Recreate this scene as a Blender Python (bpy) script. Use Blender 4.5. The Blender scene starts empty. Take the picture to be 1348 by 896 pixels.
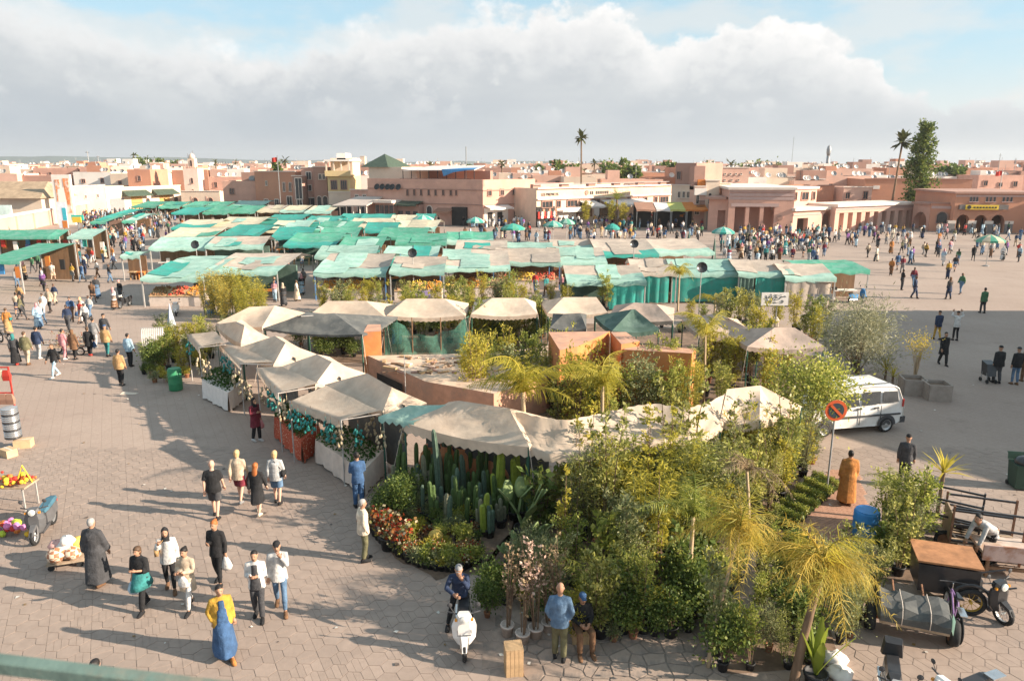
import bpy, bmesh, math, random, time
import numpy as np
from mathutils import Vector, Matrix
R = random.Random(11)
NR = np.random.RandomState(5)
scene = bpy.context.scene
COL = scene.collection
rad = math.radians

# ---------------------------------------------------------------- camera
FPX, PITCH, CAMH = 970.0, rad(13.5), 10.0
cam_data = bpy.data.cameras.new('camera')
cam = bpy.data.objects.new('camera', cam_data); COL.objects.link(cam)
cam.location = (0, 0, CAMH); cam.rotation_euler = (rad(90) - PITCH, 0, 0)
cam_data.sensor_width = 36; cam_data.lens = 36 * FPX / 1348
cam_data.clip_start = 0.05; cam_data.clip_end = 20000
cam_data.dof.use_dof = True; cam_data.dof.focus_distance = 24; cam_data.dof.aperture_fstop = 4.0
scene.camera = cam

def G(px, py, z=0.0):
    """photograph pixel -> the place it shows, at height z"""
    x = (px - 674) / FPX; y = (448 - py) / FPX
    dy = math.cos(PITCH) + y * math.sin(PITCH); dz = -math.sin(PITCH) + y * math.cos(PITCH)
    t = (z - CAMH) / dz
    return Vector((x * t, dy * t, z))
def GY(px, py, Y):
    """photograph pixel -> the place it shows, at depth Y"""
    x = (px - 674) / FPX; y = (448 - py) / FPX
    dy = math.cos(PITCH) + y * math.sin(PITCH); dz = -math.sin(PITCH) + y * math.cos(PITCH)
    t = Y / dy
    return Vector((x * t, Y, CAMH + dz * t))

# ---------------------------------------------------------------- light
scene.view_settings.view_transform = 'Standard'; scene.view_settings.look = 'None'
scene.view_settings.exposure = 1.3; scene.view_settings.gamma = 1.0
scene.view_settings.use_curve_mapping = False
SUN_AZ, SUN_EL = rad(103), rad(22)        # azimuth clockwise from +Y
sd = Vector((math.sin(SUN_AZ) * math.cos(SUN_EL), math.cos(SUN_AZ) * math.cos(SUN_EL), math.sin(SUN_EL)))
sl = bpy.data.lights.new('sun', 'SUN'); sl.energy = 5.0; sl.angle = rad(0.55); sl.color = (1.0, 0.85, 0.68)
so = bpy.data.objects.new('sun', sl); COL.objects.link(so)
so.rotation_euler = (-sd).to_track_quat('-Z', 'Y').to_euler(); so.location = (60, -20, 60)

world = bpy.data.worlds.new('World'); scene.world = world; world.use_nodes = True
wt = world.node_tree; wt.nodes.clear()
def wn(t, **kw):
    n = wt.nodes.new(t)
    for k, v in kw.items(): setattr(n, k, v)
    return n
def wm(op, a, b=None, c=None, clamp=False):
    n = wt.nodes.new('ShaderNodeMath'); n.operation = op; n.use_clamp = clamp
    for i, q in enumerate((a, b, c)):
        if q is None: continue
        if isinstance(q, (int, float)): n.inputs[i].default_value = q
        else: wt.links.new(q, n.inputs[i])
    return n.outputs[0]
def wmix(f, a, b):
    n = wt.nodes.new('ShaderNodeMix'); n.data_type = 'RGBA'
    for s, q in ((n.inputs[0], f), (n.inputs[6], a), (n.inputs[7], b)):
        if isinstance(q, (int, float)): s.default_value = q
        elif isinstance(q, tuple): s.default_value = (*q, 1)
        else: wt.links.new(q, s)
    return n.outputs[2]
def wsm(x, lo, hi):
    n = wt.nodes.new('ShaderNodeMapRange'); n.interpolation_type = 'SMOOTHSTEP'
    wt.links.new(x, n.inputs[0]); n.inputs[1].default_value = lo; n.inputs[2].default_value = hi
    return n.outputs[0]
tc = wn('ShaderNodeTexCoord'); sep = wn('ShaderNodeSeparateXYZ'); wt.links.new(tc.outputs['Generated'], sep.inputs[0])
az = wm('ARCTAN2', sep.outputs[0], sep.outputs[1]); el = wm('ARCSINE', sep.outputs[2])
sky = wn('ShaderNodeTexSky', sky_type='NISHITA', sun_disc=False, sun_elevation=SUN_EL, sun_rotation=SUN_AZ, air_density=1.0, dust_density=1.2, ozone_density=1.2)
skyc = wn('ShaderNodeVectorMath', operation='SCALE'); wt.links.new(sky.outputs[0], skyc.inputs[0]); skyc.inputs['Scale'].default_value = 0.10
def wnoise(scale, zs, detail, rough, off=0.0):
    mp = wn('ShaderNodeMapping'); mp.inputs['Scale'].default_value = (1, 1, zs); mp.inputs['Location'].default_value = (off, off * .7, off * .3)
    wt.links.new(tc.outputs['Generated'], mp.inputs[0])
    n = wn('ShaderNodeTexNoise'); n.inputs['Scale'].default_value = scale; n.inputs['Detail'].default_value = detail; n.inputs['Roughness'].default_value = rough
    wt.links.new(mp.outputs[0], n.inputs[0]); return n.outputs[0]
# the cumulus bank's upper edge, as elevation over azimuth
edge = [(-60, -40), (0, -25), (60, -10), (130, 2), (170, 22), (260, 44), (340, 52), (430, 30), (520, 26), (600, 16), (690, 12), (740, 2), (790, 8), (840, 26),
        (872, 50), (905, 42), (950, 32), (1010, 24), (1060, 32), (1110, 50), (1160, 74), (1176, 108), (1215, 116), (1245, 128), (1290, 120), (1348, 124), (1420, 130)]
fc = wn('ShaderNodeFloatCurve'); cv = fc.mapping.curves[0]
pts = []
for px, py in edge:
    d = GY(px, py, 1000.0) - Vector((0, 0, CAMH))
    pts.append(((math.atan2(d.x, d.y) + .8) / 1.6, math.asin(d.z / d.length) / .35))
while len(cv.points) < len(pts): cv.points.new(.5, .5)
for p, (x, y) in zip(cv.points, sorted(pts)): p.location = (x, y); p.handle_type = 'AUTO'
fc.mapping.update()
wt.links.new(wm('DIVIDE', wm('ADD', az, .8), 1.6, clamp=True), fc.inputs['Value'])
bnd = wm('MULTIPLY', fc.outputs[0], .35)
n1 = wnoise(16, 1.25, 9, .58, 3.1); n2 = wnoise(30, 1.4, 7, .6, 9.0); n3 = wnoise(6, 2.6, 6, .55, 1.7)
dep = wm('SUBTRACT', bnd, el)
s1 = wm('ADD', dep, wm('MULTIPLY', wm('SUBTRACT', n1, .5), .10))
mask = wsm(wm('DIVIDE', s1, wm('SUBTRACT', .040, wm('MULTIPLY', wsm(az, -.35, .15), .029))), 0.0, 1.0)
# inside the bank: bright heads near the edge, thinning to grey-blue vapour below
br = wm('ADD', wm('MULTIPLY', wsm(wm('ADD', s1, wm('MULTIPLY', wm('SUBTRACT', n2, .5), .10)), .085, .0), .95), wm('MULTIPLY', wsm(n1, .53, .66), .38), clamp=True)
lowf = wsm(el, .10, .04)
br = wm('MULTIPLY', br, wm('SUBTRACT', 1.0, wm('MULTIPLY', lowf, .85)))
grey = wmix(wsm(n3, .35, .68), (.272, .290, .306), (.318, .332, .342))
lowc = wmix(wsm(n3, .35, .68), (.240, .264, .290), (.262, .283, .305))
grey = wmix(wsm(wm('ADD', el, wm('MULTIPLY', wm('SUBTRACT', n3, .5), .06)), .10, .03), grey, lowc)
rgt = wsm(az, -.35, .45)
grey = wmix(wm('MULTIPLY', rgt, .4), grey, (.315, .328, .34))
white = wmix(wsm(n2, .35, .62), (.42, .42, .42), (.50, .49, .48))
cloud = wmix(br, grey, white)
veil = wm('ADD', wm('MULTIPLY', wsm(n3, .42, .62), .62), wm('MULTIPLY', wsm(el, .15, .02), .8), clamp=True)
blue = wmix(.72, skyc.outputs[0], (.235, .355, .415))
base = wmix(veil, blue, (.40, .395, .385))
col = wmix(mask, base, cloud)
col = wmix(wsm(el, .05, -.01), col, (.265, .276, .29))
bg = wn('ShaderNodeBackground'); wt.links.new(col, bg.inputs[0]); bg.inputs[1].default_value = .87
wo = wn('ShaderNodeOutputWorld'); wt.links.new(bg.outputs[0], wo.inputs[0])

# ---------------------------------------------------------------- helpers
_M = {}
def _new(name):
    m = bpy.data.materials.new(name); m.use_nodes = True
    nt = m.node_tree; nt.nodes.clear()
    o = nt.nodes.new('ShaderNodeOutputMaterial')
    return m, nt, o
def _noise(nt, scale, detail=5, rough=.6, coord='Object', zs=1.0):
    t = nt.nodes.new('ShaderNodeTexCoord'); n = nt.nodes.new('ShaderNodeTexNoise')
    n.inputs['Scale'].default_value = scale; n.inputs['Detail'].default_value = detail; n.inputs['Roughness'].default_value = rough
    if zs != 1.0:
        mp = nt.nodes.new('ShaderNodeMapping'); mp.inputs['Scale'].default_value = (1, 1, zs)
        nt.links.new(t.outputs[coord], mp.inputs[0]); nt.links.new(mp.outputs[0], n.inputs[0])
    else: nt.links.new(t.outputs[coord], n.inputs[0])
    return n.outputs[0]
def _ramp(nt, src, stops):
    r = nt.nodes.new('ShaderNodeValToRGB'); e = r.color_ramp.elements
    while len(e) < len(stops): e.new(.5)
    for q, (p, c) in zip(e, stops): q.position = p; q.color = (*c, 1)
    nt.links.new(src, r.inputs[0]); return r.outputs[0]
def _mixc(nt, f, a, b, bt='MIX'):
    n = nt.nodes.new('ShaderNodeMix'); n.data_type = 'RGBA'; n.blend_type = bt
    for s, q in ((n.inputs[0], f), (n.inputs[6], a), (n.inputs[7], b)):
        if isinstance(q, (int, float)): s.default_value = q
        elif isinstance(q, tuple): s.default_value = (*q, 1)
        else: nt.links.new(q, s)
    return n.outputs[2]
def _clampc(c): return tuple(min(1, max(0, x)) for x in c)
def mat(name, c, rough=.8, var=.15, scale=6, bump=0, metal=0, coat=0, trans=0, zs=1.0, stain=None, stain_scale=2.0, rnd=0.0, spec=.35):
    """procedural surface: colour noise, optional stains, relief, translucency and per-object tone"""
    if name in _M: return _M[name]
    m, nt, o = _new(name)
    b = nt.nodes.new('ShaderNodeBsdfPrincipled')
    nz = _noise(nt, scale, zs=zs)
    cc = _ramp(nt, nz, [(.3, _clampc([x * (1 - var) for x in c])), (.7, _clampc([x * (1 + var) for x in c]))])
    if stain:
        n2 = _noise(nt, stain_scale, 8, .65, zs=zs)
        f = _ramp(nt, n2, [(.47, (0, 0, 0)), (.62, (1, 1, 1))])
        cc = _mixc(nt, f, cc, stain)
    if rnd:
        oi = nt.nodes.new('ShaderNodeObjectInfo')
        k = _ramp(nt, oi.outputs['Random'], [(0, (1 - rnd,) * 3), (1, (min(1, 1 + rnd * .4),) * 3)])
        cc = _mixc(nt, 1.0, cc, k, 'MULTIPLY')
    nt.links.new(cc, b.inputs['Base Color'])
    b.inputs['Roughness'].default_value = rough; b.inputs['Metallic'].default_value = metal
    b.inputs['Specular IOR Level'].default_value = spec; b.inputs['Coat Weight'].default_value = coat
    if bump:
        bn = nt.nodes.new('ShaderNodeBump'); bn.inputs['Strength'].default_value = bump; bn.inputs['Distance'].default_value = .02
        nt.links.new(_noise(nt, scale * 2.5, 6), bn.inputs['Height']); nt.links.new(bn.outputs[0], b.inputs['Normal'])
    if trans:
        t = nt.nodes.new('ShaderNodeBsdfTranslucent'); nt.links.new(cc, t.inputs[0])
        mx = nt.nodes.new('ShaderNodeMixShader'); mx.inputs[0].default_value = trans
        nt.links.new(b.outputs[0], mx.inputs[1]); nt.links.new(t.outputs[0], mx.inputs[2]); nt.links.new(mx.outputs[0], o.inputs[0])
    else: nt.links.new(b.outputs[0], o.inputs[0])
    _M[name] = m; return m
def leafmat(name, stops, trans=.35, rough=.55, rnd=.25):
    """foliage: every leaf its own tone out of the ramp, light passing through"""
    if name in _M: return _M[name]
    m, nt, o = _new(name)
    g = nt.nodes.new('ShaderNodeNewGeometry')
    k = len(stops); cc = _ramp(nt, g.outputs['Random Per Island'], [(i / (k - 1), c) for i, c in enumerate(stops)])
    oi = nt.nodes.new('ShaderNodeObjectInfo')
    kk = _ramp(nt, oi.outputs['Random'], [(0, (1 - rnd, 1 - rnd * .8, 1 - rnd)), (1, (1, 1, 1))])
    cc = _mixc(nt, 1.0, cc, kk, 'MULTIPLY')
    b = nt.nodes.new('ShaderNodeBsdfPrincipled'); nt.links.new(cc, b.inputs['Base Color']); b.inputs['Roughness'].default_value = rough
    b.inputs['Specular IOR Level'].default_value = .3
    t = nt.nodes.new('ShaderNodeBsdfTranslucent'); nt.links.new(cc, t.inputs[0])
    mx = nt.nodes.new('ShaderNodeMixShader'); mx.inputs[0].default_value = trans
    nt.links.new(b.outputs[0], mx.inputs[1]); nt.links.new(t.outputs[0], mx.inputs[2]); nt.links.new(mx.outputs[0], o.inputs[0])
    _M[name] = m; return m

class MB:
    def __init__(s): s.v = []; s.f = []; s.m = []; s.mi = 0
    def add(s, v, f, mi=None):
        b = len(s.v); s.v.extend(tuple(p) for p in v)
        s.f.extend(tuple(i + b for i in q) for q in f); s.m.extend([s.mi if mi is None else mi] * len(f)); return s
    def box(s, c, d, rz=0, mi=None, M=None):
        x, y, z = d[0] / 2, d[1] / 2, d[2] / 2; co, si = math.cos(rz), math.sin(rz); v = []
        for k in (-z, z):
            for i, j in ((-x, -y), (x, -y), (x, y), (-x, y)):
                p = Vector((i * co - j * si, i * si + j * co, k))
                if M is not None: p = M @ p
                v.append((p[0] + c[0], p[1] + c[1], p[2] + c[2]))
        return s.add(v, [(3, 2, 1, 0), (4, 5, 6, 7), (0, 1, 5, 4), (1, 2, 6, 5), (2, 3, 7, 6), (3, 0, 4, 7)], mi)
    def b2(s, x0, y0, z0, x1, y1, z1, mi=None):
        return s.box(((x0 + x1) / 2, (y0 + y1) / 2, (z0 + z1) / 2), (abs(x1 - x0), abs(y1 - y0), abs(z1 - z0)), 0, mi)
    def loft(s, rings, mi=None, caps=True, closed=True):
        n = len(rings[0]); v = [p for r in rings for p in r]; f = []
        for i in range(len(rings) - 1):
            for j in range(n if closed else n - 1):
                a, b = i * n + j, i * n + (j + 1) % n
                f.append((a, b, b + n, a + n))
        if caps and closed:
            f.append(tuple(range(n - 1, -1, -1))); f.append(tuple(range((len(rings) - 1) * n, len(rings) * n)))
        return s.add(v, f, mi)
    def tube(s, pts, r, n=6, mi=None, caps=True, flat=1.0):
        pts = [Vector(p) for p in pts]; rr = r if isinstance(r, (list, tuple)) else [r] * len(pts); rings = []; up = None
        for i, p in enumerate(pts):
            t = (pts[min(i + 1, len(pts) - 1)] - pts[max(i - 1, 0)])
            t = t.normalized() if t.length > 1e-9 else Vector((0, 0, 1))
            if up is None: up = Vector((0, 1, 0)) if abs(t.z) > .8 else Vector((0, 0, 1))
            a = t.cross(up)
            if a.length < 1e-4: a = t.cross(Vector((1, 0, 0)))
            a.normalize(); b = a.cross(t).normalized(); up = b
            rings.append([p + (a * math.cos(q) + b * math.sin(q) * flat) * rr[i] for q in (2 * math.pi * k / n for k in range(n))])
        return s.loft(rings, mi, caps)
    def bar(s, p, q, w=.05, mi=None, n=4): return s.tube([p, q], w / 2 * (1.414 if n == 4 else 1), n, mi)
    def lathe(s, prof, n=12, c=(0, 0, 0), mi=None, caps=True, ax=None):
        rings = []
        for r, z in prof:
            ring = []
            for k in range(n):
                a = 2 * math.pi * k / n; p = Vector((r * math.cos(a), r * math.sin(a), z))
                if ax is not None: p = ax @ p
                ring.append((p[0] + c[0], p[1] + c[1], p[2] + c[2]))
            rings.append(ring)
        return s.loft(rings, mi, caps)
    def ball(s, c, r, n=8, mi=None, sz=1.0):
        k = max(4, n // 2 + 1)
        return s.lathe([(max(r * math.sin(math.pi * i / k), 1e-3), -r * sz * math.cos(math.pi * i / k)) for i in range(k + 1)], n, c, mi)
    def prism(s, poly, z0, z1, mi=None):
        n = len(poly); v = [(p[0], p[1], z0) for p in poly] + [(p[0], p[1], z1) for p in poly]
        return s.add(v, [tuple(range(n - 1, -1, -1)), tuple(range(n, 2 * n))] + [(i, (i + 1) % n, n + (i + 1) % n, n + i) for i in range(n)], mi)
    def mesh(s, name, mats, smooth=False):
        me = bpy.data.meshes.new(name); me.from_pydata(s.v, [], s.f)
        for m in (mats if isinstance(mats, (list, tuple)) else [mats]): me.materials.append(m)
        me.polygons.foreach_set('material_index', s.m)
        if smooth: me.polygons.foreach_set('use_smooth', [True] * len(s.f))
        me.update(); return me
    def build(s, name, mats, parent=None, smooth=False, loc=None):
        return link(name, s.mesh(name, mats, smooth), parent, loc)
def link(name, data, parent=None, loc=None, rz=0, sc=None):
    o = bpy.data.objects.new(name, data); COL.objects.link(o)
    if parent is not None: o.parent = parent
    if loc is not None: o.location = loc
    if rz: o.rotation_euler[2] = rz
    if sc is not None: o.scale = (sc, sc, sc) if isinstance(sc, (int, float)) else sc
    return o
def tag(o, label, cat, group=None, kind=None):
    if label: o['label'] = label
    if cat: o['category'] = cat
    if group: o['group'] = group
    if kind: o['kind'] = kind
    return o
def thing(name, label, cat, loc=(0, 0, 0), rz=0, group=None, sc=None):
    return tag(link(name, None, None, loc, rz, sc), label, cat, group)
_KIDS = {}
def dup(o, loc=None, rz=None, label=None, group=None, sc=None, parent=None):
    c = o.copy(); COL.objects.link(c); c.parent = parent
    if loc is not None: c.location = loc
    if rz is not None: c.rotation_euler[2] = rz
    if sc is not None: c.scale = (sc, sc, sc) if isinstance(sc, (int, float)) else sc
    if label: c['label'] = label
    if group: c['group'] = group
    for ch in o.children:
        dup(ch, parent=c)
    return c
def setm(o, i, m):
    o.material_slots[i].link = 'OBJECT'; o.material_slots[i].material = m
def npmesh(name, V, F, mats, smooth=False, mi=None):
    """fast mesh from arrays; F is (n,4) or (n,3)"""
    me = bpy.data.meshes.new(name); V = np.asarray(V, np.float32); F = np.asarray(F, np.int32)
    me.vertices.add(len(V)); me.vertices.foreach_set('co', V.ravel())
    k = F.shape[1]; me.loops.add(F.size); me.loops.foreach_set('vertex_index', F.ravel())
    me.polygons.add(len(F)); me.polygons.foreach_set('loop_start', np.arange(len(F), dtype=np.int32) * k)
    if mi is not None: me.polygons.foreach_set('material_index', np.asarray(mi, np.int32))
    me.update(calc_edges=True)
    for m in (mats if isinstance(mats, (list, tuple)) else [mats]): me.materials.append(m)
    if smooth: me.polygons.foreach_set('use_smooth', np.ones(len(F), bool))
    return me

# ---------------------------------------------------------------- ground and paving
PANG = rad(28)
PU = Vector((-math.sin(PANG), math.cos(PANG), 0)); PW = Vector((math.cos(PANG), math.sin(PANG), 0))
def ground_material():
    m, nt, o = _new('plaza_paving')
    b = nt.nodes.new('ShaderNodeBsdfPrincipled'); b.inputs['Roughness'].default_value = .82; b.inputs['Specular IOR Level'].default_value = .3
    tcn = nt.nodes.new('ShaderNodeTexCoord'); mp = nt.nodes.new('ShaderNodeMapping'); mp.inputs['Rotation'].default_value = (0, 0, -PANG + math.pi / 2)
    nt.links.new(tcn.outputs['Object'], mp.inputs[0])
    br = nt.nodes.new('ShaderNodeTexBrick'); br.inputs['Scale'].default_value = 1.0; br.inputs['Brick Width'].default_value = .52; br.inputs['Row Height'].default_value = 1.04 / 3
    br.inputs['Mortar Size'].default_value = .012; br.inputs['Mortar Smooth'].default_value = .3
    br.inputs['Color1'].default_value = (.97, .97, .97, 1); br.inputs['Color2'].default_value = (1, 1, 1, 1); br.inputs['Mortar'].default_value = (.86, .85, .84, 1)
    nt.links.new(mp.outputs[0], br.inputs[0])
    big = _ramp(nt, _noise(nt, .12, 7, .65), [(.32, (.315, .242, .202)), (.5, (.35, .272, .228)), (.68, (.385, .305, .256))])
    c = _mixc(nt, 1.0, big, br.outputs[0], 'MULTIPLY')
    sp = _ramp(nt, _noise(nt, 9, 6, .7), [(.3, (.88, .87, .86)), (.65, (1.05, 1.04, 1.03))])
    c = _mixc(nt, 1.0, c, sp, 'MULTIPLY')
    st = _ramp(nt, _noise(nt, .55, 8, .7), [(.56, (1, 1, 1)), (.72, (.80, .79, .79))])
    c = _mixc(nt, 1.0, c, st, 'MULTIPLY')
    nt.links.new(c, b.inputs['Base Color'])
    bn = nt.nodes.new('ShaderNodeBump'); bn.inputs['Strength'].default_value = .25; bn.inputs['Distance'].default_value = .01
    nt.links.new(br.outputs['Fac'], bn.inputs['Height']); bn.invert = True; nt.links.new(bn.outputs[0], b.inputs['Normal'])
    nt.links.new(b.outputs[0], o.inputs[0]); _M['plaza_paving'] = m; return m
gm = ground_material()
ground = MB().add([(-4000, -40, 0), (4000, -40, 0), (4000, 8000, 0), (-4000, 8000, 0)], [(0, 1, 2, 3)]).build('ground', gm)
tag(ground, 'pink-tan paved square stretching to the far buildings', 'ground', kind='structure')
paver_m = mat('paver', (.35, .27, .224), .85, .12, 3.5, .2, rnd=.16, stain=(.315, .245, .205), stain_scale=.5)
grout_m = mat('paver_joint', (.23, .185, .155), .95, .2, 8)

def paving():
    # grout bed for the near paving, then stones on it
    bed = MB()
    hw, hr = .42, .2425                                   # flat width, corner radius
    hexa = [(hr * math.sin(math.pi / 3 * k), hr * math.cos(math.pi / 3 * k)) for k in range(6)]
    def ins(poly, d=.006):
        cx = sum(p[0] for p in poly) / len(poly); cy = sum(p[1] for p in poly) / len(poly); out = []
        for x, y in poly:
            L = math.hypot(x - cx, y - cy); out.append((cx + (x - cx) * (1 - 1.25 * d / L), cy + (y - cy) * (1 - 1.25 * d / L)))
        return out
    def clipx(poly, x0, x1):
        for sgn, lim in ((1, x0), (-1, -x1)):
            out = []
            for i in range(len(poly)):
                p, q = poly[i], poly[(i + 1) % len(poly)]; a, b = sgn * p[0] - lim, sgn * q[0] - lim
                if a >= 0: out.append(p)
                if a * b < 0: t = a / (a - b); out.append((p[0] + (q[0] - p[0]) * t, p[1] + (q[1] - p[1]) * t))
            poly = out
        return poly
    def clipy(poly, y0, y1): return [(p[1], p[0]) for p in clipx([(p[1], p[0]) for p in poly], y0, y1)]
    shapes = {'whole': [hexa], 'half_a': [clipx(hexa, -1, 0)], 'half_b': [clipx(hexa, 0, 1)],
              'bars': [clipx(hexa, -1, -.07), clipx(hexa, -.07, .07), clipx(hexa, .07, 1)], 'split': [clipy(hexa, -1, 0), clipy(hexa, 0, 1)]}
    meshes = {}
    for k, polys in shapes.items():
        for i, p in enumerate(polys):
            q = ins(p); mb = MB(); q2 = ins(p, .010); n = len(q)
            v = [(x, y, .001) for x, y in q] + [(x, y, .0078) for x, y in q] + [(x, y, .0085) for x, y in q2]
            f = [(j, (j + 1) % n, n + (j + 1) % n, n + j) for j in range(n)] + [(n + j, n + (j + 1) % n, 2 * n + (j + 1) % n, 2 * n + j) for j in range(n)] + [tuple(range(2 * n, 3 * n))]
            mb.add(v, f); meshes[(k, i)] = mb
    spots = []
    for iu in range(-5, 160):
        for iw in range(-75, 75):
            w = iw * hw + (hw / 2 if iu % 2 else 0); u = iu * hr * 1.5
            p = PU * u + PW * w
            if p.y < 11.2 or p.y > 25 or abs(p.x) > .70 * (p.y * .972 + 2.33) + .4: continue
            if p.x > -1.6 and p.y > 13.2 + max(0, -p.x) * 3 and p.x < 7.2: continue       # planted ground
            if -.2 < p.x < 4.6 and p.y < 14.6: continue                                  # crazy paving there
            if p.x > 3.5 and p.y > 14.5 and p.x < 8.5: continue
            kinds = ['bars' if R.random() < .33 else ('split' if R.random() < .2 else 'whole')]
            if iu % 2 and iw % 2 == 0: kinds = ['half_a', 'half_b']
            for kd in kinds:
                for i in range(len(shapes[kd])): spots.append((p.y + abs(p.x + 2) * .15, kd, i, p, iu))
    spots.sort(key=lambda t: t[0])
    cache = {}; rest = MB()
    tot = 0
    for j, (_, kd, i, p, iu) in enumerate(spots):
        mb = meshes[(kd, i)]
        if j < 290:
            if (kd, i) not in cache: cache[(kd, i)] = mb.mesh('paving_stone', paver_m)
            o = link('paving_stone', cache[(kd, i)], ground, (p.x, p.y, R.uniform(-.0015, .002)), PANG)
        else:
            dz = R.uniform(-.0015, .002); v = [PU * y + PW * x + p + Vector((0, 0, z + dz)) for x, y, z in mb.v]
            rest.add(v, mb.f)
    o = rest.build('paving_stones', paver_m, ground); o['kind'] = 'stuff'
    # crazy paving: irregular slabs
    pts = []; nx, ny = 13, 8
    for i in range(nx):
        for j in range(ny):
            pts.append((-.2 + (i + .5 + R.uniform(-.42, .42)) * 4.9 / nx, 11.6 + (j + .5 + R.uniform(-.42, .42)) * 3.1 / ny))
    slab_m = mat('slab', (.38, .29, .235), .85, .2, 3, .4, rnd=.25, stain=(.26, .21, .18))
    for a in pts:
        poly = [(a[0] - .5, a[1] - .5), (a[0] + .5, a[1] - .5), (a[0] + .5, a[1] + .5), (a[0] - .5, a[1] + .5)]
        for b in pts:
            if b is a or abs(b[0] - a[0]) + abs(b[1] - a[1]) > 1.6: continue
            mx, my, dx, dy = (a[0] + b[0]) / 2, (a[1] + b[1]) / 2, b[0] - a[0], b[1] - a[1]; out = []
            for k in range(len(poly)):
                p, q = poly[k], poly[(k + 1) % len(poly)]
                s = (mx - p[0]) * dx + (my - p[1]) * dy; t = (mx - q[0]) * dx + (my - q[1]) * dy
                if s >= 0: out.append(p)
                if s * t < 0: w = s / (s - t); out.append((p[0] + (q[0] - p[0]) * w, p[1] + (q[1] - p[1]) * w))
            poly = out
            if len(poly) < 3: break
        if len(poly) < 3: continue
        q = [(x - a[0], y - a[1]) for x, y in ins(poly, .02)]
        MB().prism(q, .001, R.uniform(.012, .018)).build('crazy_paving_slab', slab_m, ground, loc=(a[0], a[1], 0))
    bed = MB().add([(-.3, 11.2, .002), (4.75, 11.2, .002), (4.75, 14.75, .002), (-.3, 14.75, .002)], [(0, 1, 2, 3)])
    o = bed.build('paving_joint_bed', grout_m, ground)
paving()
soil_m = mat('damp_soil', (.20, .135, .095), .95, .3, 2, .5, stain=(.11, .075, .055), stain_scale=1.2)
def soil_bed(pts, seed):
    rr = random.Random(seed); P = []
    for i in range(len(pts)):
        a, b = Vector(pts[i]), Vector(pts[(i + 1) % len(pts)])
        for k in range(6): q = a.lerp(b, k / 6); p = G(q.x + rr.uniform(-4, 4), q.y + rr.uniform(-3, 3)); P.append((p.x, p.y, .0165))
    MB().add(P, [tuple(range(len(P) - 1, -1, -1))]).build('soil_bed', soil_m, ground)
soil_bed([(648, 800), (700, 780), (752, 815), (850, 820), (930, 792), (985, 730), (1030, 690), (1060, 610), (960, 585), (760, 600), (700, 660), (640, 745)], 1)
soil_bed([(492, 706), (520, 735), (575, 762), (628, 756), (690, 690), (690, 650), (540, 640), (500, 670)], 2); soil_bed([(1090, 790), (1150, 765), (1200, 770), (1215, 720), (1170, 690), (1145, 735), (1060, 770), (930, 860), (960, 888), (1100, 875)], 3)
soil_bed([(320, 470), (480, 480), (560, 520), (700, 560), (940, 550), (1060, 560), (1080, 470), (900, 430), (560, 425), (400, 430)], 4)
_lr = random.Random(12); lit = MB()
for _k in range(150):
    _p = G(_lr.uniform(0, 1340), _lr.uniform(430, 890)); _s = _lr.uniform(.02, .07); _a = _lr.uniform(0, 6.3)
    lit.add([(_p.x + _s * math.cos(_a + q) * (1 if q % 2 else .6), _p.y + _s * math.sin(_a + q), .017 + .012 * (q % 2)) for q in (0, 1.6, 3.1, 4.7)], [(0, 1, 2, 3)], _lr.randrange(3))
_o = lit.build('ground_litter', [mat('paper_litter', (.60, .56, .50)), mat('leaf_litter', (.24, .15, .06)), mat('dark_litter', (.10, .08, .07))], ground); _o['kind'] = 'stuff'
# ---------------------------------------------------------------- building materials
PK = mat('pink_render', (.60, .345, .265), .9, .10, .6, .2, stain=(.52, .30, .235), stain_scale=.35)
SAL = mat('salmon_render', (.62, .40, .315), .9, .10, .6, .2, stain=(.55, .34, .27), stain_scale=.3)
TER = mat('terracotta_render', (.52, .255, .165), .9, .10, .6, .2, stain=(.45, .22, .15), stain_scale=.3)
CRM = mat('cream_render', (.70, .56, .44), .9, .10, .6, .2, stain=(.60, .47, .37), stain_scale=.3)
WHT = mat('white_render', (.78, .72, .66), .9, .08, .6, .2, stain=(.66, .60, .55), stain_scale=.3)
BRN = mat('brown_render', (.40, .235, .185), .9, .12, .6, .2, stain=(.33, .20, .16), stain_scale=.3)
YEL = mat('yellow_render', (.66, .50, .25), .9, .10, .6, .2, stain=(.58, .43, .24), stain_scale=.3)
TRIM = mat('pale_trim', (.70, .60, .52), .85, .08, 1)
MAUVE = mat('mauve_band', (.48, .34, .31), .9, .08, 1)
ROOFM = mat('flat_roof', (.52, .40, .33), .95, .2, .5, stain=(.40, .31, .26), stain_scale=.25)
TILE = mat('green_roof_tile', (.055, .08, .055), .6, .25, 2, .3)
GLASS = mat('window_glass', (.045, .05, .055), .15, .3, 2, spec=.6)
DARK = mat('dark_opening', (.035, .03, .028), .9, .3, 1)
WOOD = mat('brown_wood', (.20, .115, .065), .75, .25, 5, .3, zs=.2)
GOLD = mat('ochre_door', (.55, .33, .10), .7, .15, 3)
METAL = mat('grey_metal', (.30, .30, .30), .5, .12, 5, metal=.4)
BLACK = mat('black_metal', (.025, .025, .027), .5, .2, 8)
AWW = mat('white_awning', (.75, .70, .66), .85, .08, 2, trans=.2)
AWO = mat('orange_awning', (.68, .24, .06), .85, .1, 2, trans=.2)
AWG = mat('lime_awning', (.55, .55, .18), .85, .1, 2, trans=.2)
AWB = mat('brown_awning', (.36, .20, .14), .85, .1, 2, trans=.15)
BLUE = mat('blue_tarp', (.07, .27, .55), .6, .15, 3, trans=.2)
REDF = mat('red_cloth', (.55, .05, .035), .8, .15, 3, trans=.2)
_win = {}
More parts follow.
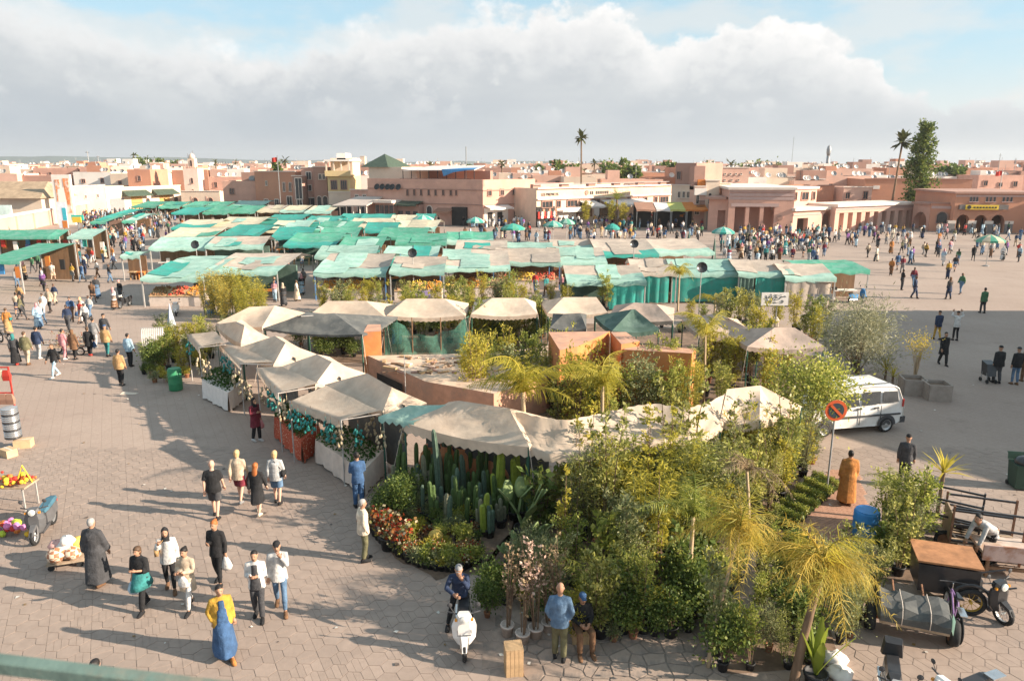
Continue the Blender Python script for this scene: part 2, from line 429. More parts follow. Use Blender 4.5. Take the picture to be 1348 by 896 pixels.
def window(par, x, y, z, w, h, fm=None, arch=False, panes=2):
    """frame standing out of the wall (facing -y), sill, and a pane as its child"""
    fm = fm or TRIM; key = (round(w, 2), round(h, 2), fm.name, arch, panes)
    if key not in _win:
        a = MB(); t = min(.12, w * .12)
        if arch:
            pts = [(-w / 2, 0), (-w / 2, h - w / 2)] + [(-w / 2 * math.cos(q), h - w / 2 + w / 2 * math.sin(q)) for q in (math.pi * k / 8 for k in range(1, 8))] + [(w / 2, h - w / 2), (w / 2, 0)]
            a.tube([(p[0], -.06, p[1]) for p in pts], t / 1.6, 4)
            b = MB(); b.add([(p[0], -.03, p[1]) for p in pts], [tuple(range(len(pts)))])
        else:
            for sx in (-1, 1): a.b2(sx * w / 2 - t / 2, -.13, 0, sx * w / 2 + t / 2, .05, h)
            a.b2(-w / 2 + t / 2, -.13, h - t, w / 2 - t / 2, .05, h + t * .4)
            for k in range(1, panes): a.b2(-w / 2 + w * k / panes - t / 4, -.09, 0, -w / 2 + w * k / panes + t / 4, .05, h - t)
            b = MB().add([(-w / 2, -.03, 0), (w / 2, -.03, 0), (w / 2, -.03, h), (-w / 2, -.03, h)], [(0, 1, 2, 3)])
        a.b2(-w / 2 - .08, -.2, -.1, w / 2 + .08, .05, -.002)
        _win[key] = (a.mesh('window', fm), b.mesh('pane', GLASS))
    f, p = _win[key]
    o = link('window', f, par, (x, y, z)); link('pane', p, o); return o
def archwall(mb, x0, x1, z0, z1, o0, o1, zs, y0, y1, flat=False, mi=None):
    """a wall slab x0..x1 with one opening o0..o1; semicircular above zs unless flat"""
    if o0 > x0: mb.b2(x0, y0, z0, o0, y1, z1, mi)
    if x1 > o1: mb.b2(o1, y0, z0, x1, y1, z1, mi)
    if flat: mb.b2(o0, y0, zs, o1, y1, z1, mi); return
    r = (o1 - o0) / 2; c = (o0 + o1) / 2; n = 10
    for k in range(n):
        a0, a1 = math.pi * (1 - k / n), math.pi * (1 - (k + 1) / n)
        xa, za, xb, zb = c + r * math.cos(a0), zs + r * math.sin(a0), c + r * math.cos(a1), zs + r * math.sin(a1)
        mb.add([(xa, y0, za), (xb, y0, zb), (xb, y0, z1), (xa, y0, z1), (xa, y1, za), (xb, y1, zb), (xb, y1, z1), (xa, y1, z1)],
               [(0, 1, 2, 3), (7, 6, 5, 4), (0, 4, 5, 1), (3, 2, 6, 7)], mi)
def span(ax, ay, bx, by, yt):
    """front line of a building from two base pixels; returns loc, rz, length, height"""
    A, B = G(ax, ay), G(bx, by); d = B - A
    return A, math.atan2(d.y, d.x), d.length, GY(ax, yt, A.y).z
def shell(par, L, D, H, m, parapet=.7, y0=0, cap=None, name='wall'):
    a = MB().b2(0, y0, -.05, L, D, H - parapet); a.build(name, m, par)
    b = MB(); t = .3
    b.b2(0, y0, H - parapet, L, y0 + t, H).b2(0, D - t, H - parapet, L, D, H).b2(0, y0 + t, H - parapet, t, D - t, H).b2(L - t, y0 + t, H - parapet, L, D - t, H)
    b.build('parapet', m, par)
    MB().add([(t, y0 + t, H - parapet + .01), (L - t, y0 + t, H - parapet + .01), (L - t, D - t, H - parapet + .01), (t, D - t, H - parapet + .01)], [(0, 1, 2, 3)]).build('roof', ROOFM, par)
    if cap: MB().b2(-.12, y0 - .14, H + .003, L + .12, y0 + t + .05, H + .16).build('coping', cap, par)
def px2x(A, rz, px, Y=None):
    """distance along a front line that starts at A, for the pixel column px"""
    d = Vector((math.cos(rz), math.sin(rz))); k = (px - 674) / FPX
    # x = k*zc, zc = y*cos+ (CAMH-z)*sin  (z about 4)
    c, s = math.cos(PITCH), math.sin(PITCH)
    return (k * (A.y * c + 6 * s) - A.x) / (d.x - k * d.y * c)
def text(par, s, loc, size, m, rz=0, name='lettering'):
    cu = bpy.data.curves.new(name, 'FONT'); cu.body = s; cu.size = size; cu.extrude = .02
    ob = bpy.data.objects.new(name, cu); COL.objects.link(ob)
    bpy.context.view_layer.update()
    me = bpy.data.meshes.new_from_object(ob.evaluated_get(bpy.context.evaluated_depsgraph_get())); bpy.data.objects.remove(ob)
    me.materials.clear(); me.materials.append(m)
    o = link(name, me, par, loc); o.rotation_euler = (math.pi / 2, 0, rz); return o
def awning(par, x0, x1, y, z, out, drop, m, name='awning'):
    mb = MB(); n = max(2, int((x1 - x0) / .8)); v = []; f = []
    for i in range(n + 1):
        x = x0 + (x1 - x0) * i / n; sg = .06 * math.sin(i * 1.7)
        v += [(x, y, z), (x, y - out * .5, z - drop * .5 - .05 + sg * .4), (x, y - out, z - drop + sg), (x, y - out - .01, z - drop - .28 + sg)]
    for i in range(n):
        for k in range(3): f.append((4 * i + k, 4 * i + 4 + k, 4 * i + 5 + k, 4 * i + 1 + k))
    mb.add(v, f); return mb.build(name, m, par)

# ---------------------------------------------------------------- named buildings round the square
def gate_building():
    A, rz, L, H = span(142, 279, 240, 272, 248)
    t = thing('gate_building', 'cream gate building with two ochre doors under green tiled canopies', 'building', A, rz)
    shell(t, L, 14, H, CRM, .8, cap=TRIM)
    s = L / 98
    for x0, x1, cx0, cx1 in ((30, 44, 20, 50), (67, 81, 58, 87)):
        d = MB().b2(x0 * s, -.08, 0, x1 * s, .1, H * .62).build('door', GOLD, t)
        g = MB()
        for k in range(1, 4): g.b2(x0 * s + .05, -.12, H * .62 * k / 4 - .06, x1 * s - .05, -.07, H * .62 * k / 4 + .06)
        g.build('door_rail', WOOD, d)
        c = MB(); zz = H * .66
        c.add([(cx0 * s, .05, zz + 1.1), (cx1 * s, .05, zz + 1.1), (cx1 * s + .3, -1.7, zz), (cx0 * s - .3, -1.7, zz), (cx1 * s + .3, -1.7, zz - .2), (cx0 * s - .3, -1.7, zz - .2), (cx1 * s, .05, zz - .2), (cx0 * s, .05, zz - .2)],
              [(0, 3, 2, 1), (3, 5, 4, 2), (5, 7, 6, 4), (0, 7, 5, 3), (1, 2, 4, 6)])
        c.build('tiled_canopy', TILE, t)
    MB().b2(4 * s, -.06, 0, 21 * s, .1, H * .55).build('shutter', METAL, t)
    for x in (51, 90): window(t, x * s, 0, .3, 4.4 * s, H * .42, WOOD, True)
gate_building()
def minaret():
    A = G(255, 272); Y = A.y
    t = thing('minaret', 'slender pale pink minaret with a domed lantern and rooftop poles', 'minaret', A)
    w = GY(264, 262, Y).x - GY(245, 262, Y).x; h = GY(255, 222, Y).z
    MB().b2(-w / 2, 0, -.1, w / 2, w, h).build('shaft', mat('minaret_render', (.74, .57, .48), .9, .1, .8), t)
    bm = MB().box((0, 0, 0), (.24, .24, .44)).mesh('battlement', SAL)
    for k in range(7):
        for (cx, cy) in ((-w / 2 + w * (k + .5) / 7, .12), (-w / 2 + w * (k + .5) / 7, w - .12), (-w / 2 + .12, w * (k + .5) / 7), (w / 2 - .12, w * (k + .5) / 7)):
            link('battlement', bm, t, (cx, cy, h + .22))
    w2 = w * .46; h2 = GY(255, 209, Y).z
    lt = MB().b2(-w2 / 2, w / 2 - w2 / 2, h + .004, w2 / 2, w / 2 + w2 / 2, h2).build('lantern', CRM, t)
    MB().lathe([(w2 * .46, h2), (w2 * .44, h2 + .5), (w2 * .3, h2 + 1.0), (.05, h2 + 1.3)], 10, (0, w / 2, 0)).build('dome', CRM, lt, True)
    window(lt, 0, w / 2 - w2 / 2, h + .6, .5, 1.3, BRN, True)
    for dx, top in ((-.9, 202), (.25, 198)):
        MB().tube([(dx * w2 / 1.6, w / 2, h), (dx * w2 / 1.6, w / 2, GY(255, top, Y).z)], .07, 5).build('pole', METAL, t)
    window(t, .2, 0, h * .62, .55, 1.2, BRN, True); window(t, .2, 0, h * .34, .55, 1.0, BRN, True)
minaret()
def arch_house():
    A, rz, L, H = span(240, 274, 291, 274, 252)
    t = thing('arcade_house', 'low cream house with two brown arched doorways beside the minaret', 'building', A, rz)
    shell(t, L, 10, H, CRM, .5, cap=TRIM)
    for k in (.36, .75):
        window(t, L * k, 0, .1, L * .13, H * .6, BRN, True)
        MB().b2(L * k - L * .12, -.05, .1, L * k - L * .085, .1, H * .7).build('pilaster', SAL, t)
arch_house()
def simple(name, label, ax, ay, bx, by, yt, D, m, wins=(), cap=TRIM, parapet=.6, fm=None, cat='building', group=None):
    """block with windows given as (px centre, y top px, y bottom px, width px)"""
    A, rz, L, H = span(ax, ay, bx, by, yt)
    t = thing(name, label, cat, A, rz, group)
    shell(t, L, D, H, m, parapet, cap=cap)
    for w in wins:
        x = px2x(A, rz, w[0]); Y = A.y + x * math.sin(rz)
        z0, z1 = GY(w[0], w[2], Y).z, GY(w[0], w[1], Y).z; ww = (GY(w[0] + w[3] / 2, w[1], Y).x - GY(w[0] - w[3] / 2, w[1], Y).x)
        window(t, x, 0, z0, ww, max(.3, z1 - z0), fm, len(w) > 4)
    return t, A, rz, L, H
simple('town_house', 'red-brown block house with a red flag and white parasol shops below', 339, 281, 392, 283, 226, 12, TER, [(375, 240, 252, 4), (383, 240, 252, 4), (352, 238, 244, 3), (350, 262, 279, 7), (364, 262, 279, 7), (381, 258, 280, 9)])
simple('town_house', 'narrow dark alley house with a yellow shop front', 388, 286, 400, 286, 232, 10, BRN, [(394, 234, 262, 9), (394, 262, 285, 7)])
simple('town_house', 'three-storey mauve pink house with stacked oriel windows', 400, 284, 416, 284, 221, 12, PK, [(408, 226, 236, 7), (407, 243, 251, 8), (408, 260, 282, 12)])
simple('town_house', 'brown-pink house with small windows above a row of dark arches', 416, 285, 433, 285, 220, 12, BRN, [(423, 229, 236, 4), (428, 229, 236, 4), (420, 258, 284, 6, 1), (428, 258, 284, 7, 1)])
def terrace_house():
    A, rz, L, H = span(434, 287, 463, 287, 208)
    t = thing('terrace_house', 'tall cream and yellow cafe house with stacked open terraces', 'building', A, rz)
    zf = [GY(440, y, A.y).z for y in (287, 252, 232, 224, 208)]
    MB().b2(0, 0, -.05, L, 10, zf[1]).build('lower_wall', CRM, t)
    MB().b2(0, .01, zf[1], L, 10, zf[2]).build('storey', YEL, t)
    MB().b2(0, 3, zf[2], L, 10, zf[4]).build('upper_wall', CRM, t)
    p = MB().b2(-.3, -.6, zf[2], L + .3, 3, zf[2] + .25).b2(-.3, -.6, zf[2] + .25, L + .3, -.45, zf[2] + 1).build('balcony', YEL, t)
    r = MB().b2(-.3, -.8, zf[4] - .6, L + .3, 10, zf[4] - .3).b2(L * .3, 3, zf[4] - .3, L * .7, 8, zf[4] + .9).build('terrace_roof', WHT, t)
    for k in range(4): MB().b2(L * k / 3 - .12, -.55, zf[2] + 1, L * k / 3 + .12, -.31, zf[4] - .6).build('column', CRM, t)
    for k in (.28, .72): window(t, L * k, .01, zf[1] + .4, L * .28, (zf[2] - zf[1]) * .6, BRN, panes=3)
    MB().b2(0, -.15, zf[1] - .2, L, .1, zf[1]).build('cornice', TRIM, t)
    for k in (.25, .75): MB().b2(L * k - 1, -.06, 0, L * k + 1, .1, zf[1] * .5).build('shop_door', DARK, t)
terrace_house()
simple('town_house', 'low pink house with a canopied roof terrace beside the cafe tower', 463, 288, 488, 289, 250, 10, PK, [(470, 256, 262, 6), (480, 256, 262, 6), (475, 268, 286, 12)])
simple('far_minaret', 'thin pale far minaret standing over the rooftops', 476, 250, 482, 250, 206, 3, CRM, [(479, 215, 221, 2, 1)], cat='minaret')

def pink_block():
    A, rz, L, H = span(486, 292, 612, 297, 222)
    H = GY(560, 235, 130).z
    t = thing('pink_hotel', 'long salmon pink cafe building with small windows and a shaded roof terrace', 'building', A, rz)
    Lr = L
    # rounded corner, then the sunlit wing
    c, s = math.cos(rz), math.sin(rz)
    B2 = G(704, 294); loc = lambda p: Vector(((p.x - A.x) * c + (p.y - A.y) * s, -(p.x - A.x) * s + (p.y - A.y) * c))
    e = loc(B2); cr = loc(G(636, 299))
    fr = [(0, 0), (L, 0)] + [((1 - q) ** 2 * L + 2 * q * (1 - q) * (L + 3.2) + q * q * cr.x, 2 * q * (1 - q) * (-.1) + q * q * cr.y) for q in (.25, .5, .75)] + [(cr.x, cr.y), (e.x, e.y)]
    back = [(e.x + 1, e.y + 16), (0, 18)]
    MB().prism(fr + back, -.05, H - 1).build('wall', PK, t)
    rail = MB()
    for p, q in zip(fr[:-1], fr[1:]):
        d = Vector((q[0] - p[0], q[1] - p[1])); n = Vector((-d.y, d.x)).normalized() * .3
        rail.prism([p, q, (q[0] + n.x, q[1] + n.y), (p[0] + n.x, p[1] + n.y)], H - 1, H)
    rail.build('parapet', PK, t)
    band = MB()
    for p, q in zip(fr[:-1], fr[1:]):
        d = Vector((q[0] - p[0], q[1] - p[1])); n = Vector((d.y, -d.x)).normalized() * .12
        for z in (GY(680, 252, 118).z, GY(680, 272, 118).z): band.prism([(p[0] + n.x, p[1] + n.y), (q[0] + n.x, q[1] + n.y), q, p], z, z + .14)
    band.build('string_course', BRN, t)
    for px in (537, 546, 555, 565, 574, 584, 594, 601):
        x = px2x(A, rz, px); Y = A.y + x * s; z0, z1 = GY(px, 257, Y).z, GY(px, 249, Y).z; window(t, x, 0, z0, .42 if px != 601 else .3, z1 - z0, BRN)
    for px in (499, 506, 513, 519, 527):       # round satellite dishes on the wall
        x = px2x(A, rz, px); z = GY(px, 245, 133).z
        d = MB(); M = Matrix.Rotation(rad(68), 3, 'X')
        d.lathe([(.05, -.12), (.35, -.06), (.55, .04), (.53, .05), (.33, -.02), (.03, -.05)], 12, (0, 0, 0), ax=M); d.tube([(0, .1, 0), (0, .55, -.3)], .05, 5)
        d.build('satellite_dish', BLACK, t, loc=(x, -.5, z))
    e0, e1 = Vector(fr[5]), Vector(fr[6]); dv = (e1 - e0); ang = math.atan2(dv.y, dv.x)
    wing = link('wing_front', None, t, (e0.x, e0.y, 0), ang)
    for k, px in ((.0, 0), (.12, 0), (.35, 0), (.58, 0), (.80, 0)):
        if k: window(wing, dv.length * k, 0, GY(660, 258, 119).z, .8, 1.0, BRN)
    MB().b2(dv.length * .02, -.1, 0, dv.length * .46, .05, GY(660, 275, 119).z).build('white_shop_front', WHT, wing)
    for k in (.12, .3, .62, .82): MB().b2(dv.length * k - .5, -.18, 0, dv.length * k + .5, -.08, 2.3).build('shop_door', DARK, wing)
    awning(wing, dv.length * .02, dv.length * .46, 0, GY(660, 271, 119).z, 1.6, .4, AWW)
    # roof terrace
    z0 = H - .9
    x0, x1 = px2x(A, rz, 533) - 1.6, px2x(A, rz, 628) - 1.6
    roof = MB().add([(x0, 2, z0 + 2.3), (x1, 2.2, z0 + 2.4), (x1 - 2, 10, z0 + 3.1), (x0 + 1, 10, z0 + 3.0), (x0, 2, z0 + 2.2), (x1, 2.2, z0 + 2.3), (x1 - 2, 10, z0 + 3.0), (x0 + 1, 10, z0 + 2.9)], [(0, 1, 2, 3), (7, 6, 5, 4), (0, 4, 5, 1), (1, 5, 6, 2), (3, 2, 6, 7), (0, 3, 7, 4)])
    roof.build('terrace_roof', AWW, t)
    MB().add([(x1 - 6, 1.8, z0 + 2.45), (x1 + .3, 1.9, z0 + 2.5), (x1 - .2, 4, z0 + 2.75), (x1 - 3, 4, z0 + 2.7), (x1 - 5.6, 1.7, z0 + 1.3), (x1 - 3.6, 1.6, z0 + 2.0)], [(0, 1, 2, 3), (0, 4, 5, 1)]).build('blue_tarp', BLUE, t)
    for k in range(9): MB().box((x0 + (x1 - x0) * k / 8, 2.1, z0 + 1.1), (.1, .1, 2.3)).build('terrace_post', BLACK, t)
    MB().b2(x0, 8, z0 - .05, x1, 9, z0 + 2.2).build('terrace_back', BRN, t)
    MB().b2(x0, 1.0, z0 + .85, x1, 1.08, z0 + .95).build('terrace_rail', BLACK, t)
    # green pyramid roof over a rooftop pavilion
    a, b = px2x(A, rz, 487) - 4.6, px2x(A, rz, 519) - 4.6; zt = GY(502, 207, 138).z; zb = GY(502, 220, 138).z
    MB().b2(a + 1, 5, z0 - .05, b + 3, 12, zb).build('pavilion', CRM, t)
    m = (a + b) / 2
    MB().add([(a - .5, 4.5, zb + .004), (b + .5, 4.5, zb + .004), (b + .5, 12.5, zb + .004), (a - .5, 12.5, zb + .004), (m, 8, zt + .6)], [(0, 1, 4), (1, 2, 4), (2, 3, 4), (3, 0, 4), (3, 2, 1, 0)]).build('pyramid_roof', TILE, t)
    MB().b2(b + 3.2, 4, z0 - .05, px2x(A, rz, 533), 9, zb - .3).build('roof_house', CRM, t)
    # street-level restaurant fronts
    f0, f1, f2 = px2x(A, rz, 505), px2x(A, rz, 529), px2x(A, rz, 558)
    zt = GY(530, 263, 131).z
    MB().b2(f0, -2.6, 0, f1, -.02, zt - .3).build('restaurant_front', BRN, t)
    MB().b2(f0 - .2, -3.1, zt - .3, f1, -.02, zt + .15).build('restaurant_fascia', TRIM, t)
    for k in range(4): MB().b2(f0 + (f1 - f0) * (k + .12) / 4, -2.68, .3, f0 + (f1 - f0) * (k + .88) / 4, -2.58, zt - .7).build('restaurant_window', GLASS, t)
    MB().b2(f1 + .05, -1.6, 0, f2, -.02, zt - .55).build('cafe_front', BRN, t)
    awning(t, f1, f2, -.1, zt, 2.4, .5, TILE)
    for k in range(3): MB().b2(f1 + (f2 - f1) * (k + .2) / 3, -1.67, .8, f1 + (f2 - f1) * (k + .8) / 3, -1.58, 2.2).build('cafe_window', GLASS, t)
    x = px2x(A, rz, 565); window(t, x, 0, 0, 1.1, 3.1, TRIM, True)
    awning(t, px2x(A, rz, 576), px2x(A, rz, 597), 0, GY(585, 272, 128).z, 1.5, .5, AWB)
    x = px2x(A, rz, 607)
    MB().b2(x - 1.6, -.4, 0, x + 1.2, .1, 3.0).build('shop_door', DARK, t)
    MB().tube([(px2x(A, rz, 584), 8, z0), (px2x(A, rz, 584), 8, GY(584, 194, 138).z)], .09, 5).build('mast', METAL, t)
    # porch canopy at the left
    p0, p1 = px2x(A, rz, 460), px2x(A, rz, 505)
    pc = thing('cafe_canopy', 'sloping grey cafe canopy on white posts beside the pink building', 'canopy', A, rz)
    MB().add([(p0, -5, 3.0), (p1, -5, 3.2), (p1, -.3, 4.4), (p0 + 2, -.3, 4.4), (p0, -5, 2.8), (p1, -5, 3.0), (p1, -.3, 4.2), (p0 + 2, -.3, 4.2)], [(0, 1, 2, 3), (7, 6, 5, 4), (0, 4, 5, 1), (1, 5, 6, 2), (2, 6, 7, 3), (3, 7, 4, 0)]).build('canopy_roof', mat('canopy_grey', (.50, .42, .37), .8, .1, 1), pc)
    for k in range(6): MB().box((p0 + .2 + (p1 - p0 - .4) * k / 5, -4.8, 1.45), (.14, .14, 2.9)).build('post', TRIM, pc)
pink_block()

def long_cafe():
    A, rz, L, H = span(706, 299, 882, 287, 248)
    H = GY(712, 248, A.y).z
    t = thing('long_cafe', 'long low cream cafe building with a lettered band and rooftop tables', 'building', A, rz)
    shell(t, L, 12, H, mat('peach_render', (.68, .50, .385), .9, .1, .6, .2, stain=(.58, .42, .33), stain_scale=.35), .5)
    MB().b2(0, -.35, H * .70, L, -.01, H * .73).b2(0, -.35, H - .12, L, -.01, H + .1).build('ledge', TRIM, t)
    MB().b2(0, -.12, H * .40, L, -.01, H * .44).build('string_course', TRIM, t)
    for px in (720, 735, 753, 769, 783, 801, 832, 846, 863, 874):
        w = 2.3 if px not in (735, 801, 863) else .9
        window(t, px2x(A, rz, px), 0, H * .50, w, H * .17, BRN, panes=3 if w > 1 else 2)
    text(t, 'LES PREMICES', (px2x(A, rz, 712), -.06, H * .80), .62, BLACK)
    for k in range(10):
        if k != 2: MB().b2(px2x(A, rz, 776.5 + k * 2.5), -.06, H * .80, px2x(A, rz, 778 + k * 2.5), -.003, H * .80 + .5).build('letter_bar', BLACK, t)
    MB().lathe([(.42, -.05), (.42, .05)], 10, (0, 0, 0), ax=Matrix.Rotation(rad(90), 3, 'X')).build('emblem', BRN, t, loc=(px2x(A, rz, 772), -.07, H * .85))
    a, b = px2x(A, rz, 735), px2x(A, rz, 759)
    MB().b2(a, -1.2, H * .36, b, -.02, H * .39).b2(a, -1.2, H * .39, b, -1.1, H * .48).build('balcony', WHT, t)
    MB().b2(a, -.1, 0, b, .05, H * .34).build('white_panel', WHT, t)
    b0 = px2x(A, rz, 782); MB().b2(b0, -.12, H * .2, b0 + 1.3, .05, H * .42).build('poster', WHT, t)
    for px0, px1 in ((762, 782), (790, 815), (815, 838), (838, 846)): awning(t, px2x(A, rz, px0), px2x(A, rz, px1) - .1, -.05, 3.9, 3.0, .8, AWW)
    # rooftop rail, tables and parasols
    for k in range(16): MB().b2(L * k / 16 + .1, 1.0, H - .48, L * k / 16 + L / 19, 1.7, H + .1 + .5 * (k % 3 == 0)).build('roof_table', [BRN, WHT, SAL][k % 3], t)
    MB().b2(0, .6, H + .55, L, .68, H + .63).build('roof_rail', METAL, t)
    for px in (768, 798):
        v = MB(); x = px2x(A, rz, px)
        o = v.box((x, -.25, H * .31), (3.4, .4, H * .22)).build('trellis', WOOD, t)
    d0, d1 = px2x(A, rz, 706), px2x(A, rz, 730)
    MB().b2(d0, -.1, 0, d1, .04, 3.2).build('dark_shop_front', DARK, t)
    for k in range(12): MB().box((d0 + (d1 - d0) * (k + .5) / 12, -.5, 1.9 + .4 * (k % 2)), (.45, .2, 1.1)).build('hanging_cloth', [REDF, BLACK, WHT, TER][k % 4], t)
long_cafe()
def corner_shops():
    t, A, rz, L, H = simple('town_house', 'cream house with three tall joined windows above orange awnings', 882, 296, 912, 298, 244, 10, CRM, [(894, 252, 260, 4), (900, 252, 260, 4), (906, 252, 260, 4)])
    MB().b2(.2, .6, H - .58, L - .3, 9, H + 3.6).build('upper_storey', BRN, t)
    window(t, .9, .6, H + 1.0, .8, 1.3, BRN)
    awning(t, 0, L, -.05, GY(890, 271, A.y).z, 3.0, 1.2, AWO)
    t, A, rz, L, H = simple('town_house', 'narrow house with a white sign board and iron balcony', 912, 300, 926, 300, 246, 10, SAL, [(918, 252, 268, 4), (918, 270, 282, 6)])
    MB().b2(-.1, -.3, H * .80, L + .1, -.02, H * .97).build('sign_board', WHT, t)
    b = MB().b2(.2, -.8, H * .5, L - .2, -.02, H * .53)
    for k in range(7): b.box((.3 + (L - .6) * k / 6, -.75, H * .53 + .4), (.05, .05, .8))
    b.b2(.2, -.8, H * .53 + .8, L - .2, -.7, H * .53 + .88); b.build('iron_balcony', BLACK, t)
    MB().b2(0, 1, H - .5, L, 6, H + 3.2).build('roof_room', BRN, t); MB().b2(.5, .3, H, L, .8, H + 1.1).build('red_washing', AWO, t)
    t, A, rz, L, H = simple('town_house', 'plain cream block house with one blank arch panel', 926, 300, 944, 300, 238, 12, CRM, [(934, 254, 268, 4, 1)])
    t, A, rz, L, H = simple('town_house', 'small ochre house with a white board above a blind panel', 942, 298, 958, 298, 242, 12, YEL, [(948, 256, 266, 9)])
    MB().b2(.2, -.3, H * .82, L - .2, -.02, H * .98).build('sign_board', WHT, t)
    for i, (a, b, y, m, nm) in enumerate(((836, 862, 277, AWB, 'brown'), (862, 884, 276, AWW, 'cream'), (880, 904, 275, AWG, 'lime'), (900, 930, 275, AWO, 'orange'))):
        A = G(a, 301); B = G(b, 301); o = thing('shop_awning', f'{nm} shop awning on thin posts along the cafe fronts', 'awning', A, 0)
        awning(o, 0, (B - A).length - .1, 2.5, 4.0, 3.2, 1.0, m, 'awning_cloth')
        for k in (0.1, (B - A).length - .2): MB().box((k, -.6, 1.45), (.09, .09, 2.9)).build('post', METAL, o)
        MB().b2(.1, 2.6, 0, (B - A).length - .2, 2.9, 3.9).build('shop_back', DARK, o)
corner_shops()
def pink_hall():
    """big hall with square openings, then the lit wing, the colonnade and the arched gate at its end"""
    A, rz, L, H = span(957, 306, 1042, 307, 246)
    t = thing('pink_hall', 'large pink municipal hall with tall square doorways and banded cornice', 'building', A, rz)
    MB().b2(0, 3.2, -.05, L, 22, H - .4).build('wall', PK, t)
    front = MB(); n = 4; wz = GY(970, 272, A.y).z
    e = [0, px2x(A, rz, 968), px2x(A, rz, 982), px2x(A, rz, 987), px2x(A, rz, 1001), px2x(A, rz, 1006), px2x(A, rz, 1020), L]
    for o0, o1, x0, x1 in ((e[1], e[2], e[0], (e[2] + e[3]) / 2), (e[3], e[4], (e[2] + e[3]) / 2, (e[4] + e[5]) / 2), (e[5], e[6], (e[4] + e[5]) / 2, L)):
        archwall(front, x0, x1, -.05, H - .4, o0, o1, wz, 0, .9, True)
    front.build('front_wall', PK, t)
    MB().b2(0, .9, wz + .3, L, 3.2, H - .4).build('portico_ceiling', PK, t)
    for k, z in enumerate((H * .72, H * .80, H * .88)): MB().b2(-.05, -.05 - .03 * k, z, L, -.002, z + H * .065).build('cornice_band', MAUVE, t)
    MB().b2(-.3, -.5, H - .4, L + .2, 22.3, H - .05).build('roof_edge', TRIM, t)
    MB().b2(e[1] - .6, -.06, wz + .01, e[6] + .6, -.002, wz + .5).build('lintel_band', MAUVE, t)
    m = MB().lathe([(.4, -.05), (.4, .08)], 10, (0, 0, 0), ax=Matrix.Rotation(rad(90), 3, 'X')).build('medallion', BRN, t, loc=(px2x(A, rz, 1028), -.08, 2.2))
    # low porch at the left
    A2, r2, L2, H2 = span(931, 304, 957, 305, 262)
    q = thing('side_porch', 'low flat-roofed pink porch with one doorway against the hall', 'building', A2, r2)
    w = MB(); archwall(w, 0, L2 - .02, -.05, H2, L2 * .48, L2 * .86, H2 * .66, 0, .6, True); w.build('front_wall', PK, q)
    MB().b2(0, 2.2, -.05, L2 - .02, 7, H2).build('wall', PK, q); MB().b2(0, .6, H2 * .7, L2 - .02, 2.2, H2).build('ceiling', PK, q)
    MB().b2(-.5, -.7, H2 + .003, L2 - .3, 7.3, H2 + .35).build('roof_slab', BRN, q)
    # lit wing to the right
    A3, r3, L3, H3 = span(1042, 307, 1100, 303, 251)
    u = thing('hall_wing', 'sunlit pink hall wing with low doorway and small upper windows', 'building', A3, r3)
    zl = GY(1050, 275, A3.y).z
    MB().b2(.02, 4, -.05, L3, 20, H3).build('upper_wall', SAL, u)
    MB().b2(-.1, 3.7, H3 + .003, L3 + .2, 20.3, H3 + .35).build('coping', TRIM, u)
    w = MB(); archwall(w, .02, L3 * .62, -.05, zl - .3, L3 * .10, L3 * .34, zl * .6, 0, .8, True); archwall(w, L3 * .62, L3, -.05, zl - .3, L3 * .66, L3 * .9, zl * .52, 0, .8); w.build('front_wall', SAL, u)
    MB().b2(.02, .8, zl - 1.0, L3, 4, zl - .3).build('porch_ceiling', SAL, u)
    MB().b2(-.2, -.5, zl - .3, L3 + .1, 4, zl + .1).build('porch_roof', TRIM, u)
    MB().b2(.02, -.07, zl * .72, L3 * .6, -.002, zl * .80).build('cornice_band', MAUVE, u)
    for k, w_ in ((.5, .7), (.72, 1.6), (.92, .7)): window(u, L3 * k, 4, zl + 1.0, w_, 1.2, BRN)
    # colonnade receding to the right
    A4, r4, L4, H4 = span(1100, 304.5, 1199, 299, 269)
    c = thing('colonnade', 'pink colonnade of square piers with a deep cornice linking hall and gate', 'building', A4, r4)
    n = 9; z0 = H4 * .68
    for k in range(n + 1):
        x = L4 * k / n
        p = MB().b2(x - .45, 0, -.05, x + .45, .9, z0).build('pier', SAL, c)
    MB().b2(-.5, -.05, z0, L4 + .5, 1, H4 - .4).build('entablature', SAL, c)
    MB().b2(-.5, -.4, H4 - .4, L4 + .5, 6, H4).build('cornice', TRIM, c)
    MB().b2(-.5, -.1, z0 + .4, L4 + .5, -.052, z0 + .9).build('cornice_band', MAUVE, c)
    MB().b2(-.5, 3.6, -.05, L4 + .5, 6, H4 - .4).build('back_wall', SAL, c)
    for k in range(n): 
        if k % 2: MB().b2(L4 * (k + .3) / n, 3.5, 0, L4 * (k + .7) / n, 3.62, 2.4).build('doorway', DARK, c)
    A5, r5, L5, H5 = span(1142, 300, 1182, 300, 252)
    v = thing('upper_block', 'sunlit upper block with two small windows rising behind the colonnade', 'building', A5 + Vector((0, 10, 0)), r5)
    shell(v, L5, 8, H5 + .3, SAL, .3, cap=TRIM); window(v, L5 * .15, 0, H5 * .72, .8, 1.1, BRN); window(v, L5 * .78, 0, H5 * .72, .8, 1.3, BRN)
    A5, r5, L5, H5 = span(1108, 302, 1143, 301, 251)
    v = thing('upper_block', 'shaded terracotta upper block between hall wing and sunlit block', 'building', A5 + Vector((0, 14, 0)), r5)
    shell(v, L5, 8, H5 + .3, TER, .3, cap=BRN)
    # round-arched link
    A6, r6, L6, H6 = span(1199, 300, 1222, 303, 268)
    k = thing('arched_link', 'dark pink wall with one wide round archway beside the tall tree', 'building', A6, r6)
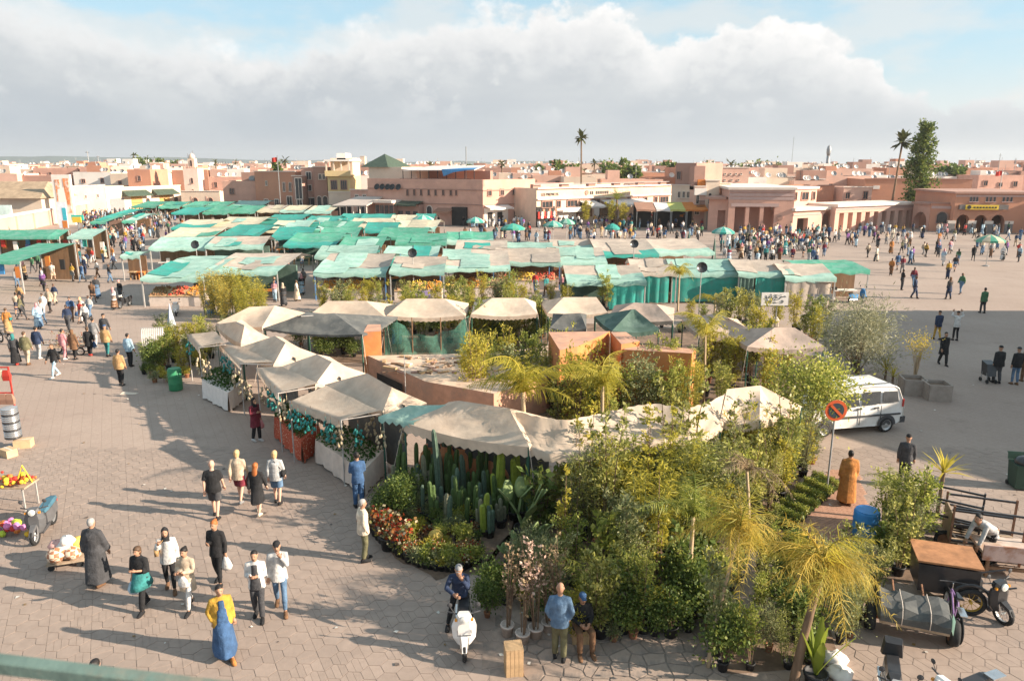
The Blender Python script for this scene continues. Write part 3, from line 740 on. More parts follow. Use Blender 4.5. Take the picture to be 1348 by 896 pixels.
    w = MB(); archwall(w, 0, L6, -.05, H6, L6 * .1, L6 * .82, H6 * .30, 0, 1.0); w.build('front_wall', PK, k)
    MB().b2(0, 4.5, -.05, L6, 6, H6).build('back_wall', PK, k); MB().b2(0, 1.0, H6 * .85, L6, 4.5, H6).build('ceiling', PK, k)
    MB().b2(-.2, -.3, H6 + .003, L6 + .1, 6.2, H6 + .3).build('coping', BRN, k)
pink_hall()
def arch_station():
    A, rz, L, H = span(1222, 304, 1252, 305, 268)
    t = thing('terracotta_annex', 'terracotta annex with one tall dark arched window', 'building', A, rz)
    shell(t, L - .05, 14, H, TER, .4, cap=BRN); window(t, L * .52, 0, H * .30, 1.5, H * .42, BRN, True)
    MB().b2(.02, -.06, H * .82, L - .1, -.002, H * .92).build('cornice_band', MAUVE, t)
    A, rz, L, H = span(1252, 306, 1362, 307, 255)
    t = thing('arched_station', 'terracotta building with three big round arches and a dark lettered sign', 'building', A, rz)
    xs = [px2x(A, rz, p) for p in (1262, 1279, 1286, 1302, 1308, 1325)]
    zt = GY(1300, 286, A.y).z; w = MB()
    for a, b, x0, x1 in ((xs[0], xs[1], 0, (xs[1] + xs[2]) / 2), (xs[2], xs[3], (xs[1] + xs[2]) / 2, (xs[3] + xs[4]) / 2), (xs[4], xs[5], (xs[3] + xs[4]) / 2, L)):
        archwall(w, x0, x1, -.05, H * .76, a, b, zt - .5, 0, 1.0)
    w.build('front_wall', TER, t)
    MB().b2(0, 4, -.05, L, 14, H * .76).build('back_wall', TER, t); MB().b2(0, 1, H * .68, L, 4, H * .76).build('porch_ceiling', TER, t)
    for a, b in ((xs[0], xs[1]), (xs[2], xs[3]), (xs[4], xs[5])): window(t, (a + b) / 2 + .4, 4, .1, 1.6, zt * .95, BRN, True)
    for x in ((xs[1] + xs[2]) / 2, (xs[3] + xs[4]) / 2, xs[0] - .7, xs[5] + .7):
        MB().b2(x - .55, -.1, 0, x + .55, -.003, 1.3).build('pier_base', mat('stone_base', (.22, .20, .19), .9, .2, 3), t); MB().b2(x - .6, -.12, 1.3, x + .6, -.003, 1.75).build('pier_band', TRIM, t)
    MB().b2(0, .02, H * .76, L, 14, H).build('attic', TER, t); MB().b2(-.3, -.4, H + .003, L + .3, 14.2, H + .3).build('roof_edge', BRN, t)
    MB().b2(0, -.06, H * .92, L, .018, H * .97).build('cornice_band', MAUVE, t)
    for x in (1277, 1281, 1285, 1298, 1303, 1308, 1320, 1325, 1330): window(t, px2x(A, rz, x), .02, H * .80, .35, .75, MAUVE, True)
    s0, s1 = px2x(A, rz, 1262), px2x(A, rz, 1326)
    sg = MB().b2(s0, -.45, H * .60, s1, -.05, H * .72).build('sign_board', mat('grey_sign', (.16, .14, .13), .6, .1, 2), t)
    m = (s0 + s1) / 2
    MB().b2(m - 2.6, -.5, H * .60, m + 2.0, -.452, H * .72).build('sign_panel', mat('yellow_sign', (.70, .48, .05), .5, .1, 2), sg)
    [MB().b2(m - 1.5 + k * .42, -.53, H * .635, m - 1.22 + k * .42, -.503, H * .675).build('letter_bar', BLACK, sg) for k in range(8)]; MB().lathe([(.3, 0), (.3, .03)], 8, (0, 0, 0), ax=Matrix.Rotation(rad(90), 3, 'X')).build('sign_emblem', BLACK, sg, loc=(m - 2.1, -.51, H * .66))
    MB().b2(L - .1, -3.2, -.05, L + 12, 6, H * .9).build('side_bay', TER, t)
    A, rz, L, H = span(1214, 296, 1380, 298, 243)
    v = thing('upper_block', 'long terracotta roof block above the arched building', 'building', A + Vector((0, 22, 0)), rz); shell(v, L, 16, H + .4, TER, .5, cap=BRN)
    MB().b2(L * .08, -.2, H * .78, L * .14, -.02, H * .88).build('white_notice', WHT, v)
arch_station()
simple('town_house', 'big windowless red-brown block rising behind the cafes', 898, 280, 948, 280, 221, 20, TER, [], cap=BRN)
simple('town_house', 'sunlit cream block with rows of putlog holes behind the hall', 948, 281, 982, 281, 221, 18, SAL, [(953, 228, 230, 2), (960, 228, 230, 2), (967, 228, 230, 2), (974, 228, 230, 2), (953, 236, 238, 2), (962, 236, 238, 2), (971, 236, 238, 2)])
simple('long_shed', 'long brick shed with pale sheet roof behind the hall', 1007, 272, 1070, 272, 233, 20, BRN, [(1015, 236, 241, 3), (1030, 236, 241, 3), (1045, 236, 241, 3)])

# left edge of the square
simple('long_house', 'long salmon house with a plain parapet behind the left boundary wall', -50, 296, 74, 290, 243, 10, SAL, [(10, 252, 257, 4), (30, 251, 256, 4), (60, 250, 255, 4)])
simple('long_house', 'low pale salmon house between advertising panel and gate', 100, 286, 142, 282, 246, 10, SAL, [(112, 256, 261, 4), (128, 255, 260, 4)])
def left_wall():
    A, B = G(-30, 318), G(141, 279)
    d = B - A; rz = math.atan2(d.y, d.x); L = d.length
    t = thing('boundary_wall', 'long pale pink wall with white coping running back to the gate', 'wall', A, rz)
    MB().b2(0, 0, -.05, L, .6, 2.4).build('wall', SAL, t); MB().b2(-.1, -.2, 2.403, L + .1, .8, 2.7).build('coping', WHT, t)
    for k in range(9): MB().b2(L * k / 9 - .3, -.25, 0, L * k / 9 + .3, -.003, 2.35).build('pilaster', SAL, t)
    A2, B2 = G(-60, 300), G(52, 285)
    q = thing('tiled_shed', 'long shed with a sloping old tiled roof behind the pink wall', 'building', (GY(54, 262, 124).x - 26, 124, 0), 0)
    L2 = 26; MB().b2(0, 0, -.05, L2, 9, 4.6).build('wall', CRM, q)
    MB().add([(-.5, -1, 4.4), (L2 + .5, -1, 4.4), (L2 - 1.5, 5, 7), (1, 5, 7), (-.5, 10, 4.4), (L2 + .5, 10, 4.4)], [(0, 1, 2, 3), (1, 5, 2), (5, 4, 3, 2), (4, 0, 3)]).build('tiled_roof', mat('old_tile', (.34, .25, .17), .9, .25, 1.2, .6), q)
    A3 = G(100, 291)
    # tall painted advertising panel
    c = G(88, 296); Y = c.y; w = GY(100, 250, Y).x - GY(76, 250, Y).x
    h = thing('advert_tower', 'tall orange and white painted advertising panel above the wall', 'billboard', c)
    z0, z1 = GY(88, 272, Y).z, GY(88, 230, Y).z
    MB().b2(-w / 2, 0, 0, w / 2, .5, z1).build('panel', WHT, h)
    og = mat('orange_print', (.62, .22, .08), .8, .35, 1.2, stain=(.75, .68, .62), stain_scale=.9)
    MB().b2(-w / 2 + .5, -.05, z0, -.25, -.004, z1 - .8).build('print_panel', og, h); MB().b2(.35, -.05, z0 - 1, w / 2 - .3, -.004, z1 - .6).build('print_panel', og, h)
    MB().add([(-.9, -.06, z0 - 1), (.7, -.06, z0 - 1), (.35, -.06, (z0 + z1) / 2 + .6), (-.7, -.06, (z0 + z1) / 2 + .2)], [(0, 1, 2, 3)]).build('print_figure', WHT, h)
    c = G(84, 310); Y = c.y
    h = thing('street_banner', 'white and blue vertical banner on a pole by the wall', 'banner', c)
    x0, x1, z0, z1 = GY(77, 290, Y).x - c.x, GY(89, 290, Y).x - c.x, GY(84, 300, Y).z, GY(84, 266, Y).z
    MB().b2(x0, 0, z0, x1, .08, z1).build('cloth', mat('banner_white', (.68, .72, .78), .8, .1, 2), h); MB().b2(x0 + .5, -.02, z0, x1 - .1, -.003, z0 + (z1 - z0) * .28).build('print', AWO, h)
    MB().b2(x1 - .6, -.02, z0 + (z1 - z0) * .3, x1 - .05, -.003, z1 - .8).build('print', mat('cyan_print', (.05, .42, .52), .7, .1, 2), h)
    MB().tube([((x0 + x1) / 2, .12, 0), ((x0 + x1) / 2, .12, z1)], .07, 6).build('pole', METAL, h)
    c = G(6, 306); Y = c.y
    h = thing('street_banner', 'wide white and mint panel on posts above the left shops', 'banner', c); x0, x1 = GY(-6, 280, Y).x - c.x, GY(16, 280, Y).x - c.x; z0, z1 = GY(6, 288, Y).z, GY(6, 270, Y).z
    MB().b2(x0, 0, z0, x1, .1, z1).build('board', mat('mint_print', (.62, .74, .70), .7, .15, 1.5), h)
    for x in (x0 + .3, x1 - .3): MB().b2(x - .06, .1, 0, x + .06, .22, z1).build('post', METAL, h)
    for px, w_, m in ((105, 17, mat('teal_print', (.05, .48, .38), .7, .1, 2)), (104, 12, mat('yellow_sign', (.7, .48, .05)))):
        c = G(px, 311 if w_ == 17 else 314); Y = c.y
        h = thing('shop_sign', 'teal shop sign on a post' if w_ == 17 else 'yellow shop sign on a post', 'sign', c); q = 1.0 if w_ == 17 else .7
        z = GY(px, 290 if w_ == 17 else 293, Y).z
        MB().b2(-q / 1.2, 0, z, q / 1.2, .15, z + .75).build('board', m, h); MB().b2(-.06, .16, 0, .06, .28, z + .6).build('post', METAL, h)
left_wall()
# off to the right of the frame: the block whose shadow lies across the square
def shade_block():
    t = thing('corner_building', 'salmon corner building at the right edge of the square', 'building')
    MB().prism([(35.6, 17.2), (60, 17.2), (60, 46), (40.5, 46), (31.5, 22.4)], -.05, 8.2).build('wall', SAL, t)
shade_block()

# ---------------------------------------------------------------- rooftops of the town behind
def town():
    cols = [('pink', PK), ('salmon', SAL), ('cream', CRM), ('white', WHT), ('brown', BRN), ('terracotta', TER), ('salmon', SAL), ('pink', PK), ('salmon', SAL)]
    rr = random.Random(3); n = 0
    rows = [(160, 262, 6.0, 7.6), (185, 262, 6.5, 8.6), (215, 262, 7.0, 9.2), (255, 262, 7.2, 9.6), (310, 262, 7.6, 10.0), (390, 262, 8, 10.3), (520, 262, 8.2, 10.6)]
    for Y, _, h0, h1 in rows:
        px = -330
        step = FPX / Y
        while px < 1620:
            w = rr.uniform(5, 14); x = (px - 674) / FPX * (Y * .972 + 1)
            pw = w * FPX / Y
            a, b = px, px + pw; px += pw * rr.uniform(.85, 1.35)
            # keep clear of the open square and of the named buildings
            lim = 172 if b < 250 else (190 if b < 340 else (158 if b < 480 else (150 if b < 720 else (144 if b < 950 else 140))))
            if a > 1190: lim = 170
            if Y < lim: continue
            nm, m = cols[rr.randrange(len(cols))]; H = rr.uniform(h0, h1); y0 = Y + rr.uniform(-6, 6)
            zone = 'left of the minaret' if b < 240 else ('behind the pink cafe building' if b < 720 else ('behind the long cream cafe' if b < 900 else 'behind the municipal hall'))
            far = 'far ' if Y > 280 else ''
            t = thing('flat_house', f'{far}{nm} flat-roofed house among the town roofs {zone}', 'house', (x, y0, 0), 0, f'{far}{nm} roofs {zone}')
            D = rr.uniform(8, 14)
            shell(t, w, D, H, m, rr.choice([.4, .7, 1.0]))
            k = int(w / 3.2)
            for i in range(k):
                if rr.random() < .6: window(t, w * (i + .5) / k, 0, H - rr.choice([2.4, 2.6]), rr.choice([.8, 1.0]), rr.choice([.9, 1.2]), BRN)
            if rr.random() < .65:
                a0 = rr.uniform(.05, .55) * w; MB().b2(a0, 2, H - 1.1, a0 + rr.uniform(2.5, 5), 6, H + rr.uniform(.8, 2.2)).build('stair_house', rr.choice([SAL, CRM, BRN, WHT, TER]), t)
            if rr.random() < .35:
                a0 = rr.uniform(.1, .7) * w; MB().b2(a0, 1, H + .2, a0 + rr.uniform(3, 6), 5, H + .35).b2(a0 + .2, 1.1, H - 1, a0 + .35, 1.25, H + .2).build('sun_roof', rr.choice([AWW, BRN, WOOD]), t)
            for q in range(rr.randint(1, 4)):
                M = Matrix.Rotation(rad(60), 3, 'X'); d = MB(); d.lathe([(.04, -.12), (.42, 0), (.6, .14), (.58, .16), (.4, .04), (.03, -.08)], 9, (0, 0, 0), ax=M).tube([(0, .1, 0), (0, .3, -1.4)], .05, 4)
                d.build('satellite_dish', rr.choice([WHT, METAL]), t, loc=(rr.uniform(.1, .9) * w, .8, H + .5))
            for w in [w * rr.uniform(.5, 2)] * rr.randint(0, 2): MB().tube([(w * .4, 3, H - .6), (w * .4, 3, H + rr.uniform(1.5, 3))], .05, 4).build('antenna', METAL, t)
            n += 1
    return n
town()
# far masts and tower
def mast(px, yb, yt, Y, r, label, cat='mast', name='antenna_mast'):
    b = GY(px, yb, Y); top = GY(px, yt, Y).z
    t = thing(name, label, cat, (b.x, Y, 0))
    MB().tube([(0, 0, 0), (0, 0, top)], [r, r * .6], 6).build('mast', METAL, t)
    MB().b2(-r * 3, -.05, top * .96, r * 3, .05, top * .96 + r).build('crossbar', METAL, t)
mast(120, 240, 199, 260, .22, 'thin dark mast on the left skyline, taller of two'); mast(133, 240, 205, 300, .2, 'thin dark mast on the left skyline, shorter of two')
mast(1040, 240, 180, 330, .12, 'very thin lattice mast on the skyline behind the hall'); mast(1310, 250, 202, 190, .1, 'dark aerial on the roofs behind the arched building'); mast(1331, 250, 208, 190, .09, 'pale aerial on the roofs behind the arched building')
def cell_tower():
    Y = 330; x = GY(1088, 230, Y).x; t = thing('tower', 'slim grey telecom tower with a bulging head on the skyline', 'tower', (x, Y, 0))
    z = lambda y: GY(1088, y, Y).z
    MB().lathe([(1.1, 0), (.8, z(215)), (.7, z(205))], 8).build('shaft', METAL, t, True); MB().lathe([(.7, z(205)), (.95, z(201)), (1.0, z(197)), (.7, z(193)), (.1, z(191))], 8).build('head', METAL, t, True)
cell_tower()
def flag(px, yb, yt, Y, s, label):
    b = GY(px, yb, Y); z = GY(px, yt, Y).z; t = thing('flag', label, 'flag', (b.x, Y, 0)); mb = MB(); v = []; f = []
    for i in range(6):
        for j in range(4): v.append((-s * i / 5 * 1.0, .12 * s * math.sin(i * 1.4 + j * .3), z - s * .75 * j / 3 - .12 * s * i / 5))
    for i in range(5):
        for j in range(3): f.append((4 * i + j, 4 * i + j + 1, 4 * i + j + 5, 4 * i + j + 4))
    mb.add(v, f).build('cloth', REDF, t); MB().tube([(0, 0, 0), (0, 0, z + .3)], .08, 5).build('pole', METAL, t)
flag(371, 290, 207, 141, 1.1, 'red flag on a white pole before the red-brown house'); flag(1310, 290, 225, 150, 1.2, 'red flag on the roofs behind the arched building')
# far blue ridge on the left
def ridge():
    mb = MB(); rr = random.Random(2); n = 40; v = []; f = []
    for i in range(n + 1):
        x = -2900 + 3200 * i / n; h = 18 + 26 * max(0, 1 - abs(i - 8) / 22) + rr.uniform(-4, 4)
        v += [(x, 3600, -5), (x, 3700, h * 1.0), (x, 4300, h * .9), (x, 4500, -5)]
    for i in range(n):
        for k in range(3): f.append((4 * i + k, 4 * i + 4 + k, 4 * i + 5 + k, 4 * i + 1 + k))
    o = mb.add(v, f).build('hills', mat('wooded_hill', (.055, .075, .06), .95, .3, .01)); tag(o, 'low wooded hills on the horizon', 'hills', kind='structure')
ridge()
# ---------------------------------------------------------------- market stalls
def canvas(name, c, c2=None, trans=.22):
    return mat(name, c, .88, .16, 1.6, .8, trans=trans, stain=c2 or tuple(x * .8 for x in c), stain_scale=1.4, rnd=.22)
TEAL = canvas('teal_tarp', (.055, .40, .34), (.10, .34, .30)); MINT = canvas('mint_tarp', (.40, .60, .52), (.30, .52, .45)); BEI = canvas('beige_tarp', (.58, .49, .41), (.50, .42, .36))
CRT = canvas('cream_tarp', (.70, .63, .47), (.60, .55, .42)); GRT = canvas('green_tarp', (.10, .40, .28), (.20, .45, .36)); TENT = canvas('tent_canvas', (.79, .635, .50), (.71, .555, .43), .28)
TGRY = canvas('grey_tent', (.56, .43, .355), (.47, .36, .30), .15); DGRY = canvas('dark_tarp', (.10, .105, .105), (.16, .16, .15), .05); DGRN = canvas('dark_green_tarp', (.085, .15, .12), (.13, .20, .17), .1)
FR = {'oranges': mat('orange_fruit', (.72, .28, .03), .5, .2, 20, rnd=.1), 'lemons': mat('yellow_fruit', (.72, .50, .06), .5, .2, 20), 'apples': mat('red_fruit', (.50, .07, .04), .5, .3, 20), 'dates': mat('brown_fruit', (.26, .13, .06), .6, .3, 20), 'melons': mat('green_fruit', (.25, .36, .09), .5, .3, 20)}
POSTM = mat('stall_post', (.42, .40, .38), .6, .2, 4, metal=.2); POSTB = mat('blue_post', (.10, .22, .42), .6, .2, 4)
CRATE = mat('crate_wood', (.44, .29, .16), .85, .25, 6, .3); PALE = mat('pale_board', (.62, .52, .45), .8, .15, 3); CLOTHW = mat('white_cloth', (.72, .67, .63), .9, .1, 4, .3)
def sheet(P, nx, ny, sag=0.0, wr=.03, seed=0, flap=0.0, scal=0.0, front_only=False):
    """tarp over the bilinear patch P=[fl, fr, br, bl]; sags, creases, hanging hem of depth flap"""
    rr = random.Random(seed); fl, fr, br, bl = [Vector(p) for p in P]; v = []; f = []
    ph = [rr.uniform(0, 6.3) for _ in range(6)]
    for j in range(ny + 1):
        t = j / ny
        for i in range(nx + 1):
            s = i / nx; p = (fl * (1 - s) + fr * s) * (1 - t) + (bl * (1 - s) + br * s) * t
            e = 4 * s * (1 - s) * 4 * t * (1 - t); z = -sag * e ** .7 + wr * (math.sin(s * 9 + ph[0] + 3 * t) * .5 + math.sin(s * 17 + t * 11 + ph[1]) * .35 + math.sin(t * 15 - s * 4 + ph[2]) * .35) * min(1, e * 2 + .2)
            if j in (0, ny): z -= sag * .5 * abs(math.sin(s * math.pi * 2)) * .6
            v.append(p + Vector((0, 0, z)))
    n = nx + 1
    for j in range(ny):
        for i in range(nx): f.append((j * n + i, j * n + i + 1, (j + 1) * n + i + 1, (j + 1) * n + i))
    if flap:
        for row, sg in (((0, 1),) if front_only else ((0, 1), (ny, -1))):
            b = len(v)
            for i in range(nx + 1):
                q = v[row * n + i]; v.append(q + Vector((0, -.015 * sg, -flap * (1 + scal * (1 if i % 2 else -1)) + rr.uniform(-.02, .02))))
            for i in range(nx): f.append((row * n + i, row * n + i + 1, b + i + 1, b + i) if sg < 0 else (row * n + i + 1, row * n + i, b + i, b + i + 1))
    return v, f
def heap(mb, x0, x1, y0, y1, z, n, r, rr, mi, tilt=0.0, rise=.15):
    for k in range(n):
        x, y = rr.uniform(x0, x1), rr.uniform(y0, y1); u = (y - y0) / max(.01, y1 - y0)
        zz = z + tilt * u + rise * (1 - abs(2 * (x - x0) / (x1 - x0) - 1)) * rr.random()
        q = r * rr.uniform(.8, 1.2)
        mb.add([(x - q, y, zz), (x, y - q, zz), (x + q, y, zz), (x, y + q, zz), (x, y, zz + q), (x, y, zz - q)], [(0, 1, 4), (1, 2, 4), (2, 3, 4), (3, 0, 4), (1, 0, 5), (2, 1, 5), (3, 2, 5), (0, 3, 5)], mi)
_ns = [0]
def stall(label, x0, x1, yt, yb, back, front, zf=2.2, zb=2.5, ridge=.55, goods=None, curtain=None, group='green-roofed food stalls of the square', gy=None, cat='market stall', blue=False):
    """a stall from its roof's pixel box; back/front: cloth of the two roof halves"""
    _ns[0] += 1; rr = random.Random(100 + _ns[0])
    fl, fr_ = G(x0, yb, zf), G(x1, yb, zf); Yb = (G(x0, yt, zb).y + G(x1, yt, zb).y) / 2
    # keep plan rectangular: depth straight back
    W = (fr_ - fl).length; D = max(1.8, min(9, (Yb - fl.y) * 1.1)); o = (fl + fr_) / 2
    t = thing('market_stall', label, cat, (o.x, o.y, 0), math.atan2(fr_.y - fl.y, fr_.x - fl.x) + rr.uniform(-.05, .05), group); zf += rr.uniform(-.15, .15); zb += rr.uniform(-.1, .2)
    h = W / 2; zr = (zf + zb) / 2 + ridge
    nx = max(5, int(W / .7))
    rs_ = .68; v, f = sheet([(-h, 0, zf), (h, 0, zf), (h * .98, D * rs_, zr), (-h * .98, D * rs_, zr)], nx, 6, .2, .11, _ns[0], .28, .2, True)
    a = MB(); k_ = rr.choice([1, 2, 2, 3]); nf = nx * 6
    for q, fc_ in enumerate(f): a.f.append(fc_); a.m.append(1 if (q >= nf or q // nx < k_) else 0)
    a.v = [tuple(p) for p in v]
    v, f = sheet([(-h * .98, D * rs_, zr), (h * .98, D * rs_, zr), (h, D, zb - .1), (-h, D, zb - .1)], nx, 3, .12, .11, _ns[0] + 50); a.add(v, f, 0)
    a.build('canopy', [back, front], t, True)
    for q in range(rr.choice([0, 1, 1, 2])):          # loose tarp thrown over part of the roof
        i0 = rr.randrange(nx - 2); i1 = min(nx, i0 + rr.randint(2, max(2, nx // 2))); j0 = rr.randrange(4); j1 = rr.randint(j0 + 2, 6); n_ = nx + 1
        pv = [Vector(a.v[j * n_ + i]) + Vector((rr.uniform(-.06, .06), rr.uniform(-.06, .06), .045 + rr.uniform(0, .03))) for j in range(j0, j1 + 1) for i in range(i0, i1 + 1)]; w_ = i1 - i0 + 1
        MB().add(pv, [(j * w_ + i, j * w_ + i + 1, (j + 1) * w_ + i + 1, (j + 1) * w_ + i) for j in range(j1 - j0) for i in range(w_ - 1)]).build('roof_tarp', rr.choice([back, front, front, back, TEAL, MINT]), t, True)
    pm = POSTB if blue else POSTM
    for x, y, z in ((-h + .08, .08, zf), (h - .08, .08, zf), (-h + .08, D - .1, zb - .1), (h - .08, D - .1, zb - .1)):
        MB().box((x, y, z / 2), (.08, .08, z)).build('post', pm, t)
    if goods:
        ct = MB().b2(-h * .86, .35, .0, h * .86, 1.5, .75).build('counter', PALE, t)
        for k in range(3):
            x0_, x1_ = -h * .86 + k * h * .575, -h * .86 + (k + 1) * h * .575 - .04
            MB().add([(x0_, .3, .752), (x1_, .3, .752), (x1_, 1.5, 1.25), (x0_, 1.5, 1.25), (x0_, .3, .70), (x1_, .3, .70)], [(0, 1, 2, 3), (1, 0, 4, 5)]).build('display_tray', CRATE, t)
            g = goods[k % len(goods)]; mb = MB(); heap(mb, x0_ + .06, x1_ - .06, .36, 1.45, .80, int(60 * W / 4), .065, rr, 0, .48, .12)
            q = mb.build(g, FR[g], t); q['kind'] = 'stuff'
        MB().b2(-h * .7, D * .8, 0, h * .7, D * .8 + .06, 1.9).build('dark_gap_screen', WOOD, t)  # dark back added to stand in for the dim stall interior
    else:
        MB().b2(-h * .97, D * .5, 0, h * .97, D * .53, 2.1).build('dark_gap_screen', rr.choice([WOOD, DGRN, BRN, WOOD]), t)  # dark screen added so gaps under the roofs look shaded, not sunlit
        for k in range(2):
            tb = MB().b2(-h * .8 + k * h * .9, .5, .68, -h * .8 + k * h * .9 + h * .7, 1.3, .74).b2(-h * .75 + k * h * .9, .8, 0, -h * .7 + k * h * .9, 1.0, .68).b2(-h * .18 + k * h * .9, .8, 0, -h * .12 + k * h * .9, 1.0, .68)
            tb.build('table', rr.choice([PALE, AWO, CRATE, CLOTHW]), t)
        for k in range(int(h * 2)): MB().b2(-.14, -.12, 0, .14, .12, rr.uniform(.2, .45)).build('goods_box', rr.choice([FR['oranges'], AWO, CRATE, WHT, REDF, BLUE, DARK]), t, loc=(-h * .75 + k * .75, .75 if k % 2 else D * .55, .742 if k % 2 else 1.2 * (k % 3) * .0))
    if curtain:
        for (u0, u1, m) in curtain:
            n = 14; vv = []; ff = []
            for i in range(n + 1):
                x = -h + 2 * h * (u0 + (u1 - u0) * i / n); w = .07 * math.sin(i * 1.9) + rr.uniform(-.02, .02)
                vv += [(x, .02 + w * .3, zf - .05), (x, .06 + w, zf * .5), (x, .04 + w * 1.3, .08 + rr.uniform(0, .05))]
            for i in range(n):
                for k in range(2): ff.append((3 * i + k, 3 * i + k + 1, 3 * i + k + 4, 3 * i + k + 3))
            MB().add(vv, ff).build('curtain', m, t, True)
    return t
O, LM, AP, DT, ML = 'oranges', 'lemons', 'apples', 'dates', 'melons'
# nearest rows, left to right
stall('corner stall with mint roof and teal hem, fruit laid out on a slope', 184, 268, 326, 364, MINT, MINT, ridge=.3, goods=[DT, AP, O])
stall('wide stall with beige back roof and pale mint front by the bamboo', 266, 366, 330, 358, BEI, MINT, curtain=[(.0, .12, MINT)])
stall('long mint-roofed stall just behind the corner fruit stall', 196, 270, 316, 326, MINT, MINT)
stall('long beige-roofed stall with a thin mint hem behind the bamboo', 270, 346, 316, 326, BEI, MINT)
stall('cream and faded green stall, second row behind the corner stall', 208, 275, 300, 315, CRT, GRT); stall('cream-topped teal stall beside the visitor crowd', 225, 276, 286, 301, CRT, TEAL)
stall('cream striped stall with three stepped roofs', 277, 336, 280, 298, CRT, CRT); stall('bright teal stall with a cream torn edge', 286, 342, 297, 311, TEAL, TEAL)
for i, (x0, x1, yt, yb, b, f) in enumerate([(342, 392, 284, 293, TEAL, TEAL), (350, 402, 293, 303, CRT, CRT), (356, 408, 302, 311, TEAL, TEAL), (394, 438, 286, 296, TEAL, TEAL), (410, 466, 295, 305, MINT, GRT), (372, 442, 309, 321, GRT, TEAL),
        (440, 500, 311, 328, GRT, TEAL), (418, 470, 303, 312, GRT, GRT), (441, 474, 283, 290, TEAL, MINT), (470, 513, 280, 291, TEAL, TEAL), (460, 515, 290, 297, CRT, CRT), (478, 522, 296, 303, TEAL, TEAL), (515, 573, 291, 302, CRT, MINT),
        (544, 571, 284, 290, TEAL, TEAL), (495, 560, 302, 311, GRT, GRT), (520, 588, 310, 320, GRT, GRT), (586, 650, 309, 317, GRT, MINT), (512, 546, 286, 292, CRT, CRT)]):
    stall(f'{ {TEAL: "teal", CRT: "cream", GRT: "faded green", MINT: "mint"}[f] } roofed food stall in the middle block of stalls' , x0, x1, yt, yb, b, f, group=f.name.replace('_', ' ') + ' middle stalls')
for i, (x0, x1, yt, yb, b, f) in enumerate([(172, 206, 265, 272, GRT, GRT), (208, 236, 266, 272, GRT, GRT), (240, 268, 265, 272, GRT, GRT), (268, 296, 266, 272, GRT, GRT), (225, 262, 274, 281, TEAL, TEAL), (266, 300, 273, 280, GRT, GRT), (300, 336, 272, 279, GRT, GRT), (300, 345, 265, 271, MINT, GRT),
        (338, 368, 272, 278, BEI, CRT), (368, 400, 272, 278, CRT, MINT), (400, 436, 273, 279, CRT, MINT), (118, 140, 283, 292, GRT, GRT), (142, 162, 277, 284, TEAL, GRT), (160, 178, 280, 290, MINT, GRT)]):
    stall(f'{ {TEAL: "teal", CRT: "cream", GRT: "faded green", MINT: "mint"}[f] } roofed stall in the far rows towards the gate', x0, x1, yt, yb, b, f, group=f.name.replace('_', ' ') + ' far stalls', ridge=.5)
# juice stalls in the middle
stall('beige and mint juice stall with a long counter of stacked oranges', 412, 508, 336, 357, BEI, MINT, goods=[O, O, LM], group='juice stalls facing the nursery', blue=True)
stall('beige and mint stall with tiered dried fruit beside the orange counter', 512, 585, 342, 358, BEI, MINT, goods=[DT, LM, O], group='juice stalls facing the nursery')
stall('mint-roofed stall behind the orange juice counter', 414, 494, 327, 339, MINT, MINT, group='juice stalls facing the nursery'); stall('teal and mint stall behind the tiered dried fruit', 498, 574, 328, 344, MINT, TEAL, group='juice stalls facing the nursery')
stall('juice stall with yellow fruit piled on a pale cart', 578, 672, 333, 354, BEI, MINT, goods=[LM, O, ML], group='juice stalls facing the nursery', blue=True)
stall('juice stall with long fruit trays between yellow cart and walkers', 648, 738, 331, 346, BEI, MINT, goods=[O, LM, AP], group='juice stalls facing the nursery', blue=True)
stall('juice stall with slanting orange trays beside the beige tent stall', 722, 800, 330, 344, BEI, MINT, goods=[AP, O, DT], group='juice stalls facing the nursery', blue=True)
for x0, x1, yt, yb, b, f, d in ((598, 668, 322, 332, BEI, TEAL, 'behind the yellow fruit cart'), (664, 728, 322, 331, MINT, TEAL, 'behind the long fruit trays'), (726, 794, 319, 330, BEI, MINT, 'behind the slanting trays')):
    stall(f'mint-edged stall {d}', x0, x1, yt, yb, b, f, group='back row of juice stalls')
stall('wide teal-fronted stall with red counters behind the beige tent stall', 786, 868, 318, 336, BEI, TEAL, goods=[O, AP, LM], group='juice stalls facing the crowd'); stall('long pale stall piled with yellow fruit beside the dense crowd', 860, 942, 314, 332, BEI, MINT, goods=[AP, LM, LM], group='juice stalls facing the crowd')
stall('beige stall with hanging teal curtain on its right half', 746, 852, 352, 368, BEI, MINT, curtain=[(.5, 1, TEAL)], goods=None, group='curtained stalls')
stall('stall closed with a teal curtain behind the potted palm', 832, 892, 346, 361, BEI, BEI, curtain=[(.05, .82, TEAL)], group='curtained stalls'); stall('stall closed with a wide taut teal tarp', 884, 975, 347, 360, MINT, MINT, curtain=[(.02, .98, TEAL)], group='curtained stalls')
stall('stall wrapped in dark teal tarps next to the sheeted cart', 972, 1046, 347, 362, BEI, MINT, curtain=[(.0, .3, DGRN), (.32, 1, TEAL)], group='curtained stalls'); stall('stall draped in cream sheets beside the green sunshade', 1034, 1102, 350, 364, BEI, MINT, curtain=[(.0, .92, BEI)], group='curtained stalls')
stall('large tilted green sunshade on thin posts with drinks beneath', 1056, 1146, 344, 358, GRT, GRT, ridge=.1, group='curtained stalls', cat='sunshade')
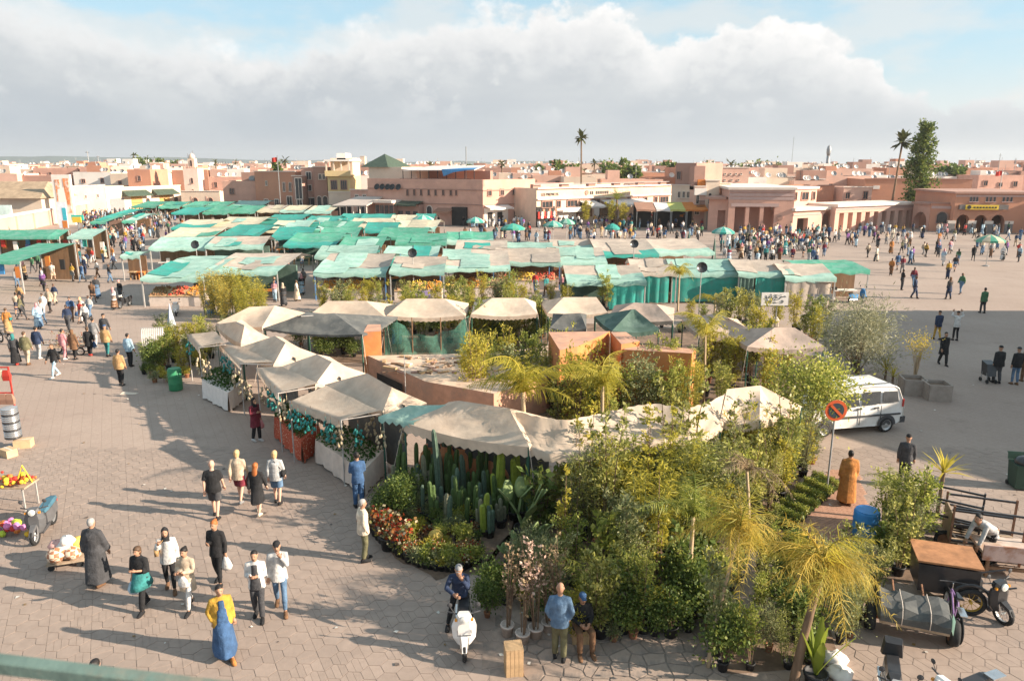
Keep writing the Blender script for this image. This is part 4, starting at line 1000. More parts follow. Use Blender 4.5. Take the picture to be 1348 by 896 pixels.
# shops along the left edge
def left_shop(label, x0, x1, y0, y1, m, yb):
    A, B = G(x0, y1, 2.6), G(x1, y1, 2.6); w = (B - A).length; t = thing('awning_stall', label, 'market stall', (A.x, A.y, 0), math.atan2(B.y - A.y, B.x - A.x), 'shops along the left wall')
    dpt = max(2.0, G(x0, y0, 3.2).y - A.y)
    v, f = sheet([(0, 0, 2.6), (w, 0, 2.6), (w, dpt, 3.2), (0, dpt, 3.2)], max(4, int(w)), 4, .06, .03, x0, .25, .05, True); MB().add(v, f).build('canopy', m, t, True)
    for x in (.1, w - .1):
        for y, z in ((.1, 2.6), (dpt - .1, 3.15)): MB().box((x, y, z / 2), (.09, .09, z)).build('post', POSTM, t)
    MB().b2(0, dpt, 0, w, dpt + .1, 3.1).build('back_wall', WOOD, t)
    rr = random.Random(x0); cl = [BLUE, REDF, WHT, BLACK, AWO, TEAL, mat('navy_cloth', (.03, .05, .12)), mat('pink_cloth', (.6, .25, .28)), YEL]
    gm = MB().b2(-.2, -.22, .5, .2, .05, 1.6).mesh('hanging_garment', CLOTHW)
    for k in range(int(w * 1.6)):
        g = link('hanging_garment', gm, t, (.3 + k / 1.6, dpt - .5 if k % 2 else .4, .55 + .3 * (k % 3)), 0, (1, .5, .8)); setm(g, 0, rr.choice(cl))
left_shop('dark green shop awning over racks of hanging clothes', -20, 62, 303, 312, GRT, 340); left_shop('small tilted green awning between clothes and bag shops', 62, 78, 303, 312, GRT, 330); left_shop('pale green awning over a bag stall with a grey board', 88, 122, 301, 312, MINT, 335)
left_shop('bright green sunshade over straw baskets and pottery', -30, 26, 320, 344, GRT, 380)
stall('small mint side stall jutting into the walkway', 158, 184, 329, 337, MINT, MINT, group='side stalls', ridge=.1)

# ---------------------------------------------------------------- parasols
def parasol(px, py, wpx, m1, m2, label, z=2.6, closed=False):
    c = G(px, py, z); r = wpx / 2 / (FPX / (c.y * .972 + 2)); t = thing('parasol', label, 'parasol', (c.x, c.y, 0)); n = 12
    MB().tube([(0, 0, 0), (0, 0, z + .3)], .04, 6).build('pole', POSTM, t)
    if closed:
        mb = MB()
        for k in range(n):
            a0, a1 = 2 * math.pi * k / n, 2 * math.pi * (k + 1) / n; q = r * (1 if k % 2 else .8); q1 = r * (.8 if k % 2 else 1)
            mb.add([(0, 0, z + .6), (q * math.cos(a0), q * math.sin(a0), .7), (q1 * math.cos(a1), q1 * math.sin(a1), .7)], [(0, 1, 2)], 0)
        mb.build('folded_cloth', [m1], t)
    else:
        mb = MB()
        for k in range(n):
            a0, a1 = 2 * math.pi * k / n, 2 * math.pi * (k + 1) / n; am = (a0 + a1) / 2
            P = lambda a, q, zz: (q * math.cos(a), q * math.sin(a), zz)
            mb.add([P(a0, .05, z + .55), P(a1, .05, z + .55), P(a1, r * .6, z + .32), P(a0, r * .6, z + .32), P(a1, r, z), P(a0, r, z), P(am, r * .97, z + .02), P(a0, r, z - .2), P(am, r * .96, z - .18), P(a1, r, z - .2)], [(0, 3, 2, 1), (3, 5, 6, 4, 2), (5, 7, 8, 6), (6, 8, 9, 4)], k % 2)
        mb.build('cloth', [m1, m2], t)
        rb = MB().tube([(0, 0, z + .1), (r * .7, 0, z + .2)], .015, 4).mesh('rib', POSTM)
        for k in range(6): link('rib', rb, t, None, math.pi * k / 3)
    MB().lathe([(.3, 0), (.3, .08), (.06, .12)], 8).build('base', METAL, t)
parasol(626, 291, 24, TEAL, MINT, 'green and white parasol before the rounded pink corner'); parasol(728, 296, 26, TEAL, MINT, 'striped green parasol in front of the clothes shop'); parasol(746, 293, 22, MINT, GRT, 'pale mint parasol touching the striped green one')
parasol(806, 300, 20, TEAL, TEAL, 'plain teal parasol below the cafe palm'); parasol(952, 305, 30, TEAL, MINT, 'wide teal and white parasol beside the pink hall'); parasol(1303, 316, 36, GRT, CRT, 'big green and cream striped parasol on the open square')
parasol(907, 312, 15, DGRN, DGRN, 'folded dark green parasol standing in the crowd', closed=True); parasol(941, 316, 6, DGRN, DGRN, 'thin folded green parasol at the crowd edge', closed=True)
parasol(675, 300, 32, TEAL, GRT, 'low flat teal parasol among the walkers'); parasol(557, 288, 28, TEAL, MINT, 'teal parasol behind the middle stalls')

# ---------------------------------------------------------------- the plant nursery's tents
def tri_sheet(mb, a, b, c, d=None, n=8, sag=.08, seed=0, mi=0):
    """cloth between eave a-b and ridge d-c (triangle when d is None)"""
    d = c if d is None else d
    rr = random.Random(seed); p1, p2 = rr.uniform(0, 6), rr.uniform(0, 6); v = []; f = []
    a, b, c, d = map(Vector, (a, b, c, d))
    for j in range(n + 1):
        t = j / n
        for i in range(n + 1):
            s = i / n; p = (a * (1 - s) + b * s) * (1 - t) + (d * (1 - s) + c * s) * t
            e = math.sin(math.pi * s) * math.sin(math.pi * min(1, t * .98 + .02)); hang = math.sin(math.pi * s) * (1 - t) ** 2
            v.append(p + Vector((0, 0, -sag * e - sag * .8 * hang + (.03 * math.sin(s * 14 + t * 9 + p1) + .024 * math.sin(t * 21 - s * 5 + p2) + .018 * math.sin(s * 33 - t * 17 + p1 * 2)) * e)))
    for j in range(n):
        for i in range(n):
            q = j * (n + 1) + i; f.append((q, q + 1, q + n + 2, q + n + 1))
    mb.add(v, f, mi); return [v[i] for i in range(n + 1)]
_nt = [0]
def tent(label, W, S, E, p, q, m=TENT, ze=2.4, zr=2.95, depth=None, val=.22, posts=True, dark=False, group='canvas tents over the plant nursery'):
    _nt[0] += 1; sd_ = _nt[0] * 7
    W, S = G(*W, ze), G(*S, ze)
    if depth is not None:
        d = (S - W); nrm = Vector((-d.y, d.x, 0)).normalized(); E = S + nrm * depth
    else: E = G(*E, ze)
    N = W + E - S; p, q = G(*p, zr), G(*q, zr)
    c = (W + S + E + N) / 4; c.z = 0
    # keep the ridge over the plan
    for r in (p, q):
        for _ in range(1):
            pass
    L = lambda v: v - c
    t = thing('nursery_tent', label, 'tent', c, 0, group)
    mb = MB(); W_, S_, E_, N_, p_, q_ = map(L, (W, S, E, N, p, q))
    edges = [tri_sheet(mb, W_, S_, q_, p_, 10, .16, sd_), tri_sheet(mb, S_, E_, q_, None, 10, .14, sd_ + 1), tri_sheet(mb, E_, N_, p_, q_, 8, .10, sd_ + 2), tri_sheet(mb, N_, W_, p_, None, 8, .09, sd_ + 3)]
    mb.build('canopy', m, t, True)
    rr = random.Random(sd_)
    if val:
        hb = MB()
        for ed in edges:
            v = []; f = []; pts = []
            for a, b in zip(ed[:-1], ed[1:]):
                for k in range(3): pts.append(a.lerp(b, k / 3))
            pts.append(ed[-1]); nn = len(pts)
            for i, a in enumerate(pts): v += [a, a + Vector((rr.uniform(-.015, .015), rr.uniform(-.015, .015), -val * (1.12 if i % 2 else .86)))]
            for i in range(nn - 1): f.append((2 * i, 2 * i + 1, 2 * i + 3, 2 * i + 2))
            hb.add(v, f)
        hb.build('hem', m, t, True)
    if posts:
        for v in (W_, S_): u_ = Vector((v.x, v.y, 0)).normalized() * .55; MB().tube([(v.x, v.y, ze - .03), (v.x + u_.x, v.y + u_.y, .02)], .007, 4).build('guy_rope', TRIM, t)
        for v in (W_, S_, E_, N_): MB().tube([(v.x * .98, v.y * .98, 0), (v.x * .98, v.y * .98, ze - .02)], .03, 6).build('post', mat('green_post', (.03, .10, .07), .6, .2, 4), t)
        if dark: a_, b_ = (W_ + N_) / 2, (S_ + E_) / 2; v, f = sheet([(a_.x, a_.y, .1), (b_.x, b_.y, .1), (b_.x, b_.y, 2.45), (a_.x, a_.y, 2.45)], 8, 4, 0, .03, sd_); MB().add(v, f).build('dark_interior_sheet', DGRY, t, True)  # dark sheet added in place of the deep shade inside the tent
        rp = MB(); rp.tube([p_ - Vector((0, 0, .05)), q_ - Vector((0, 0, .05))], .025, 5).build('ridge_pole', POSTM, t)
    return t
tent('white tent with a long flat ridge at the head of the tent row', (285, 425), (345, 430), (404, 412), (328, 404), (362, 402))
tent('small tent with a shaded brown side below the white tent', (284, 427), (317, 452), (355, 444), (311, 423), (322, 428))
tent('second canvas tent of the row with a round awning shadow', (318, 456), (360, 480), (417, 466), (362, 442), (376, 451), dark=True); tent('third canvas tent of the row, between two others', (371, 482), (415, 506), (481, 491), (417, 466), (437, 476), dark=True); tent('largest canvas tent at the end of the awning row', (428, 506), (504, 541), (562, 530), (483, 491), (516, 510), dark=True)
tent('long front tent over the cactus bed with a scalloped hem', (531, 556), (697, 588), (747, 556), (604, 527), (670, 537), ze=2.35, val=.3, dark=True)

def long_awning():
    top = [(668, 538), (706, 548), (745, 553), (790, 544), (835, 534), (862, 531), (905, 537), (932, 530), (962, 514)]; bot = [(694, 588), (722, 597), (752, 598), (800, 592), (838, 584), (868, 583), (905, 577), (936, 568), (953, 555)]; c = G(820, 580); c.z = 0
    t = thing('long_awning', 'long sagging cream cloth strip joining the cactus tent to the end tent', 'awning', c); n = 8; m = len(top); nx = (m - 1) * 6; v = []; f = []; rr = random.Random(9)
    for i in range(nx + 1):
        k = min(m - 2, i // 6); u = (i - 6 * k) / 6; a = Vector(top[k]).lerp(Vector(top[k + 1]), u); b = Vector(bot[k]).lerp(Vector(bot[k + 1]), u); A, B = G(a.x, a.y, 2.85), G(b.x, b.y, 2.3)
        for j in range(n + 2):
            s = min(1, j / n); p = A.lerp(B, s) - c; e = math.sin(math.pi * s) * (.35 + .65 * abs(math.sin(math.pi * i / 12))); p.z += -.14 * e + .035 * math.sin(i * 1.1 + j * .8) * math.sin(math.pi * s) + .02 * math.sin(i * 2.3 - j)
            if j == n + 1: p.z -= .24 * (1.15 if i % 2 else .85)
            v.append(p)
    for i in range(nx):
        for j in range(n + 1): q = i * (n + 2) + j; f.append((q, q + 1, q + n + 3, q + n + 2))
    MB().add(v, f).build('cloth', TENT, t, True)
    for k in range(0, m, 2):
        for q, z in ((top[k], 2.75), (bot[k], 2.2)): p = G(*q, z) - c; MB().tube([(p.x, p.y, 0), (p.x, p.y, z)], .03, 6).build('post', mat('green_post', (.03, .10, .07), .6, .2, 4), t)
long_awning()
tent('pale tent at the right end beside the no-parking sign', (948, 553), (1000, 553), (1056, 535), (957, 512), (1001, 507), ze=2.35, val=.25)
for lb, a, b, p, q, m in (('white back-row tent nearest the white ridge tent', (403, 417), (507, 417), (432, 396), (482, 396), TENT), ('white back-row tent with a thin pole in front', (509, 415), (612, 415), (535, 393), (585, 393), TENT), ('white back-row tent with a pleated hem', (620, 413), (708, 413), (648, 392), (690, 392), TENT),
        ('white back-row tent beside the grey one', (721, 412), (800, 411), (742, 391), (785, 391), TENT), ('grey-brown tent at the end of the back row', (800, 418), (886, 422), (835, 398), (864, 400), TGRY), ('small grey tarp tent behind the orange wall', (724, 431), (772, 432), (742, 413), (764, 412), DGRY),
        ('pointed dark green tarp behind the orange wall', (806, 435), (868, 433), (832, 407), (836, 407), DGRN), ('grey-brown tent with one bright corner behind the fronds', (920, 440), (1000, 440), (944, 412), (958, 418), TGRY), ('low grey-brown tent under the white sign', (984, 456), (1086, 456), (1020, 431), (1046, 431), TGRY)):
    tent(lb, a, b, None, p, q, m, depth=3.4, ze=2.4, zr=2.95, val=.2)
tent('dark grey sagging tarp beside the pillar', (346, 432), (477, 440), None, (396, 415), (440, 412), DGRY, depth=4, ze=2.6, zr=3.2, val=.1)
# projecting awnings over the walkway
def awn(label, pts, m=TENT):
    P = [G(x, y, z) for x, y, z in pts]; c = sum(P, Vector()) / 4; c.z = 0
    v, f = sheet([p - c for p in P], 10, 6, .08, .02, int(pts[0][0]), .26, .14, True)
    t = thing('nursery_awning', label, 'awning', c, 0, 'awnings over the nursery counters'); MB().add(v, f).build('cloth', m, t, True)
    for k in (0, 1): MB().tube([P[k] - c - Vector((0, 0, .02)), P[3 - k] - c - Vector((0, 0, .12))], .022, 5).build('arm', TRIM, t)
    q = P[1] - c; MB().tube([(q.x, q.y, 0), (q.x, q.y, q.z)], .025, 6).build('post', POSTM, t); q = P[0] - c; MB().tube([(q.x, q.y, 0), (q.x, q.y, q.z)], .025, 6).build('post', POSTM, t)
awn('smallest awning at the barrel end of the counters', [(247, 440, 2.25), (262, 457, 2.2), (296, 450, 2.5), (284, 436, 2.5)]); awn('awning over the white-clothed herb table', [(288, 452, 2.2), (316, 478, 2.2), (360, 476, 2.5), (318, 456, 2.5)])
awn('awning over the red dotted table', [(338, 484, 2.2), (366, 517, 2.2), (420, 504, 2.5), (371, 482, 2.5)]); awn('widest awning over the long cream table', [(382, 528, 2.2), (449, 552, 2.2), (500, 540, 2.5), (430, 507, 2.5)])
t = thing('patch_tarp', 'torn mint green tarp patch between two canvas tents', 'tarp', G(535, 545)); 
v, f = sheet([p - G(535, 545) for p in (G(498, 548, 2.45), G(545, 556, 2.4), (G(588, 532, 2.75)), G(540, 533, 2.75))], 10, 6, .06, .05, 5, .15, .3, True); MB().add(v, f).build('cloth', MINT, t, True); MB().tube([(0, 0, 0), (0, 0, 2.5)], .02, 5).build('post', POSTM, t)

# ---------------------------------------------------------------- the nursery's walled hut
ORW = mat('orange_wall', (.60, .225, .075), .9, .16, 2.2, .6, stain=(.46, .19, .085), stain_scale=1.1); PKW = mat('pink_wall_paint', (.56, .30, .20), .9, .16, 2.2, .6, stain=(.42, .25, .18), stain_scale=1.2); SANDT = mat('sandy_roof', (.58, .43, .32), .95, .15, 1.5, .4, stain=(.44, .31, .22), stain_scale=1.2)
def hut():
    c = G(640, 520); c.z = 0
    t = thing('walled_hut', 'orange and pink walled hut with a littered flat roof amid the nursery', 'hut', c)
    def pr(name, pts, z0, z1, m, mt=None):
        P = [G(x, y, z1) - c for x, y in pts]; a = MB().prism([(p.x, p.y) for p in P], z0, z1)
        if sum(P[i].x * P[(i + 1) % len(P)].y - P[(i + 1) % len(P)].x * P[i].y for i in range(len(P))) < 0: a.f = [tuple(reversed(q)) for q in a.f]
        o = a.build(name, m, t)
        if mt: MB().add([(p.x, p.y, z1 + .004) for p in P], [tuple(range(len(P)))]).build('coping', mt, o)
        return o
    pr('roof_slab', [(484, 468), (560, 502), (650, 518), (720, 496), (752, 466), (722, 455), (640, 465)], -.05, 1.5, PKW, SANDT)
    pr('pillar', [(478, 437), (501, 436), (501, 427), (484, 427)], -.05, 2.6, ORW, PKW)
    pr('tower_block', [(722, 437), (737, 461), (760, 456), (803, 436)], -.05, 2.8, ORW, PKW)
    pr('corner_block', [(804, 437), (818, 453), (842, 449), (824, 437)], -.05, 2.8, ORW, PKW)
    pr('right_wall', [(821, 460), (911, 465), (916, 459), (830, 453)], -.05, 2.6, ORW, PKW)
    a, b = G(484, 470, 1.49) - c, G(562, 504, 1.49) - c
    d = (b - a); n = Vector((d.y, -d.x, 0)).normalized() * .05
    o = MB().add([a + d * .18 + n - Vector((0, 0, .95)), a + d * .62 + n - Vector((0, 0, .95)), a + d * .62 + n - Vector((0, 0, .5)), a + d * .18 + n - Vector((0, 0, .5))], [(0, 1, 2, 3)]).build('wall_opening', DARK, t)
    rr = random.Random(4)
    for k in range(70):     # litter on the roof: boards, scraps, dry leaves
        p = G(rr.uniform(505, 700), rr.uniform(469, 492), 1.5) - c
        MB().box((0, 0, 0), (rr.uniform(.1, .7), rr.uniform(.06, .2), rr.uniform(.02, .08))).build('roof_scrap', rr.choice([CRATE, WOOD, SANDT, TRIM, BRN]), t, loc=(p.x, p.y, 1.545)).rotation_euler[2] = rr.uniform(0, 3)
    # iron fence by the right wall
    fa, fb = G(822, 500, 1.2), G(908, 505, 1.2); q = thing('iron_fence', 'low black iron fence along the orange wall', 'fence', (fa.x, fa.y - .3, 0), math.atan2(fb.y - fa.y, fb.x - fa.x)); Lf = (fb - fa).length
    bm = MB().tube([(0, 0, 0), (0, 0, 1.9)], .016, 5).mesh('bar', BLACK)
    for k in range(22): link('bar', bm, q, (Lf * k / 21, 0, 0))
    for z in (.2, 1.75): MB().tube([(0, 0, z), (Lf, 0, z)], .02, 5).build('rail', BLACK, q)
    g = G(806, 470, 0); gate = thing('iron_gate', 'dark iron gate leaf swung open against the orange wall', 'gate', G(805, 474, .6).xyz * 1.0, rad(-50)); gate.location.z = 0
    MB().b2(0, 0, .1, 1.1, .05, 2.1).build('leaf', mat('rust_iron', (.07, .035, .025), .8, .3, 5), gate)
hut()
# green netting fence behind the hut
def net_material():
    m, nt, o = _new('green_net'); d = nt.nodes.new('ShaderNodeBsdfDiffuse'); d.inputs[0].default_value = (.12, .30, .23, 1); tr = nt.nodes.new('ShaderNodeBsdfTransparent'); w = nt.nodes.new('ShaderNodeTexNoise'); w.inputs['Scale'].default_value = 6
    mx = nt.nodes.new('ShaderNodeMixShader'); c = nt.nodes.new('ShaderNodeTexCoord'); nt.links.new(c.outputs['Object'], w.inputs[0]); r = _ramp(nt, w.outputs[0], [(.3, (.35,) * 3), (.7, (.62,) * 3)])
    nt.links.new(r, mx.inputs[0]); nt.links.new(d.outputs[0], mx.inputs[1]); nt.links.new(tr.outputs[0], mx.inputs[2]); nt.links.new(mx.outputs[0], o.inputs[0]); return m
def netting():
    A, B = G(506, 462, .9), G(618, 462, .9); t = thing('shade_net', 'sagging green shade net strung behind the hut roof', 'netting', (A.x, A.y, 0)); w = (B - A).length; v = []; f = []
    for i in range(13):
        s = i / 12; zt = 2.7 - 1.0 * math.sin(math.pi * s) ** .8 * (1 if s > .3 else .7) - .1 * math.sin(i * 2.1)
        for j in range(4): v.append((w * s, .12 * math.sin(i * 1.5 + j), .6 + (zt - .6) * j / 3))
    for i in range(12):
        for j in range(3): f.append((4 * i + j, 4 * i + 4 + j, 4 * i + 5 + j, 4 * i + 1 + j))
    MB().add(v, f).build('net', net_material(), t, True)
    for k in range(4): MB().tube([(w * k / 3, .05, 0), (w * k / 3, .05, 2.6)], .03, 5).build('post', WOOD, t)
netting()
# ---------------------------------------------------------------- counters with cloths, herbs, hanging gourds
RDOT = mat('red_dotted_cloth', (.48, .085, .035), .9, .12, 3)
def dotted():
    m, nt, o = _new('red_dotted'); b = nt.nodes.new('ShaderNodeBsdfPrincipled'); t = nt.nodes.new('ShaderNodeTexCoord'); v = nt.nodes.new('ShaderNodeTexVoronoi'); v.inputs['Scale'].default_value = 11
    nt.links.new(t.outputs['Object'], v.inputs[0]); c = _ramp(nt, v.outputs['Distance'], [(.20, (.66, .42, .28)), (.28, (.45, .08, .035))]); nt.links.new(c, b.inputs['Base Color']); b.inputs['Roughness'].default_value = .9; nt.links.new(b.outputs[0], o.inputs[0]); return m
RDOT = dotted()
HERB = leafmat('herb_leaf', [(.03, .075, .015), (.06, .13, .03), (.10, .17, .04)])
def table(label, pts, z, m, name='market_table'):
    """cloth-covered table, given its front-left, front-right, back-right top corners"""
    a, b, d = (G(x, y, z) for x, y in pts); e = a + d - b; c = (a + b + d + e) / 4; c.z = 0; t = thing(name, label, 'table', c, 0, 'cloth-covered counters of the nursery')
    P = [p - c for p in (a, b, d, e)]; mb = MB(); mb.add([p for p in P], [(0, 1, 2, 3)]); rr = random.Random(int(pts[0][0]))
    for p, q in ((P[0], P[1]), (P[1], P[2]), (P[2], P[3]), (P[3], P[0])):
        n = 14; v = []; f = []; dd = (q - p); nr = Vector((dd.y, -dd.x, 0)).normalized()
        for i in range(n + 1):
            s = p.lerp(q, i / n); w = .035 * math.sin(i * 2.3) + rr.uniform(-.01, .01)
            v += [s, s + nr * (.03 + w) - Vector((0, 0, z * .5)), s + nr * (.04 + w * 1.4) - Vector((0, 0, z - .03 - (.06 * abs(math.sin(i * .5)))))]
        for i in range(n):
            for k in range(2): f.append((3 * i + k, 3 * i + k + 1, 3 * i + k + 4, 3 * i + k + 3))
        mb.add(v, f)
    mb.build('tablecloth', m, t, True)
    for p in P: MB().box((p.x * .9, p.y * .9, z / 2 - .02), (.05, .05, z - .04)).build('leg', WOOD, t)
    n = 900; s, u = NR.rand(n), NR.rand(n); A, B, D = np.array(P[0]), np.array(P[1]), np.array(P[3]); base = A + np.outer(s, B - A) * .96 + np.outer(u, D - A) * .96
    h = thing('herb_heap', 'heap of fresh green herbs on the ' + ' '.join(label.split()[:5]), 'herbs', c); base[:, 2] = z + .04 + .42 * np.sin(np.pi * s) ** .5 * np.sin(np.pi * u) ** .5 * NR.rand(n)
    V, F = leaves(base, .10, .045); o = link('leaves', npmesh('leaves', V, F, HERB), h); o['kind'] = 'stuff'
def leaves(P, L, Wd, up=.3, dirs=None, rs=None, jit=.35):
    """one folded leaf (two quads) per point; returns verts, quads"""
    rs = rs or NR; n = len(P); d = rs.normal(size=(n, 3)) if dirs is None else dirs + rs.normal(size=(n, 3)) * jit
    d[:, 2] += up * (dirs is None); d /= np.linalg.norm(d, axis=1, keepdims=True) + 1e-9
    k = rs.normal(size=(n, 3)); s = np.cross(d, k); s /= np.linalg.norm(s, axis=1, keepdims=True) + 1e-9
    sz = (.65 + .7 * rs.rand(n, 1)); l = d * L * sz; w = s * Wd * sz
    V = np.empty((n, 4, 3)); V[:, 0] = P; V[:, 1] = P + l * .5 + w; V[:, 2] = P + l; V[:, 3] = P + l * .5 - w
    F = np.arange(4 * n).reshape(n, 4); return V.reshape(-1, 3), F
table('white sheet draped table under the second awning', [(266, 500), (300, 517), (322, 500)], .85, CLOTHW); table('red dotted cloth table beside the white sheet one', [(361, 548), (397, 580), (420, 560)], .85, RDOT); table('long cream cloth table by the man in the blue suit', [(415, 578), (478, 620), (505, 592)], .85, PALE)
def gourd_mesh(name, m, seed):
    rr = random.Random(seed); mb = MB(); mb.tube([(0, 0, 0), (0, 0, -.2)], .008, 4)
    for k in range(16):
        a = rr.uniform(0, 6.3); z = -.12 - .034 * k; r = .05 + .05 * math.sin(math.pi * k / 15) + rr.uniform(0, .03); o = Vector((r * math.cos(a), r * math.sin(a), z)); L = rr.uniform(.10, .15)
        dv = Vector((math.cos(a) * .35, math.sin(a) * .35, -1)).normalized() * L
        mb.tube([o, o + dv * .3, o + dv * .7, o + dv], [.010, .034, .040, .008], 6)
    return mb.mesh(name, m, True)
GT = gourd_mesh('gourd_bunch', mat('teal_gourd', (.04, .28, .25), .5, .35, 14, rnd=.3), 1); GB = gourd_mesh('gourd_bunch', mat('buff_gourd', (.42, .34, .22), .7, .35, 14, rnd=.3), 2)
for i, (px, py, k) in enumerate([(248, 452, 1), (256, 447, 1), (263, 474, 0), (271, 480, 0), (302, 478, 1), (295, 471, 1), (310, 492, 0), (318, 500, 0), (325, 508, 0), (348, 512, 0), (356, 516, 1), (362, 520, 1), (370, 532, 0), (377, 528, 0), (384, 540, 1), (392, 545, 1), (402, 549, 1), (409, 547, 1), (428, 556, 1), (435, 560, 1), (446, 566, 0), (471, 566, 1), (487, 552, 0), (501, 570, 0), (530, 566, 0)]):
    p = G(px, py - 8, 2.15); o = link('gourd_bunch', GB if k == 0 else GT, None, p, R.uniform(0, 6), R.uniform(.95, 1.25)); tag(o, ('buff dried' if k == 0 else 'teal painted') + ' gourd bunch hanging from the nursery awnings', 'gourds', ('buff' if k == 0 else 'teal') + ' gourd bunches')
    MB().tube([(0, 0, -.05), (0, 0, .12)], .006, 4).build('hanging_cord', WOOD, o)
TC = mat('terracotta_jar', (.46, .20, .095), .8, .18, 5, .2, rnd=.15)
jar = MB().lathe([(.14, 0), (.30, .25), (.34, .55), (.27, .85), (.14, 1.0), (.17, 1.08), (.14, 1.06), (.10, .95)], 14).mesh('jar', TC, True)
for i, (px, py, s) in enumerate([(566, 640, 1.0), (588, 646, 1.12), (609, 648, 1.1), (630, 650, 1.05), (650, 654, 1.1), (668, 658, 1.0), (577, 628, .95), (640, 640, .95)]):
    p = G(px, py); tag(link('terracotta_jar', jar, None, (p.x, p.y + .4, 0), R.uniform(0, 6), s * 1.15), 'large terracotta jar standing behind the tall cacti', 'jar', 'terracotta jars behind the cacti')
# ---------------------------------------------------------------- plants
LG = leafmat('leaf_green', [(.15, .18, .04), (.32, .35, .07), (.48, .47, .10), (.64, .58, .18)], .52, .42, .4)
LG2 = leafmat('leaf_olive', [(.11, .12, .035), (.28, .28, .07), (.46, .43, .11), (.68, .62, .26)], .52, .4, .35)
LD = leafmat('leaf_dark', [(.06, .10, .025), (.13, .18, .04), (.24, .27, .06)], .38)
LY = leafmat('leaf_yellow', [(.27, .26, .04), (.46, .39, .05), (.62, .50, .08), (.36, .34, .06)], .5)
LGO = leafmat('leaf_gold', [(.46, .32, .05), (.64, .46, .08), (.76, .57, .14), (.50, .40, .09), (.40, .36, .09)], .48)
LS = leafmat('leaf_silver', [(.22, .21, .12), (.40, .37, .23), (.58, .52, .36), (.28, .26, .14)], .3)
LB = leafmat('leaf_blue_green', [(.13, .16, .07), (.26, .27, .12), (.40, .39, .20)], .35)
LDRY = leafmat('leaf_dry', [(.34, .23, .13), (.46, .34, .22), (.24, .15, .07)], .3)
LPINK = leafmat('blossom_pink', [(.62, .40, .33), (.70, .52, .42), (.50, .30, .22)], .35)
LRED = leafmat('flower_red', [(.42, .03, .02), (.05, .09, .02), (.50, .06, .02), (.08, .12, .03), (.60, .45, .30), (.06, .10, .02)], .2)
BARK = mat('bark', (.17, .11, .07), .9, .3, 9, .6, zs=.25); BARKP = mat('pale_bark', (.42, .31, .20), .9, .25, 9, .5, zs=.25); STEMG = mat('green_stem', (.13, .15, .05), .8, .3, 9)
POTB = mat('black_pot', (.022, .022, .024), .6, .3, 6); POTT = mat('clay_pot', (.42, .19, .10), .85, .2, 6); POTW = mat('white_pot', (.60, .50, .44), .8, .2, 6, stain=(.42, .33, .27))
def shrub_mesh(seed, h, w, n, L, Wd, m, zlo=.25, clumps=26, round_=.5, top=.5, tight=.16):
    rs = np.random.RandomState(seed); C = []
    while len(C) < clumps:
        p = rs.uniform(-1, 1, 3)
        if np.dot(p, p) < 1 and np.dot(p, p) > .12 * round_: C.append(p)
    C = np.array(C) * np.array([w / 2 * .82, w / 2 * .82, (h - h * zlo) / 2 * .86]); C[:, 2] += h * (1 + zlo) / 2
    C[:, :2] *= (1 - top * .35 * ((C[:, 2:3] / h) - .5) * 2) if top > 0 else 1.0
    k = rs.randint(0, clumps, n); sp = tight * w * (0.6 + .8 * rs.rand(clumps))[k][:, None]
    P = C[k] + rs.normal(size=(n, 3)) * sp * np.array([1, 1, .85]); P[:, 2] = np.maximum(P[:, 2], .05)
    out = P - C[k]; out /= np.linalg.norm(out, axis=1, keepdims=True) + 1e-6; out[:, 2] += .15
    V, F = leaves(P, L, Wd, 0, out, rs, .6)
    st = MB(); rr = random.Random(seed)
    for c in C[:min(clumps, 14)]:
        b = (rr.uniform(-.04, .04), rr.uniform(-.04, .04), 0); mid = (c[0] * .35 + rr.uniform(-.05, .05), c[1] * .35, c[2] * .5)
        st.tube([b, mid, tuple(c)], [.022 * h / 2, .014 * h / 2, .005], 4)
    return npmesh('foliage', V, F, m), st.mesh('stems', BARK)
def sapling_mesh(seed, h, w, n, L, Wd, m, leaders=7, tight=.075, zlo=.25, up=.3):
    """several leaning leaders with side twigs; leaves sit on the twigs, sky shows between"""
    rs = np.random.RandomState(seed); st = MB(); A = []; B = []
    for k in range(leaders):
        a = rs.uniform(0, 6.3); hh = h * rs.uniform(.55, 1.08); r = w / 2 * rs.uniform(.15, .95); e = np.array([r * math.cos(a), r * math.sin(a), hh]); b = np.array([.05 * math.cos(a), .05 * math.sin(a), 0]); mid = b * .4 + e * np.array([.38, .38, .55]); st.tube([b, mid, e], [.016 * h / 2, .010 * h / 2, .004], 4)
        for q in range(9):
            t = rs.uniform(zlo, 1); p = (1 - t) ** 2 * b + 2 * t * (1 - t) * mid + t * t * e; c = rs.uniform(0, 6.3); l = w * .28 * (1.15 - .7 * t) * rs.uniform(.5, 1.2); d = np.array([l * math.cos(c), l * math.sin(c), l * rs.uniform(-.1, .9)]); A.append(p); B.append(p + d)
            if q % 2: st.tube([p, p + d], [.006, .002], 3)
        A.append(e * .9 + b * .1); B.append(e)
    A, B = np.array(A), np.array(B); k = rs.randint(0, len(A), n); t = rs.rand(n, 1) ** .7; P = A[k] + (B[k] - A[k]) * t + rs.normal(size=(n, 3)) * tight * w * .5; D = (B[k] - A[k]); D /= np.linalg.norm(D, axis=1, keepdims=True) + 1e-6; D[:, 2] += up - .5 * rs.rand(n); P[:, 2] = np.maximum(P[:, 2], .05)
    V, F = leaves(P, L, Wd, 0, D, rs, .55); return npmesh('foliage', V, F, m), st.mesh('stems', BARK)
